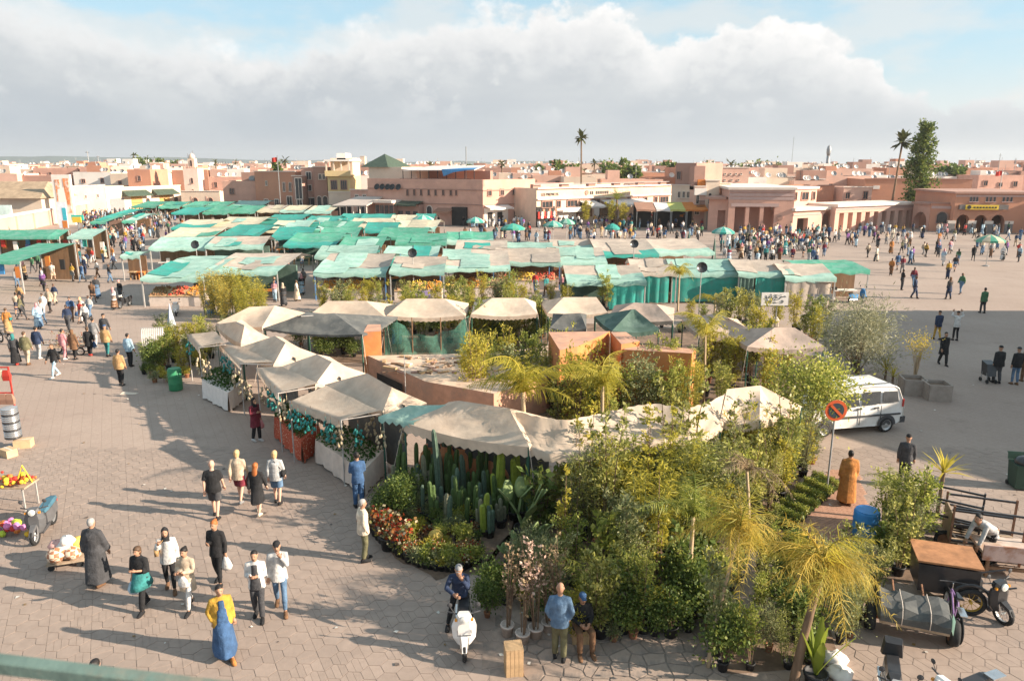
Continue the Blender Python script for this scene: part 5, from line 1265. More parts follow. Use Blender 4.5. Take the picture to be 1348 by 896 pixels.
def reed_mesh(seed, h, w, canes, per, L, Wd, m, lean=.12):
    rs = np.random.RandomState(seed); st = MB(); Ps = []; Ds = []
    for k in range(canes):
        a, r = rs.uniform(0, 6.3), w / 2 * math.sqrt(rs.rand()) * .6; hh = h * rs.uniform(.7, 1.05); b = np.array([r * math.cos(a), r * math.sin(a), 0]); d = np.array([math.cos(a) * rs.uniform(.3, 1.4) * lean * h, math.sin(a) * rs.uniform(.3, 1.4) * lean * h, hh])
        q = b + d * .55 + np.array([0, 0, .03 * h]); e = b + d; st.tube([b, q, e], [.013, .010, .004], 4)
        t = rs.uniform(.18, 1, per); P = b + np.outer(t, d) + np.outer(np.sin(np.pi * t), [0, 0, .04 * h]); an = rs.uniform(0, 6.3, per)
        Ps.append(P + rs.normal(size=(per, 3)) * .04); Ds.append(np.stack([np.cos(an), np.sin(an), rs.uniform(-.5, .6, per)], 1))
    V, F = leaves(np.concatenate(Ps), L, Wd, 0, np.concatenate(Ds), rs, .25)
    return npmesh('foliage', V, F, m), st.mesh('canes', STEMG)
def frond_mesh(seed, L, leaf, m, droop=.55, n=34, rise=.55, hang=.6, mess=.3):
    """feather leaf leaving along +x, arching, leaflets combed down"""
    rs = np.random.RandomState(seed); s = np.linspace(.0, 1, n); x = L * (s - .12 * s ** 2); z = L * (rise * s - (rise + droop) * .75 * s ** 2.1)
    cen = np.stack([x, rs.normal(0, .006, n).cumsum() * L * .3, z], 1); V = []; F = []
    for i in range(2, n):
        tng = cen[i] - cen[i - 1]; tng /= np.linalg.norm(tng)
        for sd in (-1, 1):
            ll = leaf * (math.sin(math.pi * min(1, .12 + .88 * s[i]) ** .8) * .9 + .18) * rs.uniform(.85, 1.15)
            d = tng * .55 + np.array([0, sd * 1.0, 0]) + np.array([0, 0, -hang * rs.uniform(.2, 1.5)]) + rs.normal(size=3) * mess; d /= np.linalg.norm(d); d2 = d + np.array([0, 0, -.55 * hang]); d2 /= np.linalg.norm(d2)
            w = tng * .0075 * (L / 1.6) * rs.uniform(.7, 1.3); b = len(V); p0 = cen[i]; p1 = p0 + d * ll * .5; p2 = p1 + d2 * ll * .5
            V += [p0 - w, p0 + w, p1 + w * 1.1, p1 - w * 1.1, p2 + w * .15, p2 - w * .15]; F += [(b, b + 1, b + 2, b + 3), (b + 3, b + 2, b + 4, b + 5)]
    me = npmesh('frond', np.array(V), np.array(F), m)
    # rachis as tube joined in
    mb = MB(); mb.tube([tuple(c) for c in cen[::3]], [.022 * (1 - .85 * q) * L / 1.6 for q in s[::3]], 5)
    V2 = np.array(mb.v); F2 = [f for f in mb.f if len(f) == 4]
    V3 = np.concatenate([np.array(V), V2]); F3 = np.concatenate([np.array(F), np.array(F2) + len(V)])
    bpy.data.meshes.remove(me); return npmesh('frond', V3, F3, m)
def pot_mesh(r, h, m, nm='pot'):
    return MB().lathe([(r * .72, 0), (r * .9, h * .85), (r, h * .86), (r, h), (r * .86, h), (r * .84, h * .88), (.02, h * .86)], 12).mesh(nm, m, True)
POTS = [pot_mesh(.20, .32, POTB), pot_mesh(.17, .28, POTT), pot_mesh(.24, .36, POTB), pot_mesh(.16, .26, POTW)]
KIND = {
 'leafy': [sapling_mesh(1, 2.6, 1.5, 1500, .11, .030, LG, 8), sapling_mesh(2, 2.3, 1.3, 1300, .13, .036, LG2, 7, .09, .12), sapling_mesh(3, 3.1, 1.6, 1500, .10, .026, LG, 7), sapling_mesh(5, 2.4, 1.4, 1500, .12, .03, LB, 8, .09, .12)],
 'dark': [shrub_mesh(4, 1.3, 1.1, 1600, .09, .035, LD, .1), shrub_mesh(5, 1.7, 1.2, 1800, .11, .04, LD, .15)],
 'yellow': [sapling_mesh(6, 1.8, 1.4, 1700, .11, .024, LY, 10, .1, .08), sapling_mesh(7, 2.3, 1.4, 1900, .10, .022, LY, 10, .1, .1)],
 'fine': [sapling_mesh(8, 2.9, 1.3, 2400, .085, .012, LG2, 10, .09, .1), sapling_mesh(9, 2.4, 1.2, 2200, .085, .012, LB, 9, .09, .1), reed_mesh(41, 2.7, 1.2, 16, 90, .12, .016, LG2, .16)],
 'reed': [reed_mesh(10, 2.6, 1.1, 26, 60, .20, .013, LY), reed_mesh(11, 2.2, 1.0, 22, 60, .18, .013, LG)],
 'bamboo': [reed_mesh(12, 3.2, 1.3, 26, 75, .22, .016, LGO, .10), reed_mesh(13, 3.0, 1.2, 22, 75, .22, .016, LY, .13)],
 'young': [sapling_mesh(14, 3.4, .9, 520, .11, .03, LG2, 3, .09, .4), sapling_mesh(15, 3.0, .8, 420, .11, .03, LY, 3, .09, .35)],
 'blue': [shrub_mesh(16, 1.5, 1.1, 2200, .10, .016, LB, .1), shrub_mesh(17, 2.0, 1.2, 2400, .09, .018, LB, .1)],
 'low': [shrub_mesh(18, .55, .6, 420, .10, .035, LG, .1, 10), shrub_mesh(19, .45, .5, 380, .09, .03, LD, .1, 10), shrub_mesh(20, .5, .55, 380, .09, .03, LY, .1, 9), shrub_mesh(31, .6, .55, 380, .14, .02, LB, .1, 9)],
 'flower': [shrub_mesh(21, .32, .42, 260, .07, .035, LRED, .35, 9), shrub_mesh(22, .30, .4, 240, .06, .03, LRED, .3, 8)],
 'broad': [sapling_mesh(51, 1.7, 1.2, 300, .24, .07, LD, 7, .1, .1), sapling_mesh(52, 2.1, 1.2, 300, .22, .06, LG, 6, .1, .2)],
 'dry': [sapling_mesh(23, 2.1, .8, 190, .07, .026, LPINK, 9, .06, .45), sapling_mesh(24, 1.8, .7, 150, .07, .024, LDRY, 9, .06, .4)],
}
NAMES = {'broad': ('broad_leaved_plant', 'broad-leaved green plant'), 'leafy': ('leafy_shrub', 'tall leafy green shrub'), 'dark': ('dark_shrub', 'dark green bushy plant'), 'yellow': ('yellow_shrub', 'yellow-green bushy shrub'), 'fine': ('fine_leaved_shrub', 'fine-leaved tall shrub'),
 'reed': ('reed_plant', 'slender reed-like plant'), 'bamboo': ('bamboo', 'golden bamboo clump'), 'young': ('young_tree', 'thin young tree with sparse leaves'), 'blue': ('grey_green_shrub', 'grey-green bushy shrub'),
 'low': ('potted_plant', 'small leafy potted plant'), 'flower': ('flower_pot', 'small pot of bright flowers'), 'dry': ('blossom_shrub', 'bare-stemmed shrub with pale pink blossom')}
pr_ = random.Random(21)
_proto = {}
def plant(kind, p, where, sc=1.0, pot=None, label=None, group=None, var=None, mats=None):
    v = pr_.randrange(len(KIND[kind])) if var is None else var; key = (kind, v, pot)
    nm, lb = NAMES[kind]; label = label or f'{lb} {where}'; group = group or f'{lb} plants {where}'
    s = (sc * pr_.uniform(.92, 1.08), sc * pr_.uniform(.92, 1.08), sc * pr_.uniform(.9, 1.1))
    if key not in _proto:
        t = thing(nm, label, 'tree' if kind == 'young' else 'plant', p, pr_.uniform(0, 6.28), group, s); fo, st = KIND[kind][v]; z = 0
        if pot is not None: link('pot', POTS[pot], t); z = .22
        link('foliage', fo, t, (0, 0, z)); link('stems', st, t, (0, 0, z)); _proto[key] = t; return t
    o = dup(_proto[key], p, pr_.uniform(0, 6.28), label, group, s); o.name = nm; return o
def inside(poly, x, y):
    r = False
    for i in range(len(poly)):
        (x0, y0), (x1, y1) = poly[i], poly[i - 1]
        if (y0 > y) != (y1 > y) and x < (x1 - x0) * (y - y0) / (y1 - y0) + x0: r = not r
    return r
def fill(poly, n, kinds, where, sc=(.85, 1.15), mind=.6, pots=(0, 1, 2), minmax=None):
    """scatter plants over a ground patch given in photograph pixels"""
    P = [G(*q) for q in poly]; Q = [(p.x, p.y) for p in P]; x0, x1, y0, y1 = min(q[0] for q in Q), max(q[0] for q in Q), min(q[1] for q in Q), max(q[1] for q in Q); got = []; tries = 0
    while len(got) < n and tries < 6000:
        tries += 1; x, y = pr_.uniform(x0, x1), pr_.uniform(y0, y1)
        if not inside(Q, x, y) or any((x - a) ** 2 + (y - b) ** 2 < mind ** 2 for a, b in got): continue
        got.append((x, y)); k = pr_.choice(kinds); plant(k, (x, y, 0), where, pr_.uniform(*sc), pr_.choice(pots))
# big right-hand mass of saplings and shrubs
fill([(702, 700), (760, 655), (860, 640), (940, 640), (960, 700), (930, 770), (880, 800), (800, 800), (730, 770)], 46, ['leafy', 'yellow', 'fine', 'leafy', 'young', 'young', 'leafy', 'blue', 'reed', 'fine', 'broad', 'broad', 'dark'], 'in the dense nursery thicket', (.7, 1.05), .55)
fill([(930, 640), (1030, 625), (1040, 650), (1005, 690), (965, 700)], 16, ['fine', 'reed', 'leafy', 'yellow', 'young'], 'by the brick path', (.75, 1.0), .6)
fill([(960, 605), (1060, 600), (1075, 615), (1050, 640), (960, 640)], 15, ['reed', 'yellow', 'leafy', 'fine', 'reed'], 'below the no-parking sign', (.75, .95), .6)
fill([(905, 790), (985, 740), (1080, 770), (1130, 800), (1120, 860), (1010, 893), (915, 893)], 26, ['fine', 'leafy', 'blue', 'dark', 'leafy', 'broad'], 'around the golden palm', (.45, .75), .45)
fill([(760, 590), (930, 575), (940, 625), (780, 640)], 16, ['leafy', 'young', 'fine', 'dark', 'broad'], 'before the sagging tents', (.45, .65), .6)
fill([(650, 770), (700, 745), (740, 790), (720, 830), (650, 826), (625, 800)], 15, ['dark', 'low', 'low', 'blue', 'leafy'], 'beside the parked scooter', (.45, .75), .35)
fill([(770, 815), (880, 800), (960, 790), (900, 838), (790, 850)], 18, ['low', 'dark', 'leafy', 'low'], 'along the crazy paving edge', (.5, .85), .32)
for x, y, k, s, pt in ((790, 838, 'leafy', .75, 2), (820, 832, 'dark', .8, 0), (846, 832, 'leafy', .62, 2), (868, 822, 'low', 1.2, 1), (885, 818, 'low', 1.3, 0), (905, 812, 'dark', .7, 0), (760, 842, 'yellow', .55, 2)): plant(k, G(x, y), 'in a pot at the crazy paving', s, pt)
fill([(735, 700), (800, 665), (930, 655), (940, 690), (860, 720), (760, 745)], 14, ['young', 'reed', 'young', 'fine'], 'rising tall out of the thicket', (1.0, 1.25), .5)
# right-hand cluster by the handcarts
fill([(1160, 705), (1195, 690), (1215, 735), (1180, 765), (1155, 750)], 9, ['leafy', 'leafy', 'blue', 'fine', 'broad'], 'beside the handcarts', (.6, .85), .5)
fill([(1100, 770), (1150, 760), (1165, 800), (1120, 850), (1090, 850)], 12, ['blue', 'fine', 'low', 'leafy'], 'in front of the tyre cart', (.4, .65), .35)
# round the hut
fill([(590, 520), (720, 505), (800, 520), (940, 515), (945, 545), (880, 545), (760, 560), (650, 545)], 26, ['yellow', 'yellow', 'dark', 'leafy', 'reed', 'leafy'], 'between hut and front tents', (.8, 1.1), .7)
fill([(905, 500), (1000, 470), (1060, 500), (1010, 540), (930, 540)], 16, ['yellow', 'reed', 'leafy', 'yellow', 'young'], 'behind the right end tent', (.8, 1.1), .7)
plant('yellow', G(625, 545), 'x', 1.35, None, 'large glowing yellow bush before the hut roof', 'large bushes', 1); plant('yellow', G(762, 566), 'x', 1.3, None, 'large yellow bush before the orange wall', 'large bushes', 1); plant('blue', G(842, 555), 'x', 1.3, None, 'large grey-green bush under the iron fence', 'large bushes', 1); [plant(k, G(x, y), 'crowding the foot of the orange walls', s) for x, y, k, s in ((705, 540, 'yellow', 1.0), (735, 560, 'leafy', .95), (792, 566, 'yellow', 1.15), (815, 556, 'leafy', .95), (838, 548, 'yellow', 1.0), (862, 552, 'leafy', .9), (893, 545, 'yellow', 1.0), (905, 556, 'reed', 1.0), (752, 545, 'fine', .95), (776, 548, 'dark', 1.2))]; plant('leafy', G(880, 560), 'x', .9, None, 'deep green bush beside the grey-green one', 'large bushes', 0)
# behind the netting
fill([(508, 455), (615, 452), (720, 448), (715, 425), (520, 428)], 34, ['leafy', 'yellow', 'young', 'dark', 'reed'], 'behind the shade net', (.75, 1.0), .8)
fill([(610, 470), (720, 462), (722, 440), (640, 440)], 12, ['dark', 'bamboo', 'leafy'], 'left of the orange wall', (.7, .95), .7)
# strip between back-row tents and juice stalls
fill([(380, 425), (440, 405), (560, 402), (720, 402), (810, 402), (810, 412), (560, 416), (430, 425)], 44, ['yellow', 'yellow', 'low', 'leafy', 'low', 'yellow'], 'along the back edge of the nursery', (.55, .95), .7)
fill([(830, 425), (1000, 420), (1075, 432), (1075, 445), (900, 440)], 18, ['yellow', 'yellow', 'leafy', 'low'], 'behind the grey-brown tents', (.6, .95), .8)
fill([(1060, 440), (1090, 436), (1095, 452), (1065, 455)], 4, ['yellow', 'leafy'], 'left of the silvery bush', (.7, .95), .7)
# golden bamboo by the corner stall
for i, (x, y, s) in enumerate([(276, 418, .95), (288, 414, 1.0), (300, 418, 1.05), (312, 414, 1.0), (324, 417, 1.0), (336, 414, .9), (346, 420, .8), (294, 424, .8), (320, 424, .8)]): plant('bamboo', G(x, y), 'beside the mint corner stall', s, None)
# left corner plants
fill([(186, 492), (240, 500), (285, 485), (270, 450), (215, 455), (185, 478)], 30, ['low', 'leafy', 'dark', 'reed', 'yellow', 'low'], 'round the green barrel', (.5, .8), .5)
for x, y in ((190, 492), (200, 494), (212, 497), (218, 503), (226, 505), (204, 503), (232, 500)): plant('low', G(x, y), 'lined up before the green barrel', .75, pr_.choice([1, 3, 0]))
fill([(395, 455), (455, 455), (470, 470), (430, 478)], 10, ['leafy', 'yellow', 'dark'], 'under the dark grey tarp', (.6, .8), .6)
# seedlings beside the brick path: trays of small pots
for i in range(13):
    for j in range(5):
        p = G(1038 + i * 5.2 - j * 7, 700 - i * 4.6 - j * 3.2); plant('low', p, 'in the rows of seedling pots by the path', .42, 0, var=i % 2)
# flowers and succulents along the rim of the cactus bed
rim = [(488, 700), (500, 714), (515, 727), (533, 740), (553, 750), (575, 755), (596, 757), (615, 752), (636, 744)]
for a, b in zip(rim[:-1], rim[1:]):
    for k in range(3):
        for d in (0, 1):
            t = k / 3; p = G(a[0] + (b[0] - a[0]) * t, a[1] + (b[1] - a[1]) * t - 5 - d * 9); q = 'flower' if pr_.random() < .2 else 'low'; plant(q, p, 'on the rim of the cactus bed', .62 if q == 'low' else .9, 0)
fill([(500, 690), (540, 665), (640, 690), (620, 735), (550, 735), (510, 708)], 46, ['low', 'low', 'low', 'low', 'flower', 'low', 'low'], 'in the succulent bed', (.5, .8), .26, (0, 1))
for x, y in ((498, 700), (507, 712), (516, 706), (524, 718), (530, 728), (512, 722)): plant('flower', G(x, y), 'x', 1.35, 0, 'pot of dense red flowers at the feet of the cream jacket man', 'red flower pots', 0)
fill([(488, 690), (515, 660), (548, 665), (520, 690)], 12, ['low', 'low', 'dark'], 'behind the cream jacket man', (.5, .7), .3, (0,))

# ---------------------------------------------------------------- cacti
CG = [mat('cactus_green', (.075, .125, .035), .6, .3, 8, rnd=.25), mat('cactus_grey', (.20, .20, .13), .7, .3, 8, rnd=.2), mat('cactus_bright', (.22, .27, .035), .55, .25, 8), mat('cactus_blue', (.09, .14, .10), .6, .3, 8, rnd=.25)]
def column(mb, base, h, r, ribs, lean=(0, 0), mi=None):
    rings = []; n = ribs * 2
    for t, k in ((0, .85), (.1, 1), (.5, 1.02), (.85, 1), (.95, .8), (.99, .45), (1.0, .08)):
        rings.append([(base[0] + lean[0] * t * t * h + math.cos(math.pi * i / ribs) * r * k * (1 if i % 2 else .78), base[1] + lean[1] * t * t * h + math.sin(math.pi * i / ribs) * r * k * (1 if i % 2 else .78), base[2] + h * t) for i in range(n)])
    mb.loft(rings, mi)
def cactus(p, h, kind, n, label, group, seed):
    rr = random.Random(seed); t = thing('columnar_cactus', label, 'cactus', p, 0, group); link('pot', POTS[0], t, None, 0, .8)
    for k in range(n):
        mb = MB(); a = rr.uniform(0, 6.3); d = .09 * (k > 0) + rr.uniform(0, .05) * (k > 0); hh = h * (1 if k == 0 else rr.uniform(.45, .9)); r = (.05 + .018 * hh) * rr.uniform(.85, 1.15) * (1.25 if kind == 2 else 1)
        column(mb, (0, 0, 0), hh, r, 5 if kind == 2 else 7, (math.cos(a) * .05, math.sin(a) * .05)); mb.build('column', CG[kind], t, loc=(d * math.cos(a), d * math.sin(a), .2))
cr = random.Random(8)
bed = [(515, 650), (548, 636), (600, 640), (650, 650), (690, 658), (690, 680), (660, 700), (640, 712), (560, 690), (520, 680)]
P_ = [G(*q) for q in bed]; Q_ = [(p.x, p.y) for p in P_]; got = []
while len(got) < 62:
    x, y = cr.uniform(min(q[0] for q in Q_), max(q[0] for q in Q_)), cr.uniform(min(q[1] for q in Q_), max(q[1] for q in Q_))
    if not inside(Q_, x, y) or any((x - a) ** 2 + (y - b) ** 2 < .07 for a, b in got): continue
    got.append((x, y)); far = (y - min(q[1] for q in Q_)) / (max(q[1] for q in Q_) - min(q[1] for q in Q_)); k = cr.choice([0, 0, 0, 3, 1]); h = cr.uniform(.45, .9) + far * cr.uniform(.3, 1.1)
    nm = {0: 'dark green', 1: 'grey woolly', 3: 'blue-green'}[k]
    cactus((x, y, 0), h, k, cr.choice([1, 2, 3, 3, 4]), f'{nm} columnar cactus in the crowded cactus bed', f'{nm} cacti', len(got))
cactus(G(657, 676), 1.9, 2, 3, 'tall bright yellow-green candelabra cactus beside the palm trunk', 'bright cacti', 91); cactus(G(683, 672), 1.7, 2, 2, 'bright yellow-green twin cactus against the palm trunk', 'bright cacti', 92); cactus(G(640, 705), 1.1, 2, 6, 'bright yellow-green clustered cactus by the prickly pear', 'bright cacti', 93)
cactus(G(578, 668), 2.3, 3, 1, 'tallest single grey-green cactus before the jars', 'tall cacti', 94)
t = thing('barrel_cactus', 'round golden barrel cactus low in the bed', 'cactus', G(574, 722)); mb = MB(); rings = []
for q in range(1, 9):
    a = math.pi * q / 9; rings.append([(.21 * math.sin(a) * (1 if i % 2 else .88) * math.cos(math.pi * i / 12), .21 * math.sin(a) * (1 if i % 2 else .88) * math.sin(math.pi * i / 12), .36 - .19 * math.cos(a)) for i in range(24)])
mb.loft(rings).build('body', mat('golden_cactus', (.36, .26, .06), .7, .25, 9), t); link('pot', POTS[0], t, None, 0, .9)
PADM = mat('cactus_pad', (.17, .225, .085), .6, .2, 4, rnd=.15)
pad = MB(); rings = []
for t_ in (0, .1, .3, .55, .8, .95, 1): 
    w = .15 * math.sin(math.pi * (.12 + .80 * t_)) ** .8; rings.append([(w * math.cos(a), .022 * math.sin(a) * (1 if 0 < t_ < 1 else .4), .42 * t_) for a in (math.pi * k / 5 for k in range(10))])
padm = pad.loft(rings).mesh('pad', PADM, True)
def prickly(p, label, seed, n=11, sc=1.0):
    rr = random.Random(seed); t = thing('prickly_pear', label, 'cactus', p, 0, 'prickly pears', sc); link('pot', POTS[2], t); tips = [(Vector((0, 0, .3)), Vector((0, 0, 1)))]
    for k in range(n):
        b, d = tips[min(len(tips) - 1, k // 2)]; nd = (d + Vector((rr.uniform(-.85, .85), rr.uniform(-.4, .4), rr.uniform(0, .4)))).normalized()
        o = link('pad', padm, t, b); o.rotation_mode = 'QUATERNION'; o.rotation_quaternion = nd.to_track_quat('Z', 'Y'); o.scale = (1, 1, rr.uniform(.85, 1.1)); tips.append((b + nd * .38, nd))
prickly(G(690, 712), 'large prickly pear with pale flat pads by the palm trunk', 3, 13, 1.25); prickly(G(722, 740), 'darker prickly pear behind the blossom shrubs', 4, 9, 1.0); prickly(G(672, 748), 'small prickly pear at the bed corner', 6, 7, .7)
# ---------------------------------------------------------------- palms
def palm(label, base, h, fronds, fm, lean=(0, 0), tr=.075, sc=1.0, seed=0, bark=BARKP, wind=None, name='palm_tree', up=(-.15, .55), cat='palm'):
    rr = random.Random(seed); t = thing(name, label, cat, base); top = Vector((lean[0], lean[1], h))
    if h > .3:
        mb = MB(); n = 9; mb.tube([(lean[0] * (k / n) ** 1.4, lean[1] * (k / n) ** 1.4, h * k / n) for k in range(n + 1)], [tr * (1.25 - .45 * k / n) * (1 + .06 * (k % 2)) for k in range(n + 1)], 9); mb.build('trunk', bark, t, True)
    for k in range(fronds):
        a = 2 * math.pi * k / fronds + rr.uniform(-.3, .3)
        if wind is not None: a = wind[0] + (((a - wind[0] + math.pi) % (2 * math.pi)) - math.pi) * wind[1]
        o = link('frond', fm[k % len(fm)], t, top, 0, sc * rr.uniform(.8, 1.1)); o.rotation_euler = (rr.uniform(-.6, .6), -rr.uniform(*up) - .12 * (k % 3), a); o.scale = [x * rr.uniform(.6, 1.15) for x in o.scale[:1]] * 2 + [o.scale[2] * rr.uniform(.7, 1.2)]
    return t
FG = [frond_mesh(50 + k, 1.5, .62, [LGO, LGO, LY, LGO][k], d, 46, .55, 1.3, .75) for k, d in enumerate((.95, 1.2, .75, 1.4))]; FQ = [frond_mesh(60 + k, 2.1, .52, LY, d, 54, .7, 1.1) for k, d in enumerate((.6, .45, .8))]
FD = [frond_mesh(70 + k, 1.5, .36, LG, d, 34, .6, .45) for k, d in enumerate((.35, .55, .5))]; FS = [frond_mesh(80 + k, 1.5, .30, LDRY, d, 30, .6, .8) for k, d in enumerate((.7, .9, .6))]
palm('golden palm with shaggy drooping fronds and brown trunk', G(1044, 905), 2.45, 30, FG, (.45, .25), .075, .9, 1, BARK, (2.2, .95), up=(-.1, 1.0)); palm('second golden palm with arching fronds swept over the thicket', G(932, 878), 2.85, 20, FG, (.55, .35), .035, .8, 2, BARKP, (.4, .9), up=(-.1, 1.0))
palm('tall queen palm rising through the front tents', G(694, 652), 3.35, 13, FQ, (-.15, 0), .07, 1.0, 3, BARKP, None, up=(.1, .85)); palm('queen palm behind the sagging front tent', G(790, 640), 3.3, 12, FQ, (0, .1), .06, .95, 4, BARKP, (3.0, .85), up=(.1, .75))
palm('slim palm before the orange wall end', G(926, 530), 3.0, 10, FQ, (-.1, 0), .05, .9, 5, BARKP, (3.2, .85), up=(.1, .8)); palm('potted palm in front of the teal curtains', G(892, 410), 2.6, 10, FQ, (0, 0), .06, .9, 6, BARKP, None, up=(.1, .7))
palm('slender palm beside the handcarts', G(1160, 722), 1.75, 11, FD, (.1, 0), .045, .8, 7, BARKP, (2.6, .9), up=(.0, .6)); palm('stemless date palm behind the seated man', G(772, 808), .5, 13, FD, (0, 0), .08, .95, 8, BARK, None, up=(.1, 1.0))
palm('grey-green feather palm deep in the thicket', G(905, 800), 2.3, 16, FD, (0, 0), .05, 1.15, 9, BARKP, (3.6, .9), up=(.1, .8)); palm('dry fronded palm hanging over the thicket', G(985, 720), 2.2, 14, FS, (-.2, 0), .045, 1.0, 10, BARKP, (3.4, .7), up=(.0, .6))
palm('small palm behind the white sign', G(1000, 432), 1.6, 9, FQ, (0, 0), .06, .8, 11); palm('small palm between the grey-brown tents', G(940, 418), 1.2, 9, FQ, (0, 0), .06, .75, 12)
palm('small palm among left corner pots', G(214, 478), 1.0, 8, FD, (0, 0), .04, .6, 13)
# spiky yucca, banana, fan palm
SW = MB()
blade = MB().add([(0, -.03, 0), (0, .03, 0), (.5, .035, .28), (.5, -.035, .28), (.95, .004, .40), (.95, -.004, .40)], [(0, 1, 2, 3), (3, 2, 4, 5)]).mesh('blade', LY)
def yucca(p, label, h, n, sc, seed, m=None):
    rr = random.Random(seed); t = thing('yucca', label, 'plant', p, 0, 'spiky plants')
    if h > .1: MB().tube([(0, 0, 0), (0, 0, h)], [.06, .05], 7).build('trunk', BARK, t)
    for k in range(n):
        o = link('blade', blade, t, (0, 0, h), 0, sc); o.rotation_euler = (0, -rr.uniform(-.5, 1.0), k * 2.4)
yucca(G(1232, 690), 'tall spiky yucca behind the handcarts', 1.6, 30, .75, 1); yucca(G(1165, 500), 'spiky fan plant beside the silvery bush', .5, 26, .75, 2); yucca(G(1174, 508), 'small spiky plant against the van rear', .45, 22, .6, 3); yucca(G(606, 745), 'spiky aloe at the tip of the bed', .05, 20, .45, 4); yucca(G(590, 742), 'narrow-leaved agave at the bed edge', .05, 22, .5, 5); yucca(G(540, 735), 'pale agave among the rim flowers', .05, 18, .35, 6)
bl = MB(); v = []
for i in range(9):
    s = i / 8; w = .17 * math.sin(math.pi * min(1, .08 + .9 * s)) ** .7; v += [(.25 * s * s, -w, 1.3 * s), (.25 * s * s + .03, 0, 1.3 * s), (.25 * s * s, w, 1.3 * s)]
bl.add(v, [(3 * i + k, 3 * i + k + 1, 3 * i + k + 4, 3 * i + k + 3) for i in range(8) for k in range(2)]); blm = bl.mesh('leaf', leafmat('banana_leaf', [(.16, .24, .03), (.30, .32, .05)], .4), True)
t = thing('banana_plant', 'broad-leaved banana plant at the foot of the golden palm', 'plant', G(1072, 905)); link('pot', POTS[2], t)
for k in range(6):
    o = link('leaf', blm, t, (0, 0, .3), 0, (.45, .55, .8 + .1 * (k % 3))); o.rotation_euler = (0, .02 + .08 * k, 1.1 * k)
# blossom shrubs in white pots
for i, (x, y) in enumerate([(668, 836), (688, 845), (705, 838), (722, 830), (735, 832)]): plant('dry', G(x, y), 'x', 1.05, 3, 'bare-stemmed shrub with pale pink blossom in a white pot', 'blossom shrubs in white pots')
# round tree by the van, silvery bush, planter tree
def round_tree(nm, label, p, h, w, n, L, Wd, m, zlo, seed, clumps=40, trunk=.09, tight=.13, bark=BARK):
    t = thing(nm, label, 'tree', p); fo, st = shrub_mesh(seed, h, w, n, L, Wd, m, zlo, clumps, .9, .4, tight); link('crown', fo, t); st.materials.clear(); st.materials.append(bark); link('limbs', st, t)
    MB().tube([(0, 0, 0), (.03, 0, h * zlo * .6), (.0, .02, h * .55)], [trunk * 1.2, trunk, trunk * .6], 8).build('trunk', bark, t, True); return t
round_tree('round_tree', 'dense round green tree between the end tent and the white van', G(1060, 590), 3.5, 2.9, 6500, .11, .035, LG, .28, 101, 46)
round_tree('willow_bush', 'big silvery feathery bush behind the white van', G(1128, 492), 3.6, 4.1, 9500, .22, .016, LS, .06, 102, 60, .1, .11)
round_tree('planter_tree', 'small dry yellow tree in a stone planter', G(1203, 508), 2.6, 1.2, 900, .07, .02, LGO, .52, 103, 20, .03, .16, BARKP)
round_tree('green_sapling', 'bushy sapling beside the juice stalls walkway', G(672, 402), 2.6, 1.5, 1500, .12, .035, LG, .15, 104); round_tree('brown_hedge', 'dry brown hedge bush before the juice stalls', G(655, 398), 2.2, 1.8, 1500, .12, .03, LDRY, .1, 105)
# ---------------------------------------------------------------- trees of the skyline
FANB = MB().add([(0, -.02, 0), (0, .02, 0), (.7, .18, .1), (1.05, .0, .05), (.7, -.18, .1)], [(0, 1, 2, 3, 4)]).mesh('fan_leaf', leafmat('fan_leaf', [(.05, .06, .025), (.09, .10, .035), (.14, .13, .05)], .2))
def fan_palm(label, px, Yd, ytop, sc=1.0, n=34, lean=0, tr=.22):
    x = GY(px, 240, Yd).x; h = GY(px, ytop, Yd).z; rr = random.Random(int(px)); t = thing('fan_palm', label, 'palm', (x, Yd, 0), 0, 'tall palms of the skyline')
    MB().tube([(lean, 0, 0), (lean * .5, 0, h * .5), (0, 0, h)], [tr, tr * .75, tr * .7], 7).build('trunk', BARK, t, True)
    for k in range(n):
        o = link('fan_leaf', FANB, t, (0, 0, h - .2 - sc * .7 * (k % 4) / 4), 0, sc * rr.uniform(1.2, 1.8)); o.rotation_euler = (rr.uniform(-.4, .4), rr.uniform(-1.1, 1.0), k * 2.4)
fan_palm('tall slender fan palm standing alone above the long cafe', 764, 150, 178, .95, 40, .3); fan_palm('tall fan palm beside the dark conifer', 1182, 124, 182, 1.15, 46, -.8)
fan_palm('squat fan palm top behind the pink cafe roof', 661, 175, 214, .8, 26); 
for px, Y, yt, s in ((180, 330, 204, 1.2), (197, 340, 208, 1.1), (377, 220, 210, 1.2), (236, 330, 212, 1.1), (286, 300, 213, 1.0), (567, 230, 216, 1.0), (782, 250, 213, 1.2), (792, 255, 214, 1.2), (960, 240, 214, 1.4), (312, 300, 212, .9)): fan_palm('distant fan palm above the far rooftops', px, Y, yt, s, 16, 0, .3)
def far_tree(nm, label, px, Yd, yb, yt, wpx, m, seed, n=1400, L=.9, Wd=.3, zlo=.15, clumps=26, tight=.13, group='trees beyond the rooftops', top=.4):
    x = GY(px, 230, Yd).x; h = GY(px, yt, Yd).z; w = wpx * Yd / FPX; t = thing(nm, label, 'tree', (x, Yd, 0), 0, group); fo, st = shrub_mesh(seed, h, w, n, L, Wd, m, zlo, clumps, .6, top, tight)
    link('crown', fo, t); link('limbs', st, t); MB().tube([(0, 0, 0), (0, 0, h * .7)], [.35, .15], 7).build('trunk', BARK, t, True)
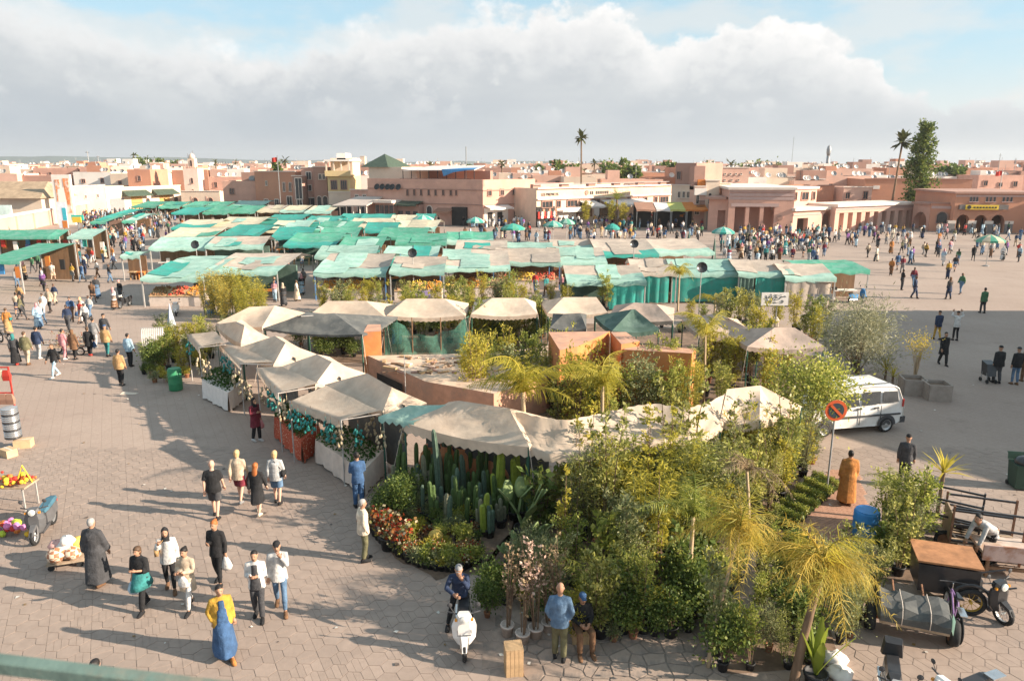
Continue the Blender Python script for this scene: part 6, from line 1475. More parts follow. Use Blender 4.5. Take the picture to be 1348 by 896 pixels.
for i, (px, Y, yt, w, k) in enumerate([(738, 200, 209, 22, 0), (800, 230, 214, 28, 0), (822, 190, 206, 12, 1), (836, 190, 211, 12, 1), (868, 230, 214, 14, 1), (885, 195, 207, 10, 1), (876, 220, 212, 8, 1), (186, 320, 206, 10, 1), (212, 330, 202, 9, 1), (204, 325, 212, 22, 0), (228, 330, 212, 16, 0), (1000, 260, 216, 26, 0), (1020, 270, 217, 20, 0),
        (1252, 190, 215, 18, 0), (1240, 200, 218, 16, 0), (1262, 195, 217, 14, 0), (970, 260, 214, 14, 0), (366, 210, 212, 12, 0), (1120, 300, 219, 24, 0), (520, 190, 219, 14, 0), (710, 220, 217, 12, 0), (760, 230, 218, 16, 0), (930, 250, 217, 20, 0), (1100, 300, 219, 14, 0), (620, 220, 218, 12, 0), (150, 320, 217, 20, 0)]):
    far_tree('cypress' if k else 'far_tree', ('slim dark cypress' if k else 'rounded dark tree') + ' beyond the far rooftops', px, Y, 240, yt, w, LD, 300 + i, 520, .9, .35, .35, 14 if k else 12, .16, ('cypresses' if k else 'rounded trees') + ' beyond the rooftops')
palm('date palm in front of the long cream cafe', G(811, 299), 4.3, 16, [frond_mesh(90, 2.4, .5, LG, .4, 30, .6, .3)], (0, 0), .2, 1.15, 30, BARK, None, up=(.1, 1.0))
for k, (px, w) in enumerate(((770, 3), (800, 3.4), (815, 3))):
    x = GY(px, 270, 121).x; plant('yellow', (x, 117.5, 1.2), 'x', 1.6, None, 'flowering vine on the cafe trellis', 'vines on the cafe front', 0)

def conifer():
    Y = 128; x = GY(1211, 230, Y).x; h = GY(1211, 160, Y).z; w = 40 * Y / FPX; rs = np.random.RandomState(9); t = thing('conifer', 'very tall ragged dark conifer rising behind the colonnade', 'tree', (x, Y, 0)); C = []; st = MB()
    for k in range(150):
        u = rs.rand() ** 1.0; a = rs.uniform(0, 6.3); r = w / 2 * (1.0 - .55 * max(0, u - .35) / .65) * rs.uniform(.15, 1.0) * (.8 if u < .3 else 1); C.append((r * math.cos(a), r * math.sin(a), h * (.12 + .88 * u)))
        if k % 4 == 0: st.tube([(0, 0, C[-1][2] * .93), C[-1]], [.06, .02], 4)
    C = np.array(C); n = 6500; k = rs.randint(0, len(C), n); P = C[k] + rs.normal(size=(n, 3)) * np.array([.42, .42, .55]) * (1.15 - .6 * C[k][:, 2:3] / h); V, F = leaves(P, .5, .13, .5, None, rs)
    link('crown', npmesh('crown', V, F, LD), t); st.build('limbs', BARK, t); MB().tube([(0, 0, 0), (.2, 0, h * .5), (0, 0, h * .97)], [.45, .3, .06], 7).build('trunk', BARK, t, True)
conifer()
# ---------------------------------------------------------------- vehicles
PAINT = mat('white_paint', (.74, .72, .70), .35, .04, 3, coat=.5, stain=(.66, .62, .58), stain_scale=1.2); TYRE = mat('tyre', (.022, .022, .023), .85, .3, 12); RIM = mat('wheel_rim', (.42, .42, .42), .4, .15, 8, metal=.6); PLAST = mat('grey_plastic', (.06, .06, .065), .6, .2, 6); CHROME = mat('chrome', (.6, .6, .6), .25, .1, 5, metal=.9)
LAMPR = mat('red_lamp', (.45, .03, .02), .3, .1, 5); LAMPW = mat('clear_lamp', (.65, .65, .62), .2, .1, 5); AMBER = mat('amber_lamp', (.65, .26, .03), .3, .1, 5); RUST = mat('rusty_steel', (.24, .12, .07), .85, .35, 7, .3); BLKP = mat('black_paint', (.03, .03, .033), .35, .2, 6, coat=.3); GREYP = mat('grey_paint', (.28, .28, .29), .45, .15, 6)
WBOARD = mat('weathered_board', (.36, .27, .19), .85, .25, 6, .4, zs=.3)
AXX = Matrix.Rotation(rad(90), 3, 'Y'); AXY = Matrix.Rotation(rad(90), 3, 'X')
def wheel(par, p, r, w, spokes=0, ax=AXY, name='wheel', rim=RIM):
    """tyre + rim; axle along y with AXY"""
    q = link(name, MB().lathe([(r * .70, -w / 2), (r * .93, -w / 2), (r, -w * .25), (r, w * .25), (r * .93, w / 2), (r * .70, w / 2), (r * .68, 0), (r * .70, -w / 2)], 20, ax=ax, caps=False).mesh('tyre', TYRE, True), par, p)
    mb = MB()
    if spokes:
        mb.lathe([(r * .72, -w * .3), (r * .66, -w * .3), (r * .66, w * .3), (r * .72, w * .3), (r * .72, -w * .3)], 20, ax=ax, caps=False); mb.lathe([(r * .1, -w * .6), (r * .1, w * .6)], 8, ax=ax)
        for k in range(spokes):
            a = 2 * math.pi * k / spokes; v = ax @ Vector((math.cos(a), math.sin(a), 0)); mb.bar(v * r * .08, v * r * .68, .008)
    else: mb.lathe([(r * .70, -w * .45), (r * .5, -w * .30), (r * .16, -w * .42), (.01, -w * .42)], 16, ax=ax, caps=False); mb.lathe([(r * .70, w * .45), (r * .5, w * .30), (r * .16, w * .42), (.01, w * .42)], 16, ax=ax, caps=False)
    mb.build('rim', rim, q); return q
def van():
    g = G(1162, 567); rz = rad(12) + math.pi                 # local +x = front
    t = thing('parked_van', 'white passenger van with three side windows parked beside the tree', 'van', (0, 0, 0), rz)
    rx = -1.32; off = Matrix.Rotation(rz, 3, 'Z') @ Vector((rx, .74, 0)); t.location = (g.x - off.x, g.y - off.y, 0)
    prof = [(-1.95, .42), (-2.05, .60), (-2.06, .95), (-1.98, 1.25), (-1.80, 1.70), (-1.66, 1.79), (-.6, 1.85), (.35, 1.82), (.62, 1.74), (1.18, 1.18), (1.34, 1.08), (1.92, .92), (2.08, .78), (2.10, .52), (2.02, .34), (1.72, .30), (1.66, .30), (-1.0, .28), (-1.7, .28)]
    mb = MB(); rings = []
    for y, k in ((-.83, .96), (-.86, .99), (-.845, 1), (.845, 1), (.86, .99), (.83, .96)):
        rings.append([(x * (1 if abs(y) < .85 else k), y * (1 - max(0, z - 1.0) * .12), .28 + (z - .28) * k) for x, z in prof])
    mb.loft(rings).build('body', PAINT, t)
    def pane(name, pts, y, m=GLASS):
        s = 1 if y > 0 else -1; n = len(pts); v = [(x, (y + s * .016) * (1 - max(0, z - 1.0) * .12), z) for x, z in pts]
        return MB().add(v, [tuple(range(n)) if s < 0 else tuple(range(n - 1, -1, -1))]).build(name, m, t)
    for y in (-.862, .862):
        pane('window', [(-1.78, 1.18), (-1.10, 1.18), (-1.10, 1.62), (-1.70, 1.60)], y); pane('window', [(-.98, 1.16), (-.22, 1.14), (-.22, 1.64), (-.98, 1.64)], y); pane('window', [(-.08, 1.12), (.98, 1.12), (.62, 1.58), (-.02, 1.64)], y)
        for xx in (-1.04, -.15, 1.04): MB().b2(xx - .006, y - .012, .36, xx + .006, y + .012, 1.08).build('door_gap', BLACK, t)
        MB().b2(-1.9, y - .02, .68, 1.3, y + .02, .74).build('rub_strip', PLAST, t)
        for xx in (-1.32, 1.32):
            n = 14; arc = [(xx + .40 * math.cos(math.pi * k / n), .30 + .40 * math.sin(math.pi * k / n)) for k in range(n + 1)]; pane('wheel_arch', arc, y, PLAST)
            wheel(t, (xx, y * .93, .30), .30, .19)
        h = MB().b2(-.18, y - .025, .98, .02, y + .025, 1.03).build('door_handle', PLAST, t); MB().b2(-.93, y - .025, .98, -.75, y + .025, 1.03).build('door_handle', PLAST, t)
        m = MB().box((1.02, y * 1.10, 1.14), (.10, .20, .16)).build('wing_mirror', PLAST, t)
        MB().b2(-2.02, y * .86, .98, -1.97, y * .99, 1.28).build('tail_lamp', LAMPR, t); MB().box((1.98, y * .72, .80), (.16, .26, .18)).build('headlight', LAMPW, t)
    MB().add([(1.16, -.70, 1.20), (1.16, .70, 1.20), (.66, .62, 1.70), (.66, -.62, 1.70)], [(0, 1, 2, 3)]).build('windscreen', GLASS, t, loc=(.025, 0, .012)); MB().add([(-2.0, -.7, 1.24), (-2.0, .7, 1.24), (-1.83, .6, 1.64), (-1.83, -.6, 1.64)], [(3, 2, 1, 0)]).build('rear_window', GLASS, t, loc=(-.02, 0, .005))
    MB().b2(-2.10, -.26, .66, -2.075, .26, .78).build('number_plate', CLOTHW, t); MB().b2(-1.6, -.6, 1.862, .2, -.56, 1.885).b2(-1.6, .56, 1.862, .2, .6, 1.885).build('roof_rails', PLAST, t)
    MB().b2(-2.14, -.85, .34, -1.93, .85, .58).build('rear_bumper', PLAST, t); MB().b2(1.98, -.84, .30, 2.17, .84, .55).build('front_bumper', PLAST, t)
van()
def scooter(label, p, rz, body=PAINT, seat=BLKP, sc=1.0, basket=False, name='motor_scooter', group=None, stand_lean=0.0):
    """step-through scooter, local +x forward"""
    t = thing(name, label, 'scooter', p, rz, group, sc); t.rotation_euler[0] = stand_lean
    wheel(t, (.62, 0, .27), .27, .09, 12); wheel(t, (-.58, 0, .27), .27, .10, 12)
    MB().tube([(.62, -.07, .27), (.50, -.07, .75)], .022, 6).build('fork', CHROME, t); MB().tube([(.62, .07, .27), (.50, .07, .75)], .022, 6).build('fork', CHROME, t)
    MB().loft([[(.88, -.05, .34), (.88, .05, .34), (.80, .05, .48), (.80, -.05, .48)], [(.62, -.075, .50), (.62, .075, .50), (.62, .075, .58), (.62, -.075, .58)], [(.42, -.06, .40), (.42, .06, .40), (.40, .06, .50), (.40, -.06, .50)]]).build('front_mudguard', body, t)
    sh = MB(); sh.loft([[(.50, y * .26 * w, z) if abs(y) == 1 else (.50 + .08, y * .26 * w, z) for y in (-1, -.5, .5, 1)] + [(.44, y * .26 * w, z) for y in (1, .5, -.5, -1)] for z, w in ((.30, .55), (.45, .9), (.70, 1.0), (.86, .78))]); sh.build('leg_shield', body, t)
    MB().loft([[(.40, -.13, .20), (.40, .13, .20), (.40, .13, .28), (.40, -.13, .28)], [(-.1, -.13, .22), (-.1, .13, .22), (-.1, .13, .32), (-.1, -.13, .32)]]).build('footboard', PLAST, t)
    MB().loft([[(x, -w, z0), (x, w, z0), (x, w * .9, z1), (x, -w * .9, z1)] for x, w, z0, z1 in ((-.02, .10, .26, .62), (-.3, .15, .32, .66), (-.7, .13, .42, .68), (-.88, .06, .54, .66))]).build('rear_body', body, t)
    MB().loft([[(x, -w, z0), (x, w, z0), (x, w * .8, z1), (x, -w * .8, z1)] for x, w, z0, z1 in ((.02, .08, .63, .70), (-.12, .13, .66, .76), (-.6, .13, .69, .80), (-.84, .09, .68, .76))]).build('seat', seat, t)
    hd = MB().loft([[(x, -w, z - h), (x, w, z - h), (x, w * .7, z + h), (x, -w * .7, z + h)] for x, w, z, h in ((.60, .13, .92, .05), (.52, .19, .93, .08), (.40, .14, .95, .05))]).build('handlebar_cowl', body, t)
    MB().lathe([(.085, 0), (.085, .03), (.02, .045)], 12, (.598, 0, .92), ax=AXX).build('headlamp', LAMPW, hd)
    for s in (-1, 1):
        MB().tube([(.44, s * .13, .96), (.40, s * .34, .99)], .017, 6).build('handlebar', PLAST, t); MB().box((.56, s * .165, .90), (.05, .05, .05)).build('indicator', AMBER, hd)
        m = MB().tube([(.44, s * .20, .97), (.46, s * .28, 1.14)], .008, 5).build('mirror_stem', PLAST, t); MB().lathe([(.05, -.008), (.055, 0), (.02, .012)], 10, (.46, s * .29, 1.18), ax=AXX).build('mirror', PLAST, m)
    MB().box((-.90, 0, .60), (.04, .12, .07)).build('tail_lamp', LAMPR, t); MB().tube([(-.1, -.12, .24), (-.6, -.16, .26), (-.85, -.16, .32)], [.03, .045, .04], 8).build('exhaust', CHROME, t)
    if basket:
        MB().tube([(.60, -.14, .68), (.66, -.14, .60), (.66, .14, .60), (.60, .14, .68)], .009, 5).build('crash_bar', BLKP, t)
    return t
scooter('white step-through scooter with a man leaning on its handlebars', Vector((G(609, 868).x, G(609, 868).y + .62, 0)), rad(-86), PAINT, BLKP, 1.0, True)
s2 = scooter('black and silver scooter with a padded seat at the lower edge', Vector((G(1172, 940).x, G(1172, 940).y, 0)), rad(-112), GREYP, BLKP, 1.05)
MB().loft([[(x, -w, z0), (x, w, z0), (x, w * .8, z1), (x, -w * .8, z1)] for x, w, z0, z1 in ((-.62, .17, .76, 1.02), (-.74, .19, .74, 1.08), (-.86, .15, .76, 1.02))]).build('top_box', BLKP, s2)
s3 = scooter('parked motor scooter with a number plate pannier beside the black one', Vector((G(1258, 944).x, G(1258, 944).y, 0)), rad(-160), PAINT, BLKP, .95); MB().b2(-.95, -.02, .80, -.60, .20, .84).build('carrier', CHROME, s3)
scooter('small white scooter behind the corner fruit stall', G(233, 414), rad(-70), PAINT, BLKP, .95); scooter('dark moped with a carton on its rack being wheeled on the walkway', G(165, 404), rad(-95), BLKP, BLKP, .95)
scooter('dark parked moped beside the metal handcart', G(1288, 800), rad(-75), BLKP, BLKP, 1.0, stand_lean=.1); scooter('blue moped parked under the green sunshade', G(1128, 398), rad(20), BLUE, BLKP, 1.0)
scooter('grey moped with a round rack of toys behind it', Vector((G(42, 716).x, G(42, 716).y + .6, 0)), rad(-78), mat('dark_grey_paint', (.10, .10, .105), .45), mat('blue_seat', (.05, .13, .18)), 1.0)
def bicycle(label, p, rz, m):
    t = thing('bicycle', label, 'bicycle', p, rz); wheel(t, (.52, 0, .33), .33, .045, 16); wheel(t, (-.52, 0, .33), .33, .045, 16); A, B, C_, D = (-.08, 0, .30), (-.20, 0, .78), (.36, 0, .76), (-.52, 0, .33)
    for nm, a, b in (('seat_tube', A, B), ('top_tube', B, C_), ('down_tube', A, C_), ('chain_stay', A, D), ('seat_stay', B, D), ('fork', C_, (.52, 0, .33))): MB().tube([a, b], .017, 6).build(nm, m, t)
    MB().tube([(.34, 0, .74), (.32, 0, .92)], .014, 6).build('stem', CHROME, t); MB().tube([(.30, -.28, .95), (.36, -.1, .93), (.36, .1, .93), (.30, .28, .95)], .013, 6).build('handlebar', BLKP, t)
    MB().loft([[(x, -w, z), (x, w, z), (x, w * .6, z + .05), (x, -w * .6, z + .05)] for x, w, z in ((-.02, .03, .86), (-.2, .07, .87), (-.32, .09, .88))]).build('saddle', BLKP, t); MB().tube([(-.20, 0, .76), (-.22, 0, .88)], .013, 6).build('seat_post', CHROME, t)
    MB().lathe([(.09, -.01), (.09, .01)], 12, (-.08, -.05, .30), ax=AXY).build('chainring', CHROME, t); MB().box((-.55, 0, .74), (.36, .14, .02)).build('carrier', CHROME, t)
bicycle('purple and silver bicycle leaning between the carts', G(1252, 826), rad(72), mat('purple_paint', (.30, .18, .38), .4)); bicycle('black bicycle parked among the left shoppers', G(8, 452), rad(150), BLKP)
def handcart():
    p = G(1197, 836); t = thing('tarp_cart', 'low handcart on two car tyres with a grey tarp lashed over its load', 'cart', p, rad(-112))
    for y in (-.80, .80): wheel(t, (.0, y, .30), .30, .19, 0, AXY, rim=RUST)
    MB().tube([(0, -.75, .30), (0, .75, .30)], .04, 8).build('axle', mat('orange_steel', (.42, .13, .04), .7, .2, 6), t); MB().b2(-.42, -.66, .42, .42, .66, .50).build('bed', WBOARD, t)
    rr = random.Random(5); rings = []
    for y in (-.70, -.66, -.45, -.2, .05, .3, .5, .66, .70):
        k = .7 if abs(y) > .68 else 1; rings.append([(x * .46 * k, y, .5 + z * k + (rr.uniform(-.045, .045) if z else 0)) for x, z in ((1, 0), (1.03, .16), (.8, .30), (.35, .34), (-.2, .30), (-.75, .33), (-1.03, .17), (-1, 0))])
    MB().loft(rings).build('tarp', DGRY, t)
    for y in (-.25, .28): MB().tube([(.48, y, .5), (.49, y, .68), (.38, y, .84), (.15, y, .88), (-.1, y, .86), (-.36, y, .86), (-.49, y, .70), (-.48, y, .5)], .008, 5).build('lashing_rope', TRIM, t)
    for y in (-.3, .3): MB().tube([(-.4, y, .46), (-1.2, y, .62)], .022, 6).build('shaft', RUST, t)
    MB().add([(.2, .70, .5), (.47, .71, .48), (.44, .72, .80), (.2, .71, .84)], [(0, 1, 2, 3)]).build('mint_flap', MINT, t)
handcart()
def box_cart():
    p = G(1238, 786); t = thing('box_cart', 'black box trailer with a rusty lid and yellow-rimmed wheel', 'cart', p, rad(-18)); 
    MB().loft([[(-.62, -.45, .35), (.62, -.45, .35), (.62, .45, .35), (-.62, .45, .35)], [(-.66, -.5, 1.05), (.60, -.5, 1.05), (.60, .5, 1.10), (-.66, .5, 1.10)]]).build('box', BLKP, t); MB().b2(-.70, -.54, 1.105, .64, .54, 1.15).build('lid', mat('rusty_lid', (.36, .17, .08), .8, .3, 4, .3), t)
    for y in (-.58, .58):
        w_ = wheel(t, (.45, y, .33), .33, .10, 10, rim=mat('yellow_rim', (.50, .32, .05), .6)); MB().tube([(.45 + .42 * math.cos(a), y, .33 + .42 * math.sin(a)) for a in (math.pi * k / 8 for k in range(9))], .04, 6).build('mudguard', BLKP, t)
    for y in (-.4, .4): MB().tube([(.62, y, .5), (1.35, y, .75)], .02, 6).build('shaft', BLKP, t)
    MB().b2(.605, -.3, .5, .625, .3, 1.0).build('side_board', AWO, t)
box_cart()
def frame_cart(label, p, rz, seed):
    t = thing('frame_cart', label, 'cart', p, rz); 
    for x in (-.8, .8):
        for y in (-.45, .45): MB().box((x, y, .72), (.05, .05, 1.44)).build('upright', RUST if seed else BLKP, t)
    for z in (.45, .9, 1.35):
        for y in (-.45, .45): MB().b2(-.8, y - .02, z, .8, y + .02, z + .05).build('side_rail', BLKP, t)
    for k in range(6): MB().b2(-.8, -.44 + k * .15, .40, .8, -.32 + k * .15, .44).build('plank', WBOARD, t)
    for y in (-.5, .5): wheel(t, (.1, y, .28), .28, .1, 0, rim=RUST)
    MB().b2(-.82, -.45, .45, -.78, .45, 1.2).build('end_board', WBOARD, t)
frame_cart('tall open frame cart with dark rails beside the spiky yucca', G(1240, 712), rad(-35), 0); frame_cart('weathered frame cart the man bends over', G(1288, 728), rad(-20), 1)
t = thing('flat_barrow', 'long rust-edged flat barrow standing on legs', 'cart', G(1332, 752), rad(-12)); MB().b2(-.9, -.45, .62, 1.3, .45, .70).build('bed', mat('pale_bed', (.50, .40, .34), .85, .2, 3, stain=(.36, .22, .14)), t); MB().b2(-.92, -.5, .50, 1.32, -.45, .90).build('side_board', mat('pink_board', (.46, .34, .30), .85, .2, 3, stain=(.30, .14, .08)), t)
for x, y in ((-.75, -.4), (1.1, -.4), (-.75, .4), (1.1, .4)): MB().box((x, y, .31), (.07, .07, .62)).build('leg', WOOD, t)
MB().b2(-.8, -.42, .22, 1.15, -.36, .30).build('brace', WOOD, t)
def tricycle(label, p, rz):
    t = thing('cargo_tricycle', label, 'cart', p, rz); wheel(t, (1.05, 0, .30), .30, .1, 10); 
    for y in (-.55, .55): wheel(t, (-.55, y, .30), .30, .13, 0)
    MB().b2(-1.2, -.6, .52, .25, .6, .58).b2(-1.2, -.62, .58, .25, -.58, .95).b2(-1.2, .58, .58, .25, .62, .95).b2(-1.22, -.6, .58, -1.18, .6, .95).build('cargo_bed', GREYP, t)
    MB().tube([(.25, 0, .5), (.7, 0, .55), (.95, 0, .95)], .04, 6).build('frame', BLKP, t); MB().tube([(.95, 0, .95), (1.05, 0, .30)], .03, 6).build('fork', BLKP, t); MB().tube([(.85, -.35, 1.02), (.95, 0, .98), (.85, .35, 1.02)], .018, 6).build('handlebar', BLKP, t)
    MB().box((.45, 0, .78), (.45, .26, .12)).build('seat', BLKP, t)
    for x in (-1.1, .15):
        for y in (-.55, .55): MB().box((x, y, 1.35), (.04, .04, .9)).build('canopy_post', POSTM, t)
    MB().b2(-1.25, -.65, 1.8, .3, .65, 1.84).build('canopy', BEI, t)
tricycle('grey cargo tricycle with a flat canopy beside the draped stall', G(1068, 402), rad(170)); 
def bags_trolley():
    p = G(90, 742); t = thing('bag_trolley', 'low trolley heaped with checked cloths and plastic bags', 'trolley', p, rad(20)); MB().b2(-.42, -.3, .16, .42, .3, .20).build('deck', WBOARD, t)
    for x in (-.32, .32):
        for y in (-.24, .24): MB().lathe([(.08, -.025), (.08, .025)], 10, (x, y, .08), ax=AXY).build('castor', TYRE, t)
    m, nt, o = _new('checked_cloth'); b = nt.nodes.new('ShaderNodeBsdfPrincipled'); c = nt.nodes.new('ShaderNodeTexChecker'); c.inputs['Scale'].default_value = 9; c.inputs[1].default_value = (.62, .50, .38, 1); c.inputs[2].default_value = (.34, .14, .07, 1); tcn = nt.nodes.new('ShaderNodeTexCoord'); nt.links.new(tcn.outputs['Object'], c.inputs[0]); nt.links.new(c.outputs[0], b.inputs[0]); nt.links.new(b.outputs[0], o.inputs[0])
    rr = random.Random(3)
    for i, (x, y, z, r, mm) in enumerate([(-.2, -.15, .38, .24, m), (.15, -.12, .36, .22, m), (0, .1, .45, .26, CLOTHW), (.25, .12, .5, .2, mat('yellow_bag', (.6, .42, .1))), (-.22, .14, .5, .2, mat('pink_bag', (.62, .36, .32))), (.05, 0, .66, .18, CLOTHW)]):
        b_ = MB(); b_.ball((0, 0, 0), r, 10, sz=.8); b_.v = [(vx * rr.uniform(.85, 1.15), vy * rr.uniform(.85, 1.15), vz * rr.uniform(.85, 1.1)) for vx, vy, vz in b_.v]; b_.build('bundle', mm, t, True, (x, y, z))
bags_trolley()
def toy_rack():
    p = G(14, 668); t = thing('toy_rack', 'orange toy rack hung with bright trinkets behind the grey moped', 'rack', p); MB().b2(-.9, -.35, .75, .75, .35, .80).build('tray', WBOARD, t); 
    for x in (-.8, .65):
        for y in (-.3, .3): MB().box((x, y, .375), (.04, .04, .75)).build('leg', POSTM, t)
    MB().tube([(.3, 0, .8), (.55, 0, 1.35), (.78, 0, .82)], .025, 5).build('yellow_frame', mat('yellow_toy', (.7, .45, .04)), t); cols = [AWO, REDF, mat('yellow_toy'  , (.7, .45, .04)), mat('pink_toy', (.6, .2, .4)), CLOTHW, mat('lime_toy', (.4, .5, .05))]; rr = random.Random(2)
    bm = MB().ball((0, 0, 0), .06, 7).mesh('trinket', AWO)
    for k in range(70): o = link('trinket', bm, t, (rr.uniform(-.9, .75), rr.uniform(-.35, .35), .84 + rr.uniform(0, .16)), 0, rr.uniform(.6, 1.4)); setm(o, 0, rr.choice(cols[:3]))
    q = thing('toy_heap', 'heap of colourful toys and green balls on the ground by the moped', 'toys', G(12, 702))
    for k in range(40): o = link('toy', bm, q, (rr.uniform(-.5, .8), rr.uniform(-.25, .25), .06 + rr.uniform(0, .25)), 0, rr.uniform(.8, 2.0)); setm(o, 0, rr.choice(cols))
toy_rack()
# ---------------------------------------------------------------- small things
def barrel(label, p, m, r=.28, h=.88, name='barrel'):
    t = thing(name, label, 'barrel', p); MB().lathe([(r * .92, 0), (r, .06), (r, h * .30), (r * 1.04, h * .33), (r, h * .36), (r, h * .63), (r * 1.04, h * .66), (r, h * .69), (r, h * .93), (r * .9, h), (r * .86, h), (r * .82, h - .06), (.01, h - .06)], 20).build('drum', m, t, True); MB().lathe([(r * .90, h), (r * .90, h + .02)], 20).build('rim', m, t)
barrel('green plastic barrel in front of the left corner plants', G(232, 513), mat('green_plastic', (.035, .22, .10), .5, .15, 4), .30, 1.0); barrel('bright blue barrel beside the golden bamboo', G(277, 412), mat('blue_plastic', (.04, .24, .60), .5, .12, 4)); barrel('blue tub filled with soil beside the brick path', G(1138, 704), mat('blue_plastic', (.04, .24, .60)), .34, .75); barrel('blue barrel behind the shade net', G(523, 452), mat('blue_plastic', (.04, .24, .60)))
def crate(label, p, rz, d, m=CRATE, name='wooden_crate', lid=True, slats=4):
    t = thing(name, label, 'crate', p, rz); w, dp, h = d
    for sx, sy, ww, vert in ((0, -dp / 2, w, 0), (0, dp / 2, w, 0), (-w / 2, 0, dp, 1), (w / 2, 0, dp, 1)):
        for k in range(slats):
            q = ww / slats; a = -ww / 2 + q * (k + .5); b = MB().box((0, 0, h / 2), ((q * .93, .018, h) if not vert else (.018, q * .93, h))); b.build('slat', m, t, loc=(a if not vert else sx, sy if not vert else a, 0))
    MB().b2(-w / 2 + .01, -dp / 2 + .01, h - .025, w / 2 - .01, dp / 2 - .01, h - .003).build('top_board', m, t)
crate('tall upright wooden crate standing before the blossom pots', G(676, 884), rad(8), (.34, .32, .62)); crate('small wooden crate used as a stand under the jars', G(596, 668), rad(20), (.5, .35, .35))
def carton(label, p, rz, d): 
    t = thing('cardboard_box', label, 'box', p, rz); m = mat('cardboard', (.52, .37, .22), .9, .12, 5); MB().b2(-d[0] / 2, -d[1] / 2, 0, d[0] / 2, d[1] / 2, d[2]).build('carton', m, t); MB().b2(-d[0] / 2, -.03, d[2] + .001, d[0] / 2, .03, d[2] + .004).build('tape', PALE, t)
    return t
carton('open cardboard box at the foot of the bracelet stand', G(32, 588), rad(15), (.55, .4, .3)); carton('tilted cardboard box on the ground by the left stand', G(12, 600), rad(-30), (.5, .36, .28))
o = MB().add([(-.35, -.12, .004), (.4, -.16, .02), (.42, .1, .005), (-.3, .14, .05)], [(0, 1, 2, 3)]).build('flattened_carton', mat('pale_card', (.62, .52, .42)), None, loc=G(169, 518)); tag(o, 'flattened pale cardboard lying on the open paving', 'cardboard')
def bracelet_stand():
    p = G(20, 588); t = thing('bracelet_stand', 'tall drum-shaped stand stacked with silver bracelets', 'stand', p); MB().tube([(0, 0, 0), (0, 0, .5)], .03, 6).build('pole', POSTM, t)
    ring = MB().lathe([(.26, 0), (.28, .02), (.28, .045), (.26, .06)], 16).mesh('bracelet_tier', CHROME, True)
    for k in range(16): o = link('bracelet_tier', ring, t, (0, 0, .36 + k * .072)); setm(o, 0, CHROME if k % 4 else BLKP)
    MB().lathe([(.25, .36), (.25, 1.5), (.1, 1.52)], 16).build('drum', GREYP, t); MB().b2(-.3, -.3, 0, .3, .3, .05).build('base', METAL, t)
bracelet_stand()
def bag_rack():
    p = G(4, 552); t = thing('bag_rack', 'red rack hung with leather bags at the left edge', 'rack', p); 
    for x in (-.9, .55): MB().box((x, 0, 1.1), (.05, .05, 2.2)).build('post', REDF, t)
    for z in (1.1, 2.15): MB().b2(-.9, -.02, z, .55, .02, z + .05).build('rail', REDF, t)
    rr = random.Random(6); bm = MB().loft([[(-.14, -.05, 0), (.14, -.05, 0), (.14, .05, 0), (-.14, .05, 0)], [(-.16, -.07, .2), (.16, -.07, .2), (.16, .07, .2), (-.16, .07, .2)], [(-.1, -.03, .42), (.1, -.03, .42), (.1, .03, .42), (-.1, .03, .42)]]).mesh('bag', AWB)
    for k in range(12): o = link('bag', bm, t, (-.85 + (k % 6) * .27, -.1, .68 if k < 6 else 1.66), 0, 1.0); setm(o, 0, rr.choice([AWB, PALE, REDF, WOOD, AWO, CRT]))
bag_rack()
def rack():
    p = G(205, 470); t = thing('clothes_rack', 'rack of white shirts beside the left corner plants', 'rack', p, rad(10)); 
    for x in (-.55, .55): MB().box((x, 0, .8), (.04, .04, 1.6)).build('post', POSTM, t)
    MB().b2(-.6, -.02, 1.58, .6, .02, 1.62).build('rail', POSTM, t); g = MB().loft([[(-.03, -.22, .55), (.03, -.22, .55), (.03, .22, .55), (-.03, .22, .55)], [(-.03, -.24, 1.1), (.03, -.24, 1.1), (.03, .24, 1.1), (-.03, .24, 1.1)], [(-.02, -.08, 1.56), (.02, -.08, 1.56), (.02, .08, 1.56), (-.02, .08, 1.56)]]).mesh('shirt', CLOTHW)
    for k in range(11): link('shirt', g, t, (-.5 + k * .1, 0, 0))
rack()
parasol(224, 412, 16, mat('blue_white_cloth', (.42, .45, .52)), CLOTHW, 'folded blue and white parasol behind the clothes rack', 2.0, True)
def planter(label, p, rz):
    t = thing('stone_planter', label, 'planter', p, rz, 'stone planters'); m = mat('planter_stone', (.30, .25, .215), .9, .15, 4, .3); w = .46
    for sx, sy in ((0, -1), (0, 1)): MB().b2(-w, sy * w - .04, 0, w, sy * w + .04, .72).build('panel', m, t)
    for sx in (-1, 1): MB().b2(sx * w - .04, -w + .041, 0, sx * w + .04, w - .041, .719).build('panel', m, t)
    MB().b2(-w + .04, -w + .04, .02, w - .04, w - .04, .58).build('soil', soil_m, t); MB().b2(w + .041, -.1, .3, w + .05, .08, .55).build('notice', CLOTHW, t)
planter('square stone planter holding the dry yellow tree', G(1200, 517), rad(-12)); planter('empty square stone planter next to the planted one', G(1231, 524), rad(-8))
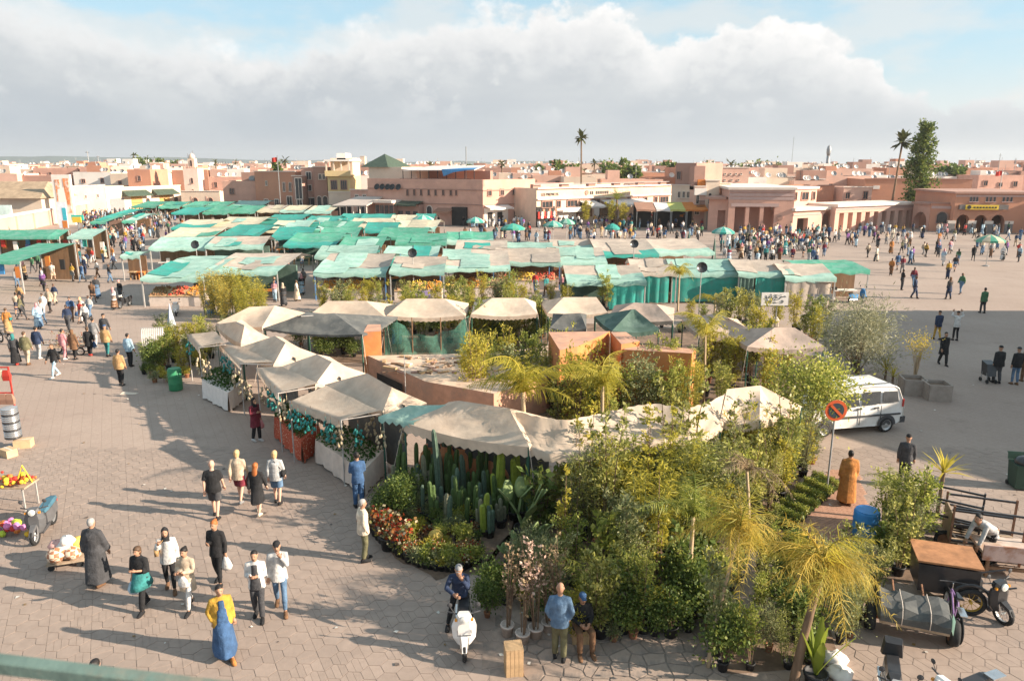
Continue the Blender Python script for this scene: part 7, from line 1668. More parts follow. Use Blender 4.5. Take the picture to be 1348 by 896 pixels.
def wheelie_bin():
    t = thing('wheelie_bin', 'dark green wheeled bin with a black sack on it', 'bin', G(1342, 642), rad(-10), None, .85); gm_ = mat('bin_green', (.018, .05, .035), .5, .15, 4); MB().loft([[(-.3, -.3, .08), (.3, -.3, .08), (.3, .3, .08), (-.3, .3, .08)], [(-.36, -.36, 1.0), (.36, -.36, 1.0), (.36, .36, 1.0), (-.36, .36, 1.0)]]).build('body', gm_, t); MB().add([(-.38, .38, 1.0), (.38, .38, 1.0), (.38, .42, 1.25), (-.38, .42, 1.25)], [(0, 1, 2, 3)]).b2(-.38, .42, 1.23, .38, .47, 1.27).build('open_lid', gm_, t)
    b_ = MB().ball((0, -.05, 1.05), .34, 12, sz=.7); b_.build('sack', BLKP, t, True)
    for x in (-.3, .3): MB().lathe([(.1, -.03), (.1, .03)], 10, (x, .3, .1), ax=AXX).build('wheel', TYRE, t)
wheelie_bin()
def no_parking():
    p = G(1089, 648); t = thing('road_sign', 'round red-ringed no-parking sign among the saplings', 'road sign', p); z = 2.7; r = .33; MB().tube([(0, .05, 0), (0, .05, z + .2)], .03, 8).build('post', GREYP, t)
    q = MB().lathe([(r, -.015), (r, .015)], 28, ax=AXY).build('disc', mat('sign_red', (.58, .10, .03), .5, .1, 5), t, loc=(0, 0, z)); MB().lathe([(r * .72, -.004), (r * .72, .004)], 24, ax=AXY).build('blue_field', mat('sign_blue', (.035, .05, .06), .5, .2, 5), q, loc=(0, -.02, 0))
    b = MB().box((0, 0, 0), (r * 1.5, .008, r * .24)).build('slash', mat('sign_red', (.58, .10, .03)), q, loc=(0, -.03, 0)); b.rotation_euler[1] = rad(45); rr = random.Random(1)
    lm = MB().add([(0, 0, 0), (.05, 0, .02), (.09, 0, .07), (.03, 0, .06)], [(0, 1, 2, 3)]).mesh('leaf_mark', LG)
    for k in range(9): o = link('leaf_mark', lm, q, (rr.uniform(-.16, .1), -.027, rr.uniform(-.16, .1))); o.rotation_euler[1] = rr.uniform(0, 6)
no_parking()
def white_sign():
    p = G(1018, 462); Y = p.y; a, b = GY(1003, 385, Y), GY(1037, 402, Y); t = thing('painted_sign', 'white board with black painted Arabic script on a tall post', 'sign', p); x0, x1, z0, z1 = a.x - p.x, b.x - p.x, b.z, a.z
    q = MB().b2(x0, -.02, z0, x1, .02, z1).build('board', CLOTHW, t); MB().tube([(0, .05, 0), (0, .05, z1)], .03, 7).build('post', METAL, t); W, Hh = x1 - x0, z1 - z0
    S = lambda u, v: (x0 + W * u, -.032, z0 + Hh * v)
    strokes = [[(.16, .78), (.18, .62), (.24, .55), (.30, .66), (.27, .74)], [(.20, .50), (.26, .36), (.30, .20)], [(.30, .42), (.33, .24)], [(.36, .72), (.38, .40), (.34, .20)], [(.33, .88), (.37, .76)], [(.48, .84), (.60, .80)], [(.45, .66), (.52, .72), (.60, .62), (.52, .54), (.47, .46), (.56, .42), (.61, .50)], [(.42, .22), (.50, .28), (.56, .20), (.62, .24)], [(.66, .50), (.72, .70), (.78, .66), (.86, .74), (.90, .66)], [(.70, .84), (.73, .80)], [(.72, .30), (.78, .42), (.83, .32), (.78, .20), (.72, .24)], [(.14, .58), (.20, .56)], [(.40, .46), (.44, .60)]]
    for s in strokes: MB().tube([S(*k) for k in s], .022, 5, flat=.4).build('script_stroke', BLACK, q)
    l = MB().lathe([(.02, 1.95), (.16, 1.75), (.13, 1.40), (.06, 1.35)], 6, (.0, -.1, 0)).build('lantern', mat('lantern_metal', (.55, .45, .36), .6), t)
white_sign()
def purple_board():
    for px in (553,):
        p = G(px, 400); t = thing('stall_board', 'purple lettered board before the tiered dried fruit', 'sign', p); MB().b2(-.75, 0, .1, .75, .05, 1.0).build('board', mat('purple_board', (.34, .27, .52), .7, .15, 4), t)
        for k, (a, b) in enumerate(((-.3, .25), (-.12, .35), (.06, .2), (.2, .4))): MB().b2(a, -.02, .45, a + .08, -.003, .45 + b).build('letter_bar', CLOTHW, t)
        for x in (-.65, .65): MB().box((x, .08, .3), (.05, .05, .6)).build('leg', WOOD, t)
purple_board()
def dish(px, py, z, label):
    p = G(px, py, z); t = thing('satellite_dish', label, 'dish', (p.x, p.y, 0)); d = MB(); M = Matrix.Rotation(rad(75), 3, 'X'); d.lathe([(.05, -.1), (.22, -.04), (.36, .05), (.34, .07), (.21, 0), (.03, -.05)], 14, (0, 0, z), ax=M).build('bowl', BLKP, t); MB().tube([(0, .1, 0), (0, .1, z - .02)], .03, 6).build('pole', POSTM, t)
for px, py, z, l in ((543, 333, 3.4, 'dark satellite dish above the juice stalls'), (257, 322, 3.4, 'dark satellite dish above the left stalls'), (835, 321, 3.5, 'dark satellite dish over the long pale stall'), (924, 352, 3.4, 'dark satellite dish over the taut teal tarp')): dish(px, py, z, l)
# foam boxes, rocks by the thicket, path bricks
rock = MB(); rs_ = random.Random(4); rock.ball((0, 0, 0), .55, 12, sz=1.2); rock.v = [(x * rs_.uniform(.9, 1.1), y * rs_.uniform(.9, 1.1), z * rs_.uniform(.95, 1.05)) for x, y, z in rock.v]
o = rock.build('boulder', mat('pale_stone', (.46, .36, .28), .9, .2, 4, .5), None, True, G(818, 822) + Vector((0, .3, .55))); tag(o, 'pale rounded boulder half hidden in the thicket', 'rock')
def path():
    A = [(1012, 704), (1092, 618), (1128, 618), (1150, 690), (1120, 735), (1040, 752)]; P = [G(*a) for a in A]; bm = MB().b2(-.098, -.046, .001, .098, .046, .022).mesh('brick', mat('path_brick', (.42, .235, .16), .9, .15, 6, .3, rnd=.3)); Q = [(p.x, p.y) for p in P]; n = 0
    x0, x1, y0, y1 = min(q[0] for q in Q), max(q[0] for q in Q), min(q[1] for q in Q), max(q[1] for q in Q); rest = MB()
    u, w = Vector((math.cos(.6), math.sin(.6), 0)), Vector((-math.sin(.6), math.cos(.6), 0)); cand = []
    for i in range(-120, 160):
        for j in range(-120, 300):
            p = u * (i * .205 + (.1 if j % 2 else 0)) + w * (j * .1)
            if inside(Q, p.x, p.y): cand.append(p)
    cand.sort(key=lambda p: p.y)
    for k, p in enumerate(cand):
        if k < 280: link('brick', bm, ground, (p.x, p.y, R.uniform(-.002, .002)), .6)
        else: rest.box((p.x, p.y, .011), (.196, .092, .022), .6)
    if rest.v: o = rest.build('path_bricks', mat('path_brick', (.42, .235, .16)), ground); o['kind'] = 'stuff'
path()
# cloth sacks by the banana
for px, py, l in ((1098, 872, 'crumpled white plastic sack beside the golden palm'), (1106, 892, 'second white sack spilling over a black pot')):
    b_ = MB().ball((0, 0, 0), .26, 12, sz=.5); rr = random.Random(px); b_.v = [(x * rr.uniform(.75, 1.25), y * rr.uniform(.75, 1.25), max(-.1, z * rr.uniform(.6, 1.3))) for x, y, z in b_.v]; tag(b_.build('plastic_sack', CLOTHW, None, True, G(px, py) + Vector((0, 0, .1))), l, 'sack')
# ---------------------------------------------------------------- railing of the terrace the picture is taken from
def railing():
    t = thing('terrace_railing', 'weathered green metal handrail along the terrace edge', 'railing'); a, b = GY(-260, 842, 1.22), GY(520, 936, 1.14); m = mat('railing_paint', (.11, .165, .145), .6, .25, 9, .2, stain=(.20, .18, .14), stain_scale=6)
    d = (b - a).normalized(); n = Vector((-d.y, d.x, 0)).normalized(); up = Vector((0, 0, 1)); mb = MB(); rings = []
    for p in (a, b): rings.append([p + n * x + up * z for x, z in ((-.014, -.011), (-.011, -.014), (.011, -.014), (.014, -.011), (.014, .011), (.011, .014), (-.011, .014), (-.014, .011))])
    mb.loft(rings).build('handrail', m, t)
    for k in (.02, .98): p = a.lerp(b, k); MB().tube([p - Vector((0, 0, .02)), Vector((p.x, p.y, p.z - 1.0))], .018, 6).build('baluster', m, t)
    p0, p1 = a - Vector((0, 0, 1.0)), b - Vector((0, 0, 1.0)); MB().tube([p0, p1], .02, 6).build('bottom_rail', m, t)
railing()
# ---------------------------------------------------------------- people
CL = {'black': (.018, .018, .02), 'charcoal': (.055, .055, .06), 'grey': (.22, .22, .225), 'light grey': (.42, .42, .42), 'white': (.60, .58, .56), 'cream': (.66, .56, .44), 'beige': (.48, .38, .28), 'tan': (.42, .26, .12), 'brown': (.16, .085, .045), 'navy': (.025, .04, .085), 'blue': (.045, .10, .21), 'denim': (.10, .17, .27), 'light blue': (.34, .48, .58), 'teal': (.035, .19, .19), 'green': (.06, .16, .08), 'olive': (.14, .13, .07), 'red': (.45, .04, .03), 'maroon': (.17, .025, .04), 'pink': (.58, .26, .28), 'orange': (.42, .17, .045), 'mustard': (.46, .27, .04), 'purple': (.20, .08, .26)}
def cloth(c): return mat('cloth_' + c.replace(' ', '_'), CL[c], .9, .3, 7, 1.0, stain=tuple(x * .72 for x in CL[c]), stain_scale=4)
SK = {'light': mat('skin_light', (.55, .33, .24), .6, .06, 10), 'mid': mat('skin_mid', (.38, .21, .135), .6, .06, 10), 'dark': mat('skin_dark', (.20, .11, .07), .6, .06, 10)}
HA = {'black': mat('hair_black', (.015, .012, .011), .6, .2, 30), 'brown': mat('hair_brown', (.08, .045, .025), .6, .2, 30), 'blond': mat('hair_blond', (.52, .34, .17), .6, .2, 30), 'red': mat('hair_red', (.36, .11, .03), .6, .25, 30), 'grey': mat('hair_grey', (.30, .29, .28), .6, .2, 30)}
EYE = mat('eye_dark', (.02, .015, .012), .4, .1, 9)
V3 = lambda *a: Vector(a)
def ell(mb, spec, mi=0, n=12):
    """stack of ellipses (x, y, z, rx, ry)"""
    mb.loft([[(x + rx * math.cos(2 * math.pi * k / n), y + ry * math.sin(2 * math.pi * k / n), z) for k in range(n)] for x, y, z, rx, ry in spec], mi)
def pose(stride=.0, arms='swing', lean=0.0, bend=0.0, sit=False, look=0.0, wide=.09, step=1):
    """joint positions for a 1.72 m figure facing -y"""
    J = {}; hip = V3(0, 0, .93 - .10 * abs(stride))
    if sit: hip = V3(0, .12, .50)
    J['hip'] = hip
    def sp(x, z, y=0.0):               # point of the upper body, leaning forward by lean
        q = V3(x, y, z); a = lean; return hip + V3(q.x, q.y * math.cos(a) - q.z * math.sin(a), q.z * math.cos(a) + q.y * math.sin(a))
    J['sp'] = sp
    for s, nm in ((-1, 'l'), (1, 'r')):
        f = stride * s * step; h = hip + V3(s * .085, 0, 0); J['h' + nm] = h
        if sit: k = h + V3(s * .05, -.42, .02); a = V3(k.x, k.y - .02, .09)
        else:
            a = V3(s * wide, -f * .42, .08 + (.10 * abs(stride) if f < 0 else 0)); m = (h + a) / 2; k = m + V3(0, -.035 - .06 * (f < 0) * abs(stride) * 2, 0)
        J['k' + nm] = k; J['a' + nm] = a; J['t' + nm] = a + V3(s * .015, -.17, -.035 - (.05 * abs(stride) if f < 0 else 0))
        sh = sp(s * .162, .455); J['s' + nm] = sh; A = arms if isinstance(arms, str) else arms[0 if s < 0 else 1]
        if A == 'swing': e = sh + V3(s * .05, .16 * f * 1.2, -.27); w = e + V3(s * .0, -.06 + .12 * f, -.23)
        elif A == 'down': e = sh + V3(s * .05, .02, -.28); w = e + V3(s * .015, -.05, -.24)
        elif A == 'phone': e = sh + V3(s * .04, -.02, -.27); w = e + V3(-s * .13, -.22, .08)
        elif A == 'face': e = sh + V3(s * .03, -.12, -.22); w = e + V3(-s * .12, -.10, .28)
        elif A == 'fold': e = sh + V3(s * .05, -.05, -.26); w = e + V3(-s * .22, -.18, .02)
        elif A == 'lean': e = sh + V3(s * .10, -.16, -.18); w = e + V3(-s * .17, -.14, -.06)
        elif A == 'reach': e = sh + V3(s * .02, -.10, -.26); w = e + V3(0, -.10, -.24)
        elif A == 'pocket': e = sh + V3(s * .09, .05, -.26); w = e + V3(-s * .07, -.08, -.20)
        elif A == 'lap': e = sh + V3(s * .05, -.03, -.26); w = e + V3(-s * .13, -.24, -.02)
        elif A == 'shoulder': e = sh + V3(s * .06, -.10, -.20); w = e + V3(-s * .07, -.10, .20)
        elif A == 'up': e = sh + V3(s * .16, -.05, .06); w = e + V3(-s * .08, -.06, .22)
        J['e' + nm] = e; J['w' + nm] = w
    J['neck'] = sp(0, .52); J['head'] = sp(0, .52) + V3(0, -.025 - .05 * math.sin(lean), .145 - .04 * abs(math.sin(lean))); J['look'] = look
    return J
def head_parts(J, mb, mi=0):
    c = J['head']; n = J['neck']; mb.tube([n - V3(0, 0, .06), n + (c - n) * .55], [.056, .052], 10, mi)
    ell(mb, [(c.x, c.y + .005, c.z - .118, .030, .034), (c.x, c.y - .008, c.z - .10, .050, .062), (c.x, c.y - .004, c.z - .05, .068, .086), (c.x, c.y, c.z, .075, .094), (c.x, c.y + .004, c.z + .05, .072, .092), (c.x, c.y + .006, c.z + .09, .052, .070), (c.x, c.y + .006, c.z + .112, .018, .026)], mi)
    mb.tube([c + V3(0, -.088, .012), c + V3(0, -.112, -.028), c + V3(0, -.09, -.036)], [.008, .015, .010], 6, mi)
    for s in (-1, 1): mb.tube([c + V3(s * .073, .01, -.03), c + V3(s * .084, .018, .005), c + V3(s * .076, .016, .028)], [.008, .014, .008], 6, mi)
def hand_parts(mb, w, d, side, mi=0, fine=True):
    """palm and five bent fingers leaving wrist w in direction d"""
    d = d.normalized(); x = d.cross(V3(0, 1, 0)); x = x.normalized() if x.length > .1 else V3(1, 0, 0); u = x.cross(d).normalized()
    mb.loft([[w + d * t + x * a * ww + u * b * tt for a, b in ((-1, -1), (1, -1), (1, 1), (-1, 1))] for t, ww, tt in ((-.02, .022, .017), (.03, .036, .016), (.085, .040, .012))], mi)
    if not fine: return
    for k, L in ((-1.5, .062), (-.5, .075), (.5, .078), (1.5, .066)):
        b = w + d * .08 + x * k * .0195; q = b + d * L * .5 + u * .008; mb.tube([b, q, q + d * L * .38 + u * .026], [.0088, .0082, .006], 5, mi)
    b = w + d * .03 + x * side * .034; q = b + (d * .6 + x * side * .8).normalized() * .035; mb.tube([b, q, q + d * .03 + u * .008], [.011, .0095, .007], 5, mi)
def torso(J, mb, lo, hi=.50, w=1.0, hem=1.0, mi=0, n=14):
    sp = J['sp']
    prof = [(lo, .165 * hem, .125 * hem), (0.02, .166, .126), (.14, .148, .110), (.30, .164, .120), (.40, .168, .114), (.455, .135, .092), (.485, .095, .076), (hi + .02, .066, .064)]
    prof = [p for i, p in enumerate(prof) if i == 0 or p[0] > lo + .03]
    rings = []
    for z, rx, ry in prof:
        if z < 0: c = J['hip'] + V3(0, 0, z); rings.append([c + V3(rx * w * math.cos(a), ry * w * math.sin(a), 0) for a in (2 * math.pi * k / n for k in range(n))])
        else: rings.append([sp(rx * w * math.cos(a), z, ry * w * math.sin(a)) for a in (2 * math.pi * k / n for k in range(n))])
    mb.loft(rings, mi)
def sleeves(J, mb, to=1.0, r=(.066, .056, .045), mi=0):
    for s in 'lr':
        a, e, w = J['s' + s], J['e' + s], J['w' + s]; i = a + (J['sp'](0, .44) - a) * .35
        if to <= .5: mb.tube([i, a, a.lerp(e, to * 2)], [r[0] * 1.05, r[0], r[1] * 1.1], 10, mi)
        else: mb.tube([i, a, a.lerp(e, .5), e, e.lerp(w, (to - .5) * 2)], [r[0] * 1.05, r[0], (r[0] + r[1]) / 2, r[1], r[2]], 10, mi)
def legs(J, mb, to=1.0, r=(.092, .066, .052), mi=0, hips=True):
    for s in 'lr':
        h, k, a = J['h' + s], J['k' + s], J['a' + s]
        if to <= .5: mb.tube([h, h.lerp(k, to * 2)], [r[0], r[1] * 1.25], 10, mi)
        else: mb.tube([h, h.lerp(k, .5), k, k.lerp(a, .4), k.lerp(a, (to - .5) * 2)], [r[0], (r[0] + r[1]) / 2, r[1], r[1] * .98, r[2]], 10, mi)
    if hips:
        c = J['hip']; ell(mb, [(c.x, c.y, c.z - .10, .150, .112), (c.x, c.y, c.z - .02, .168, .124), (c.x, c.y, c.z + .10, .150, .112)], mi)
def shoe(J, s, mb, mi=0):
    a, t = J['a' + s], J['t' + s]; d = (t - a); d.z = 0; d.normalize(); x = V3(-d.y, d.x, 0); z0 = min(a.z, t.z + .03) - .08
    mb.loft([[a + d * q + x * w * sx + V3(0, 0, zz - .08 + (t.z + .035 - a.z + .0) * max(0, q) / .17) for sx, zz in ((-1, 0), (1, 0), (1, h * .6), (.6, h), (-.6, h), (-1, h * .6))] for q, w, h in ((-.07, .030, .06), (-.03, .040, .10), (.05, .044, .09), (.13, .046, .055), (.185, .028, .035))], mi)
def skirt(J, mb, top, bot, w0, w1, mi=0, n=14):
    c = J['hip']; m = (J['al'] + J['ar']) / 2; rings = []
    sy = abs(J['al'].y - J['ar'].y) / 2
    for t in (0, .15, .4, .7, 1):
        z = c.z + top + (bot - c.z - top) * t; y = c.y + (m.y - c.y) * t * .8; w = w0 + (w1 - w0) * t
        rings.append([(c.x + w * math.cos(a) * (1 + .05 * t * math.cos(5 * a)), y + (w * .78 + sy * t * .75) * math.sin(a) * (1 + .05 * t * math.sin(6 * a)), z) for a in (2 * math.pi * k / n for k in range(n))])
    mb.loft(rings, mi)
def hair_parts(J, kind, mb, mi=0):
    c = J['head']
    def cap(k, lo, back=0.0): ell(mb, [(c.x, c.y + .03 + back, c.z + lo, .066 * k, .070 * k), (c.x, c.y + .022, c.z + .02, .082 * k, .084 * k), (c.x, c.y + .014, c.z + .055, .080 * k, .094 * k), (c.x, c.y + .012, c.z + .095, .062 * k, .080 * k), (c.x, c.y + .012, c.z + .124, .025 * k, .035 * k)], mi)
    if kind == 'short': cap(1.0, -.05)
    elif kind == 'long': cap(1.08, -.06); mb.tube([c + V3(0, .05, .02), c + V3(0, .085, -.12), c + V3(0, .10, -.26), c + V3(0, .085, -.36)], [.07, .085, .085, .04], 10, mi, flat=.55)
    elif kind == 'bun': cap(1.05, -.05); mb.ball(c + V3(0, .085, .085), .045, 8, mi)
    elif kind == 'bob': cap(1.1, -.09, .01)
    elif kind == 'cap': ell(mb, [(c.x, c.y + .008, c.z + .03, .084, .102), (c.x, c.y + .008, c.z + .08, .080, .096), (c.x, c.y + .006, c.z + .122, .045, .055)], mi); mb.loft([[(c.x - .06, c.y - .08, c.z + .035), (c.x + .06, c.y - .08, c.z + .035), (c.x + .06, c.y - .08, c.z + .05), (c.x - .06, c.y - .08, c.z + .05)], [(c.x - .05, c.y - .165, c.z + .025), (c.x + .05, c.y - .165, c.z + .025), (c.x + .05, c.y - .165, c.z + .035), (c.x - .05, c.y - .165, c.z + .035)]], mi)
    elif kind == 'hijab':
        ell(mb, [(c.x, c.y + .02, c.z - .22, .14, .12), (c.x, c.y + .012, c.z - .16, .095, .095), (c.x, c.y + .025, c.z - .08, .088, .088), (c.x, c.y + .028, c.z, .090, .092), (c.x, c.y + .020, c.z + .07, .082, .098), (c.x, c.y + .015, c.z + .13, .035, .045)], mi)
def figure(spec):
    """lofts of one figure, grouped by what they are"""
    J = pose(spec.get('stride', 0), spec.get('arms', 'swing'), spec.get('lean', 0), 0, spec.get('sit', False), 0, spec.get('wide', .09), spec.get('step', 1)); P = {}
    def g(k): return P.setdefault(k, MB())
    b = g('body'); head_parts(J, b); torso(J, b, -.08, .49, .90); sleeves(J, b, 1.0, (.050, .040, .028)); legs(J, b, 1.0, (.078, .052, .036))
    top, bot = spec['top'], spec['bottom']; tk = g('top'); f = spec.get('fat', 1.0)
    if top == 'tshirt': torso(J, tk, -.10, .49, 1.04 * f, 1.05); sleeves(J, tk, .40, (.070, .068, .06))
    elif top == 'jacket': torso(J, tk, -.14, .51, 1.08 * f, 1.08); sleeves(J, tk, .96, (.066, .056, .047))
    elif top == 'coat': torso(J, tk, -.34, .51, 1.09 * f, 1.22); sleeves(J, tk, .96, (.068, .058, .05))
    elif top == 'shawl': torso(J, tk, -.20, .53, 1.14 * f, 1.15); sleeves(J, tk, .72, (.076, .084, .078))
    elif top == 'robe': torso(J, tk, -.05, .53, 1.18 * f, 1.1); skirt(J, tk, .05, .14, .20 * f, .27); sleeves(J, tk, .95, (.082, .082, .088))
    if bot == 'trousers': legs(J, g('bottom'), .98, (.098, .074, .062))
    elif bot == 'slim': legs(J, g('bottom'), .97, (.092, .062, .046))
    elif bot == 'shorts': legs(J, g('bottom'), .46, (.102, .088, .08))
    elif bot == 'skirt': skirt(J, g('bottom'), .10, .42, .160, .20)
    elif bot == 'long': skirt(J, g('bottom'), .10, .14, .165, .25)
    for s in 'lr': shoe(J, s, g('shoe_' + s))
    if spec.get('hair', 'short') != 'bald': hair_parts(J, spec.get('hair', 'short'), g('hair'))
    if spec.get('front'):
        q = g('front')
        for z0, z1, w in ((-.12, .06, .13), (.06, .26, .105), (.26, .45, .07)): q.loft([[J['sp'](w * math.cos(a) * kk, z, -.105 * f + .05 * math.sin(a)) for a in (2 * math.pi * k / 8 for k in range(8))] for z, kk in ((z0 - .02, 1), ((z0 + z1) / 2, 1), (z1 + .02, .9))])
    if spec.get('hood'): c = J['neck']; g('top').tube([c + V3(-.10, .02, -.02), c + V3(-.05, .09, -.10), c + V3(0, .12, -.20), c + V3(.05, .09, -.10), c + V3(.10, .02, -.02)], [.04, .05, .05, .05, .04], 8)
    return J, P
JOBS = {}
def remesh_all(jobs):
    """one voxel remesh per job, all in one dependency-graph pass"""
    obs = {}
    for k, (mb, vox) in jobs.items():
        me = bpy.data.meshes.new('t'); me.from_pydata(mb.v, [], mb.f); me.update(); o = bpy.data.objects.new('t', me); COL.objects.link(o)
        bmm = bmesh.new(); bmm.from_mesh(me); bmesh.ops.recalc_face_normals(bmm, faces=bmm.faces); bmm.to_mesh(me); bmm.free()
        r = o.modifiers.new('r', 'REMESH'); r.mode = 'VOXEL'; r.voxel_size = vox; r.use_smooth_shade = True
        s = o.modifiers.new('s', 'SMOOTH'); s.factor = .5; s.iterations = 3; obs[k] = o
    bpy.context.view_layer.update(); dg = bpy.context.evaluated_depsgraph_get(); out = {}
    for k, o in obs.items(): out[k] = bpy.data.meshes.new_from_object(o.evaluated_get(dg))
    for o in obs.values(): m = o.data; bpy.data.objects.remove(o); bpy.data.meshes.remove(m)
    return out
# --- the people one can describe one by one
def S(px, py, rz, label, top, tc, bottom, bc, hair='short', hc='black', skin='mid', shoes='black', h=1.74, **kw):
    return dict(px=px, py=py, rz=rad(rz), label=label, top=top, tc=tc, bottom=bottom, bc=bc, hair=hair, hc=hc, skin=skin, shoes=shoes, h=h, **kw)
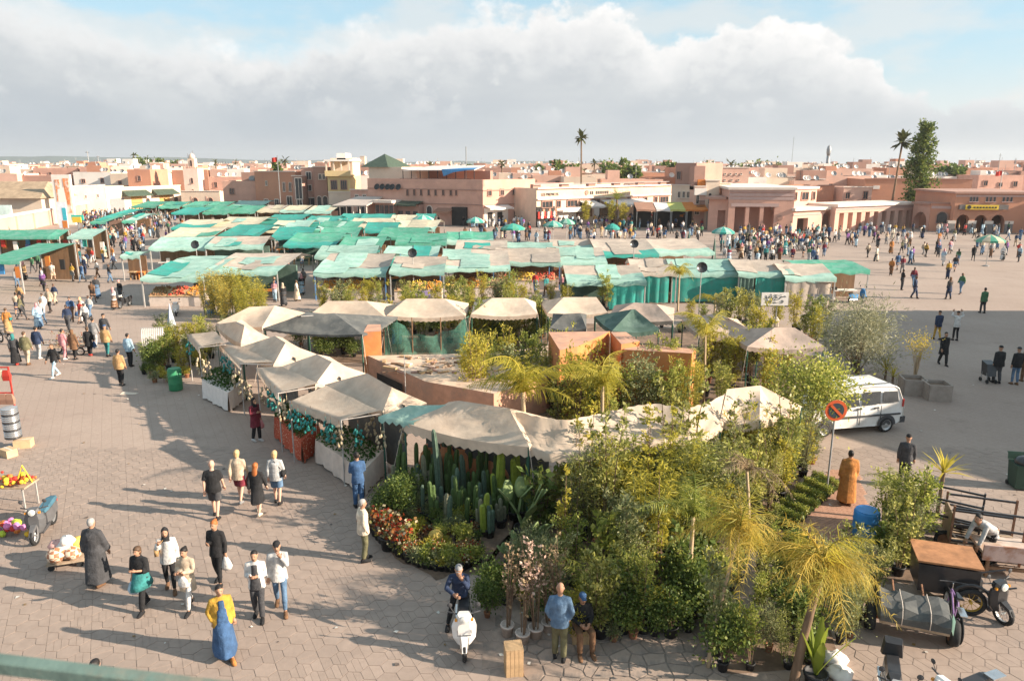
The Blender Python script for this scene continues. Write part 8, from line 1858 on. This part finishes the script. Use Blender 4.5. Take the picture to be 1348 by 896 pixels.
# rz: 0 faces the camera, 180 walks away, -90 faces left, 90 faces right
NEAR = [
 S(131, 770, 172, 'person in a long grey hooded robe walking away', 'robe', 'charcoal', 'trousers', 'charcoal', 'short', 'grey', 'mid', 'brown', 1.80, stride=.3, hood=True, fat=1.1),
 S(191, 801, -12, 'person in black shawl and teal tunic carrying a blue bag', 'shawl', 'black', 'trousers', 'black', 'bob', 'brown', 'mid', 'black', 1.64, stride=.5, arms=('down', 'phone'), tunic='teal', bag=('w', 'light blue', 'l')),
 S(226, 776, 20, 'person in black headscarf and white top with a tan shoulder bag', 'jacket', 'white', 'slim', 'black', 'hijab', 'black', 'mid', 'brown', 1.68, stride=.4, arms=('shoulder', 'down'), bag=('s', 'tan', 'l'), front='light grey'),
 S(251, 801, -8, 'person in beige striped top and white trousers holding a white bag', 'coat', 'beige', 'slim', 'white', 'bun', 'black', 'mid', 'black', 1.62, stride=.55, arms='fold', bag=('f', 'white', 'r')),
 S(290, 768, -8, 'person in black jacket swinging a white plastic bag', 'jacket', 'black', 'slim', 'black', 'bun', 'red', 'mid', 'black', 1.74, stride=.35, arms=('phone', 'down'), bag=('w', 'white', 'r')),
 S(342, 813, 8, 'person in white and teal jacket looking down at a phone', 'jacket', 'white', 'trousers', 'charcoal', 'short', 'black', 'mid', 'black', 1.72, stride=.3, arms='phone', front='charcoal'),
 S(371, 802, 15, 'person in grey hoodie, ripped jeans and black cap', 'jacket', 'light grey', 'slim', 'denim', 'cap', 'black', 'mid', 'brown', 1.80, stride=.55, arms=('down', 'face'), front='white'),
 S(297, 862, 30, 'person in mustard jacket over a blue robe, in slippers', 'jacket', 'mustard', 'long', 'blue', 'short', 'black', 'mid', 'orange', 1.72, stride=.7, arms=('pocket', 'down'), fat=1.12, front='blue'),
 S(285, 682, 185, 'bald person in black T-shirt and black shorts walking away', 'tshirt', 'black', 'shorts', 'charcoal', 'bald', 'grey', 'light', 'black', 1.84, stride=.45, fat=1.18),
 S(317, 661, 178, 'blond person in grey jacket and maroon shorts with a red bag', 'jacket', 'beige', 'shorts', 'maroon', 'bob', 'blond', 'light', 'grey', 1.74, stride=.5, bag=('w', 'red', 'l')),
 S(341, 677, 176, 'red-haired person in a black knee-length dress walking away', 'jacket', 'black', 'skirt', 'black', 'long', 'red', 'light', 'cream', 1.66, stride=.45),
 S(366, 663, 182, 'person with short blond hair in grey jumper and denim shorts', 'jacket', 'light grey', 'shorts', 'denim', 'bob', 'blond', 'light', 'black', 1.74, stride=.3, bag=('h', 'black', 'l')),
 S(480, 738, 118, 'grey-haired person in cream jacket looking at the cacti', 'jacket', 'cream', 'trousers', 'olive', 'short', 'grey', 'mid', 'black', 1.74, stride=.12, arms='pocket', fat=1.1),
 S(473, 668, -160, 'person in blue suit leaning on the cream table', 'jacket', 'blue', 'trousers', 'blue', 'short', 'black', 'mid', 'black', 1.78, stride=.1, arms='fold'),
 S(338, 580, 60, 'person in long maroon coat at the red table', 'coat', 'maroon', 'trousers', 'black', 'hijab', 'black', 'mid', 'white', 1.70, stride=.2, arms=('phone', 'down'), bag=('w', 'pink', 'r')),
 S(736, 868, 172, 'person in blue-grey vest and camouflage trousers facing the plants', 'jacket', 'denim', 'trousers', 'olive', 'bald', 'grey', 'mid', 'black', 1.78, stride=.15, arms='pocket'),
 S(766, 852, 10, 'seated person in blue cap, red shirt and dark jacket', 'jacket', 'black', 'trousers', 'brown', 'cap', 'blue', 'mid', 'brown', 1.72, sit=True, arms='lap', lean=.12),
 S(606, 826, 2, 'person in navy hoodie and grey cap leaning on the scooter', 'jacket', 'navy', 'slim', 'black', 'cap', 'grey', 'mid', 'black', 1.76, lean=.42, arms=('lean', 'face'), wide=.27, seat=.0),
 S(1113, 664, 170, 'person in long orange-brown robe on the brick path', 'robe', 'orange', 'trousers', 'brown', 'short', 'black', 'mid', 'brown', 1.76, stride=.2, fat=1.08),
 S(1188, 640, 150, 'person in dark patterned jacket behind the saplings', 'jacket', 'charcoal', 'trousers', 'black', 'cap', 'black', 'mid', 'black', 1.78, stride=.2),
 S(1299, 742, -75, 'person in grey jumper bending over the frame cart', 'jacket', 'light grey', 'trousers', 'black', 'short', 'black', 'mid', 'black', 1.76, lean=1.0, arms='reach', stride=.2),
 S(160, 507, 178, 'person in tan jacket and black trousers walking away', 'jacket', 'tan', 'trousers', 'black', 'short', 'black', 'mid', 'black', 1.76, stride=.2, fat=1.1),
 S(172, 482, 170, 'person in pale blue shirt beside the corner plants', 'jacket', 'light blue', 'trousers', 'black', 'short', 'black', 'mid', 'black', 1.74, stride=.15),
 S(74, 496, -20, 'person in black jacket and pale jeans striding along', 'jacket', 'black', 'slim', 'light blue', 'short', 'brown', 'mid', 'white', 1.72, stride=.6),
 S(22, 480, 185, 'person in grey jacket and long black skirt walking away', 'coat', 'charcoal', 'long', 'black', 'hijab', 'teal', 'mid', 'red', 1.66, stride=.3), S(37, 480, 178, 'person in olive top and beige trousers walking away', 'jacket', 'olive', 'trousers', 'beige', 'short', 'brown', 'light', 'brown', 1.78, stride=.3, fat=1.12),
 S(52, 472, 175, 'person in navy jacket and grey trousers with hands low', 'jacket', 'navy', 'trousers', 'light grey', 'short', 'black', 'mid', 'white', 1.78, stride=.25), S(86, 473, 160, 'person in pink top and pink trousers by the flower cart', 'jacket', 'pink', 'trousers', 'pink', 'short', 'black', 'mid', 'white', 1.68, stride=.3),
 S(99, 473, 170, 'person in brown coat and black trousers by the flower cart', 'coat', 'brown', 'slim', 'black', 'hijab', 'brown', 'mid', 'black', 1.64, stride=.2), S(119, 468, 190, 'person in black coat carrying a bright blue bag', 'coat', 'black', 'trousers', 'black', 'bob', 'brown', 'mid', 'red', 1.62, stride=.3, bag=('w', 'blue', 'l')),
 S(126, 458, 178, 'person in grey jacket and grey trousers', 'jacket', 'grey', 'trousers', 'light grey', 'short', 'black', 'mid', 'grey', 1.76, stride=.3), S(142, 469, 175, 'person in orange-brown jacket and teal trousers', 'jacket', 'tan', 'slim', 'teal', 'cap', 'blue', 'mid', 'black', 1.76, stride=.25, fat=1.12), S(140, 452, 180, 'person in dark grey jacket and dark cap', 'jacket', 'charcoal', 'trousers', 'light grey', 'cap', 'black', 'mid', 'grey', 1.78, stride=.3),
 S(109, 424, -10, 'blond person in white top with a trailing blue scarf', 'shawl', 'white', 'slim', 'white', 'long', 'blond', 'light', 'black', 1.70, stride=.4, bag=('w', 'blue', 'l')), S(67, 411, -8, 'person in checked tan jacket and black trousers', 'jacket', 'beige', 'slim', 'black', 'short', 'brown', 'mid', 'black', 1.76, stride=.4), S(12, 440, 190, 'person in orange patterned dress at the left edge', 'coat', 'orange', 'long', 'tan', 'bun', 'brown', 'mid', 'brown', 1.66, stride=.3, bag=('h', 'teal', 'l')),
 S(1233, 447, 178, 'person in navy jacket and mustard trousers walking away', 'jacket', 'navy', 'slim', 'mustard', 'cap', 'black', 'mid', 'black', 1.78, stride=.4), S(1257, 448, 180, 'person in white jacket with hands raised to the face', 'jacket', 'white', 'slim', 'black', 'cap', 'black', 'mid', 'black', 1.76, stride=.12, arms='up'), S(1240, 480, -6, 'person in open black coat striding over the shaded square', 'coat', 'black', 'trousers', 'black', 'short', 'black', 'mid', 'black', 1.78, stride=.5, fat=1.1),
 S(1311, 504, 176, 'broad person in black jacket with a dark stroller', 'jacket', 'black', 'trousers', 'charcoal', 'cap', 'black', 'mid', 'black', 1.84, stride=.2, fat=1.25), S(1335, 506, 178, 'person in black jacket and blue jeans in a standing group', 'jacket', 'black', 'slim', 'denim', 'cap', 'charcoal', 'mid', 'brown', 1.82, stride=.1), S(1348, 502, 182, 'person in brown jacket at the right edge of the group', 'jacket', 'brown', 'trousers', 'brown', 'short', 'black', 'mid', 'brown', 1.80, stride=.1), S(1293, 412, 180, 'person in dark green jacket and charcoal trousers', 'jacket', 'green', 'trousers', 'charcoal', 'short', 'black', 'mid', 'black', 1.80, stride=.2, fat=1.2),
]
BELOW = [dict(S(0, 0, 178, 'person in teal jacket just behind the handrail', 'jacket', 'teal', 'trousers', 'black', 'bun', 'black', 'mid', 'black', 1.72, stride=.2), at=G(124, 874, 1.62)), dict(S(0, 0, 178, 'dark-haired person half hidden below the handrail', 'jacket', 'brown', 'trousers', 'black', 'short', 'black', 'mid', 'black', 1.70, stride=.2), at=G(66, 905, 1.60))]
jobs = {}; figs = []
for i, sp_ in enumerate(NEAR + BELOW):
    J, P = figure(sp_); figs.append((sp_, J, P))
    for k, mb in P.items():
        if k.startswith('shoe'): continue
        jobs[(i, k)] = (mb, .017 if k in ('body', 'hair') else .021)
# --- crowd prototypes: one mesh each, regions by material slot (0 skin, 1 top, 2 bottom, 3 hair or scarf, 4 shoes)
CPRO = [dict(stride=.45, arms='swing', top='jacket', bottom='trousers', hair='short'), dict(stride=.6, arms='swing', top='jacket', bottom='slim', hair='short', step=-1), dict(stride=.08, arms='down', top='jacket', bottom='trousers', hair='cap'), dict(stride=.3, arms=('phone', 'down'), top='coat', bottom='trousers', hair='hijab'),
        dict(stride=.3, arms='swing', top='robe', bottom='trousers', hair='short'), dict(stride=.35, arms='swing', top='robe', bottom='trousers', hair='hijab'), dict(stride=.4, arms=('down', 'phone'), top='jacket', bottom='long', hair='hijab'), dict(stride=.5, arms='swing', top='tshirt', bottom='shorts', hair='short', step=-1),
        dict(stride=.4, arms='swing', top='jacket', bottom='slim', hair='long'), dict(stride=.06, arms='fold', top='jacket', bottom='trousers', hair='short'), dict(sit=True, arms='lap', top='jacket', bottom='trousers', hair='cap'), dict(stride=.05, arms='pocket', top='coat', bottom='trousers', hair='bob')]
cp = []
for i, sp_ in enumerate(CPRO):
    J, P = figure(sp_); allm = MB(); src = []
    for k, mb in P.items():
        b = len(allm.v); allm.add(mb.v, mb.f); mi = {'body': 0, 'top': 1, 'bottom': 2, 'hair': 3}.get(k, 4); src += [(v, mi) for v in mb.v]
    cp.append(src); jobs[('c', i)] = (allm, .038)
meshes = remesh_all(jobs)
from mathutils.kdtree import KDTree
def join_extra(me, mb, extra):
    """add fingers, eyes and mouth to a body mesh"""
    n = len(me.vertices); co = np.empty(n * 3, np.float32); me.vertices.foreach_get('co', co); V = [tuple(p) for p in co.reshape(-1, 3)]; F = [tuple(p.vertices) for p in me.polygons]; m = [0] * len(F)
    V += list(mb.v); F += [tuple(i + n for i in f) for f in mb.f]; m += mb.m
    out = bpy.data.meshes.new('body'); out.from_pydata(V, [], F); out.polygons.foreach_set('material_index', m); out.polygons.foreach_set('use_smooth', [True] * len(F)); out.update(); return out
def bag(t, J, spec, h):
    kind, c, s = spec; w = J['w' + s]
    if kind == 'w': p = w + V3(0, 0, -.06); mb = MB(); ell(mb, [(p.x, p.y, p.z, .03, .03), (p.x, p.y, p.z - .12, .10, .07), (p.x, p.y, p.z - .26, .15, .10), (p.x, p.y, p.z - .34, .12, .08)]); nm = 'carrier_bag'
    elif kind == 'f': p = J['hip'] + V3(.02, -.20, .12); mb = MB(); ell(mb, [(p.x, p.y, p.z, .04, .03), (p.x, p.y, p.z - .10, .12, .06), (p.x, p.y, p.z - .24, .14, .07), (p.x, p.y, p.z - .28, .10, .05)]); nm = 'carrier_bag'
    else: p = J['hip'] + V3((-1 if s == 'l' else 1) * .22, -.03, .22 if kind == 's' else .08); mb = MB(); mb.box(p, (.09, .26, .18)); mb.tube([p + V3(0, -.1, .09), J['sp'](-.06 if s == 'l' else .06, .50, -.10), J['sp'](0, .5, .10), p + V3(0, .1, .09)], .010, 5); nm = 'shoulder_bag'
    return mb, nm
for i, (sp_, J, P) in enumerate(figs):
    k = sp_['h'] / 1.72; at = sp_.get('at') or G(sp_['px'], sp_['py']); z = .013 if at.y < 25 else 0
    t = thing('person', sp_['label'], 'person', (at.x, at.y, z), sp_['rz'], None, k)
    ex = MB()
    for s, sd_ in (('l', -1), ('r', 1)): hand_parts(ex, J['w' + s], J['w' + s] - J['e' + s], -sd_, 0)
    c = J['head']
    for s in (-1, 1): ex.ball(c + V3(s * .030, -.083, .012), .010, 6, 1)
    ex.tube([c + V3(-.022, -.088, -.062), c + V3(0, -.094, -.060), c + V3(.022, -.088, -.062)], .006, 5, 1)
    me = join_extra(meshes[(i, 'body')], ex, None); me.materials.append(SK[sp_['skin']]); me.materials.append(EYE); link('body', me, t)
    for kk, nm, m in (('top', {'robe': 'robe', 'tshirt': 'shirt', 'shawl': 'shawl', 'coat': 'coat'}.get(sp_['top'], 'jacket'), cloth(sp_['tc'])), ('front', 'shirt_front', cloth(sp_['front']) if sp_.get('front') else None), ('bottom', {'shorts': 'shorts', 'skirt': 'skirt', 'long': 'long_skirt'}.get(sp_['bottom'], 'trousers'), cloth(sp_['bc'])), ('hair', {'cap': 'cap', 'hijab': 'headscarf'}.get(sp_['hair'], 'hair'), HA.get(sp_['hc']) if sp_['hair'] not in ('cap', 'hijab') else cloth(sp_['hc']))):
        if (i, kk) in meshes: q = meshes[(i, kk)]; q.materials.clear(); q.materials.append(m); link(nm, q, t)
    for s in 'lr': P['shoe_' + s].build('shoe', cloth(sp_['shoes']), t, True)
    if sp_.get('tunic'): mb = MB(); skirt(J, mb, .12, .62, .175, .215); mb.build('tunic', cloth(sp_['tunic']), t, True)
    if sp_.get('bag'): mb, nm = bag(t, J, sp_['bag'], k); tag(mb.build(nm, cloth(sp_['bag'][1]), None, True), f"{sp_['bag'][1]} {nm.replace('_', ' ')} held by the {' '.join(sp_['label'].split()[:7])}", 'bag'); o = bpy.context.scene.objects[-1] if False else None
    if sp_.get('bag'):
        o = [q for q in COL.objects if q.name.startswith(nm)][-1]; o.location = t.location; o.rotation_euler = t.rotation_euler; o.scale = t.scale
# stool for the seated man, stroller by the group
crate('low slatted crate under the seated person', G(766, 846) + Vector((0, .12, 0)), 0, (.40, .36, .44))
t = thing('stroller', 'dark folded stroller beside the broad person in black', 'stroller', G(1300, 503)); MB().loft([[(-.2, -.25, .35), (.2, -.25, .35), (.2, .25, .35), (-.2, .25, .35)], [(-.22, -.1, .9), (.22, -.1, .9), (.22, .32, 1.0), (-.22, .32, 1.0)]]).build('seat', BLKP, t)
for x in (-.2, .2):
    for y in (-.25, .25): MB().lathe([(.1, -.02), (.1, .02)], 10, (x, y, .1), ax=AXX).build('wheel', TYRE, t); MB().bar((x, y, .1), (x, y * .6, .5), .025).build('strut', METAL, t)
# flower cart among the left group
t = thing('flower_cart', 'barrow of red potted flowers amid the left group of shoppers', 'cart', G(92, 466), rad(10)); MB().b2(-.9, -.4, .45, .9, .4, .52).build('bed', WBOARD, t)
for x in (-.7, .7):
    for y in (-.4, .4): wheel(t, (x, y, .22), .22, .06, 8)
fm, _ = shrub_mesh(77, .5, 1.7, 700, .08, .03, LRED, .1, 20); q = link('flowers', fm, t, (0, 0, .45), 0, (1, .5, 1)); q['kind'] = 'stuff'
# --- crowd
for i in range(len(CPRO)):
    me = meshes[('c', i)]; kd = KDTree(len(cp[i]))
    for j, (v, mi) in enumerate(cp[i]): kd.insert(v, j)
    kd.balance(); idx = []
    for p in me.polygons:
        c = kd.find_n(p.center, 3); z = [cp[i][q[1]][1] for q in c]; idx.append(max(z, key=lambda a: (a > 0, a if a != 0 else 0)) if any(z) else 0)
    me.materials.clear()
    for m in (SK['mid'], cloth('navy'), cloth('black'), HA['black'], cloth('black')): me.materials.append(m)
    me.polygons.foreach_set('material_index', idx); me.name = 'person'
rc = random.Random(77)
TOPS = ['black'] * 5 + ['charcoal'] * 3 + ['navy'] * 4 + ['grey'] * 2 + ['white'] * 3 + ['beige'] * 2 + ['brown', 'tan', 'red', 'teal', 'blue', 'light blue', 'pink', 'orange', 'mustard', 'olive', 'maroon', 'cream', 'light grey', 'green', 'purple', 'blue', 'red', 'white']
BOTS = ['black'] * 4 + ['charcoal'] * 2 + ['denim'] * 4 + ['navy'] * 2 + ['beige', 'light grey', 'brown', 'light blue', 'white', 'grey']
ZONES = [([(20, 345), (150, 345), (165, 420), (100, 445), (20, 425)], 46, 'on the left walkway', .9), ([(100, 312), (200, 312), (196, 338), (60, 345)], 60, 'in the crowd by the left shops', .8), ([(372, 335), (410, 335), (400, 405), (345, 405)], 14, 'in the lane between stalls', .8), ([(600, 376), (830, 376), (830, 392), (600, 392)], 12, 'before the juice counters', .9),
         ([(1150, 350), (1300, 345), (1340, 395), (1190, 405)], 12, 'on the open right side', 1.6), ([(1110, 318), (1340, 316), (1345, 345), (1130, 350)], 40, 'on the right of the square', 1.2), ([(948, 326), (1080, 326), (1090, 348), (950, 346)], 52, 'in the dense ring of onlookers', .5), ([(940, 306), (1130, 308), (1130, 326), (945, 326)], 50, 'before the pink hall', .9),
         ([(600, 300), (935, 300), (935, 318), (640, 320)], 70, 'in the middle of the square', .9), ([(590, 286), (930, 290), (930, 302), (600, 300)], 260, 'x', .45), ([(110, 286), (225, 282), (210, 314), (110, 314)], 260, 'x', .45), ([(1130, 303), (1345, 308), (1345, 320), (1130, 316)], 40, 'x', .8), ([(1000, 318), (1090, 320), (1100, 334), (945, 326)], 60, 'x', .6), ([(215, 268), (580, 285), (585, 328), (215, 330)], 170, 'x', .8), ([(600, 312), (930, 312), (930, 320), (600, 322)], 40, 'x', .7)]
spots = []
for poly, n, where, md in ZONES:
    P = [G(*q) for q in poly]; Q = [(p.x, p.y) for p in P]; x0, x1, y0, y1 = min(q[0] for q in Q), max(q[0] for q in Q), min(q[1] for q in Q), max(q[1] for q in Q); got = []; tr = 0
    while len(got) < n and tr < 20000:
        tr += 1; x, y = rc.uniform(x0, x1), rc.uniform(y0, y1)
        if inside(Q, x, y) and all((x - a) ** 2 + (y - b) ** 2 > md ** 2 for a, b in got): got.append((x, y)); spots.append((y, x, where))
spots.sort(); LIM = 300 - len(figs); crowdV, crowdF, crowdM = [], [], []; nb = 0; cidx = {}
CCOL = list(dict.fromkeys(TOPS + BOTS)); CM = [SK['mid'], HA['black']] + [cloth(c) for c in CCOL]
low = {}
done = 0
for y, x, where in spots:
    i = rc.choice([0, 0, 1, 1, 2, 2, 3, 3, 4, 5, 6, 7, 8, 9, 11] + ([10] if 'ring' in where else [])); tcol, bcol = rc.choice(TOPS), rc.choice(BOTS)
    if CPRO[i]['top'] == 'robe': tcol = rc.choice(['beige', 'white', 'brown', 'teal', 'charcoal', 'light blue', 'cream', 'maroon', 'orange'])
    hcol = rc.choice(['black', 'white', 'beige', 'pink', 'brown', 'teal']); sc = rc.uniform(.92, 1.05); rz = rc.choice([0, math.pi, rc.uniform(0, 6.3)]) + rc.uniform(-.4, .4)
    if 'ring' in where: rz = math.pi + rc.uniform(-.5, .5)
    if where != 'x' and done < LIM:
        done += 1
        o = link('person', meshes[('c', i)], None, (x, y, 0), rz, sc); gar = {'robe': 'long robe', 'coat': 'coat', 'tshirt': 'T-shirt'}.get(CPRO[i]['top'], 'jacket')
        lab = f'person in {tcol} {gar}' + ('' if gar == 'long robe' else f' and {bcol} ' + {'shorts': 'shorts', 'long': 'long skirt'}.get(CPRO[i]['bottom'], 'trousers')) + (f', {hcol} scarf,' if CPRO[i]['hair'] == 'hijab' and len(where.split()) < 5 else '') + f' {where}'
        tag(o, lab, 'person', lab[10:]); setm(o, 1, cloth(tcol)); setm(o, 2, cloth(bcol)); setm(o, 3, cloth(hcol) if CPRO[i]['hair'] in ('hijab', 'cap') else HA[rc.choice(['black', 'black', 'brown'])]); setm(o, 0, SK[rc.choice(['mid', 'mid', 'light', 'dark'])])
    else:
        me = meshes[('c', i)]
        if i not in low:
            v = np.empty(len(me.vertices) * 3, np.float32); me.vertices.foreach_get('co', v); low[i] = (v.reshape(-1, 3), [tuple(p.vertices) for p in me.polygons], [p.material_index for p in me.polygons])
        v, f, m = low[i]; c, s = math.cos(rz), math.sin(rz); w = np.stack([(v[:, 0] * c - v[:, 1] * s) * sc + x, (v[:, 0] * s + v[:, 1] * c) * sc + y, v[:, 2] * sc], 1)
        a = np.array(f, dtype=object); crowdV.append(w); crowdF += [tuple(q + nb for q in p) for p in f]; nb += len(v); mp = [0, 2 + CCOL.index(tcol) if tcol in CCOL else 2, 2 + CCOL.index(bcol), 1, 2]; crowdM += [mp[q] for q in m]
me = bpy.data.meshes.new('crowd'); me.from_pydata(np.concatenate(crowdV).tolist(), [], crowdF)
for m in CM: me.materials.append(m)
me.polygons.foreach_set('material_index', crowdM); me.update()
o = link('crowd', me); tag(o, 'distant crowd of people filling the far square', 'crowd', kind='stuff')

# ---------------------------------------------------------------- the air
hz = MB().b2(-5000, -60, -1.0, 5000, 4800, 80)
ho = hz.build('haze', []); tag(ho, 'thin pale haze in the air over the town', 'haze', kind='stuff')
hm = bpy.data.materials.new('haze'); hm.use_nodes = True; hm.node_tree.nodes.clear(); hv = hm.node_tree.nodes.new('ShaderNodeVolumePrincipled'); hv.inputs['Color'].default_value = (.80, .86, .92, 1); hv.inputs['Density'].default_value = .00016; hv.inputs['Anisotropy'].default_value = .2
hmo = hm.node_tree.nodes.new('ShaderNodeOutputMaterial'); hm.node_tree.links.new(hv.outputs[0], hmo.inputs['Volume']); ho.data.materials.append(hm)
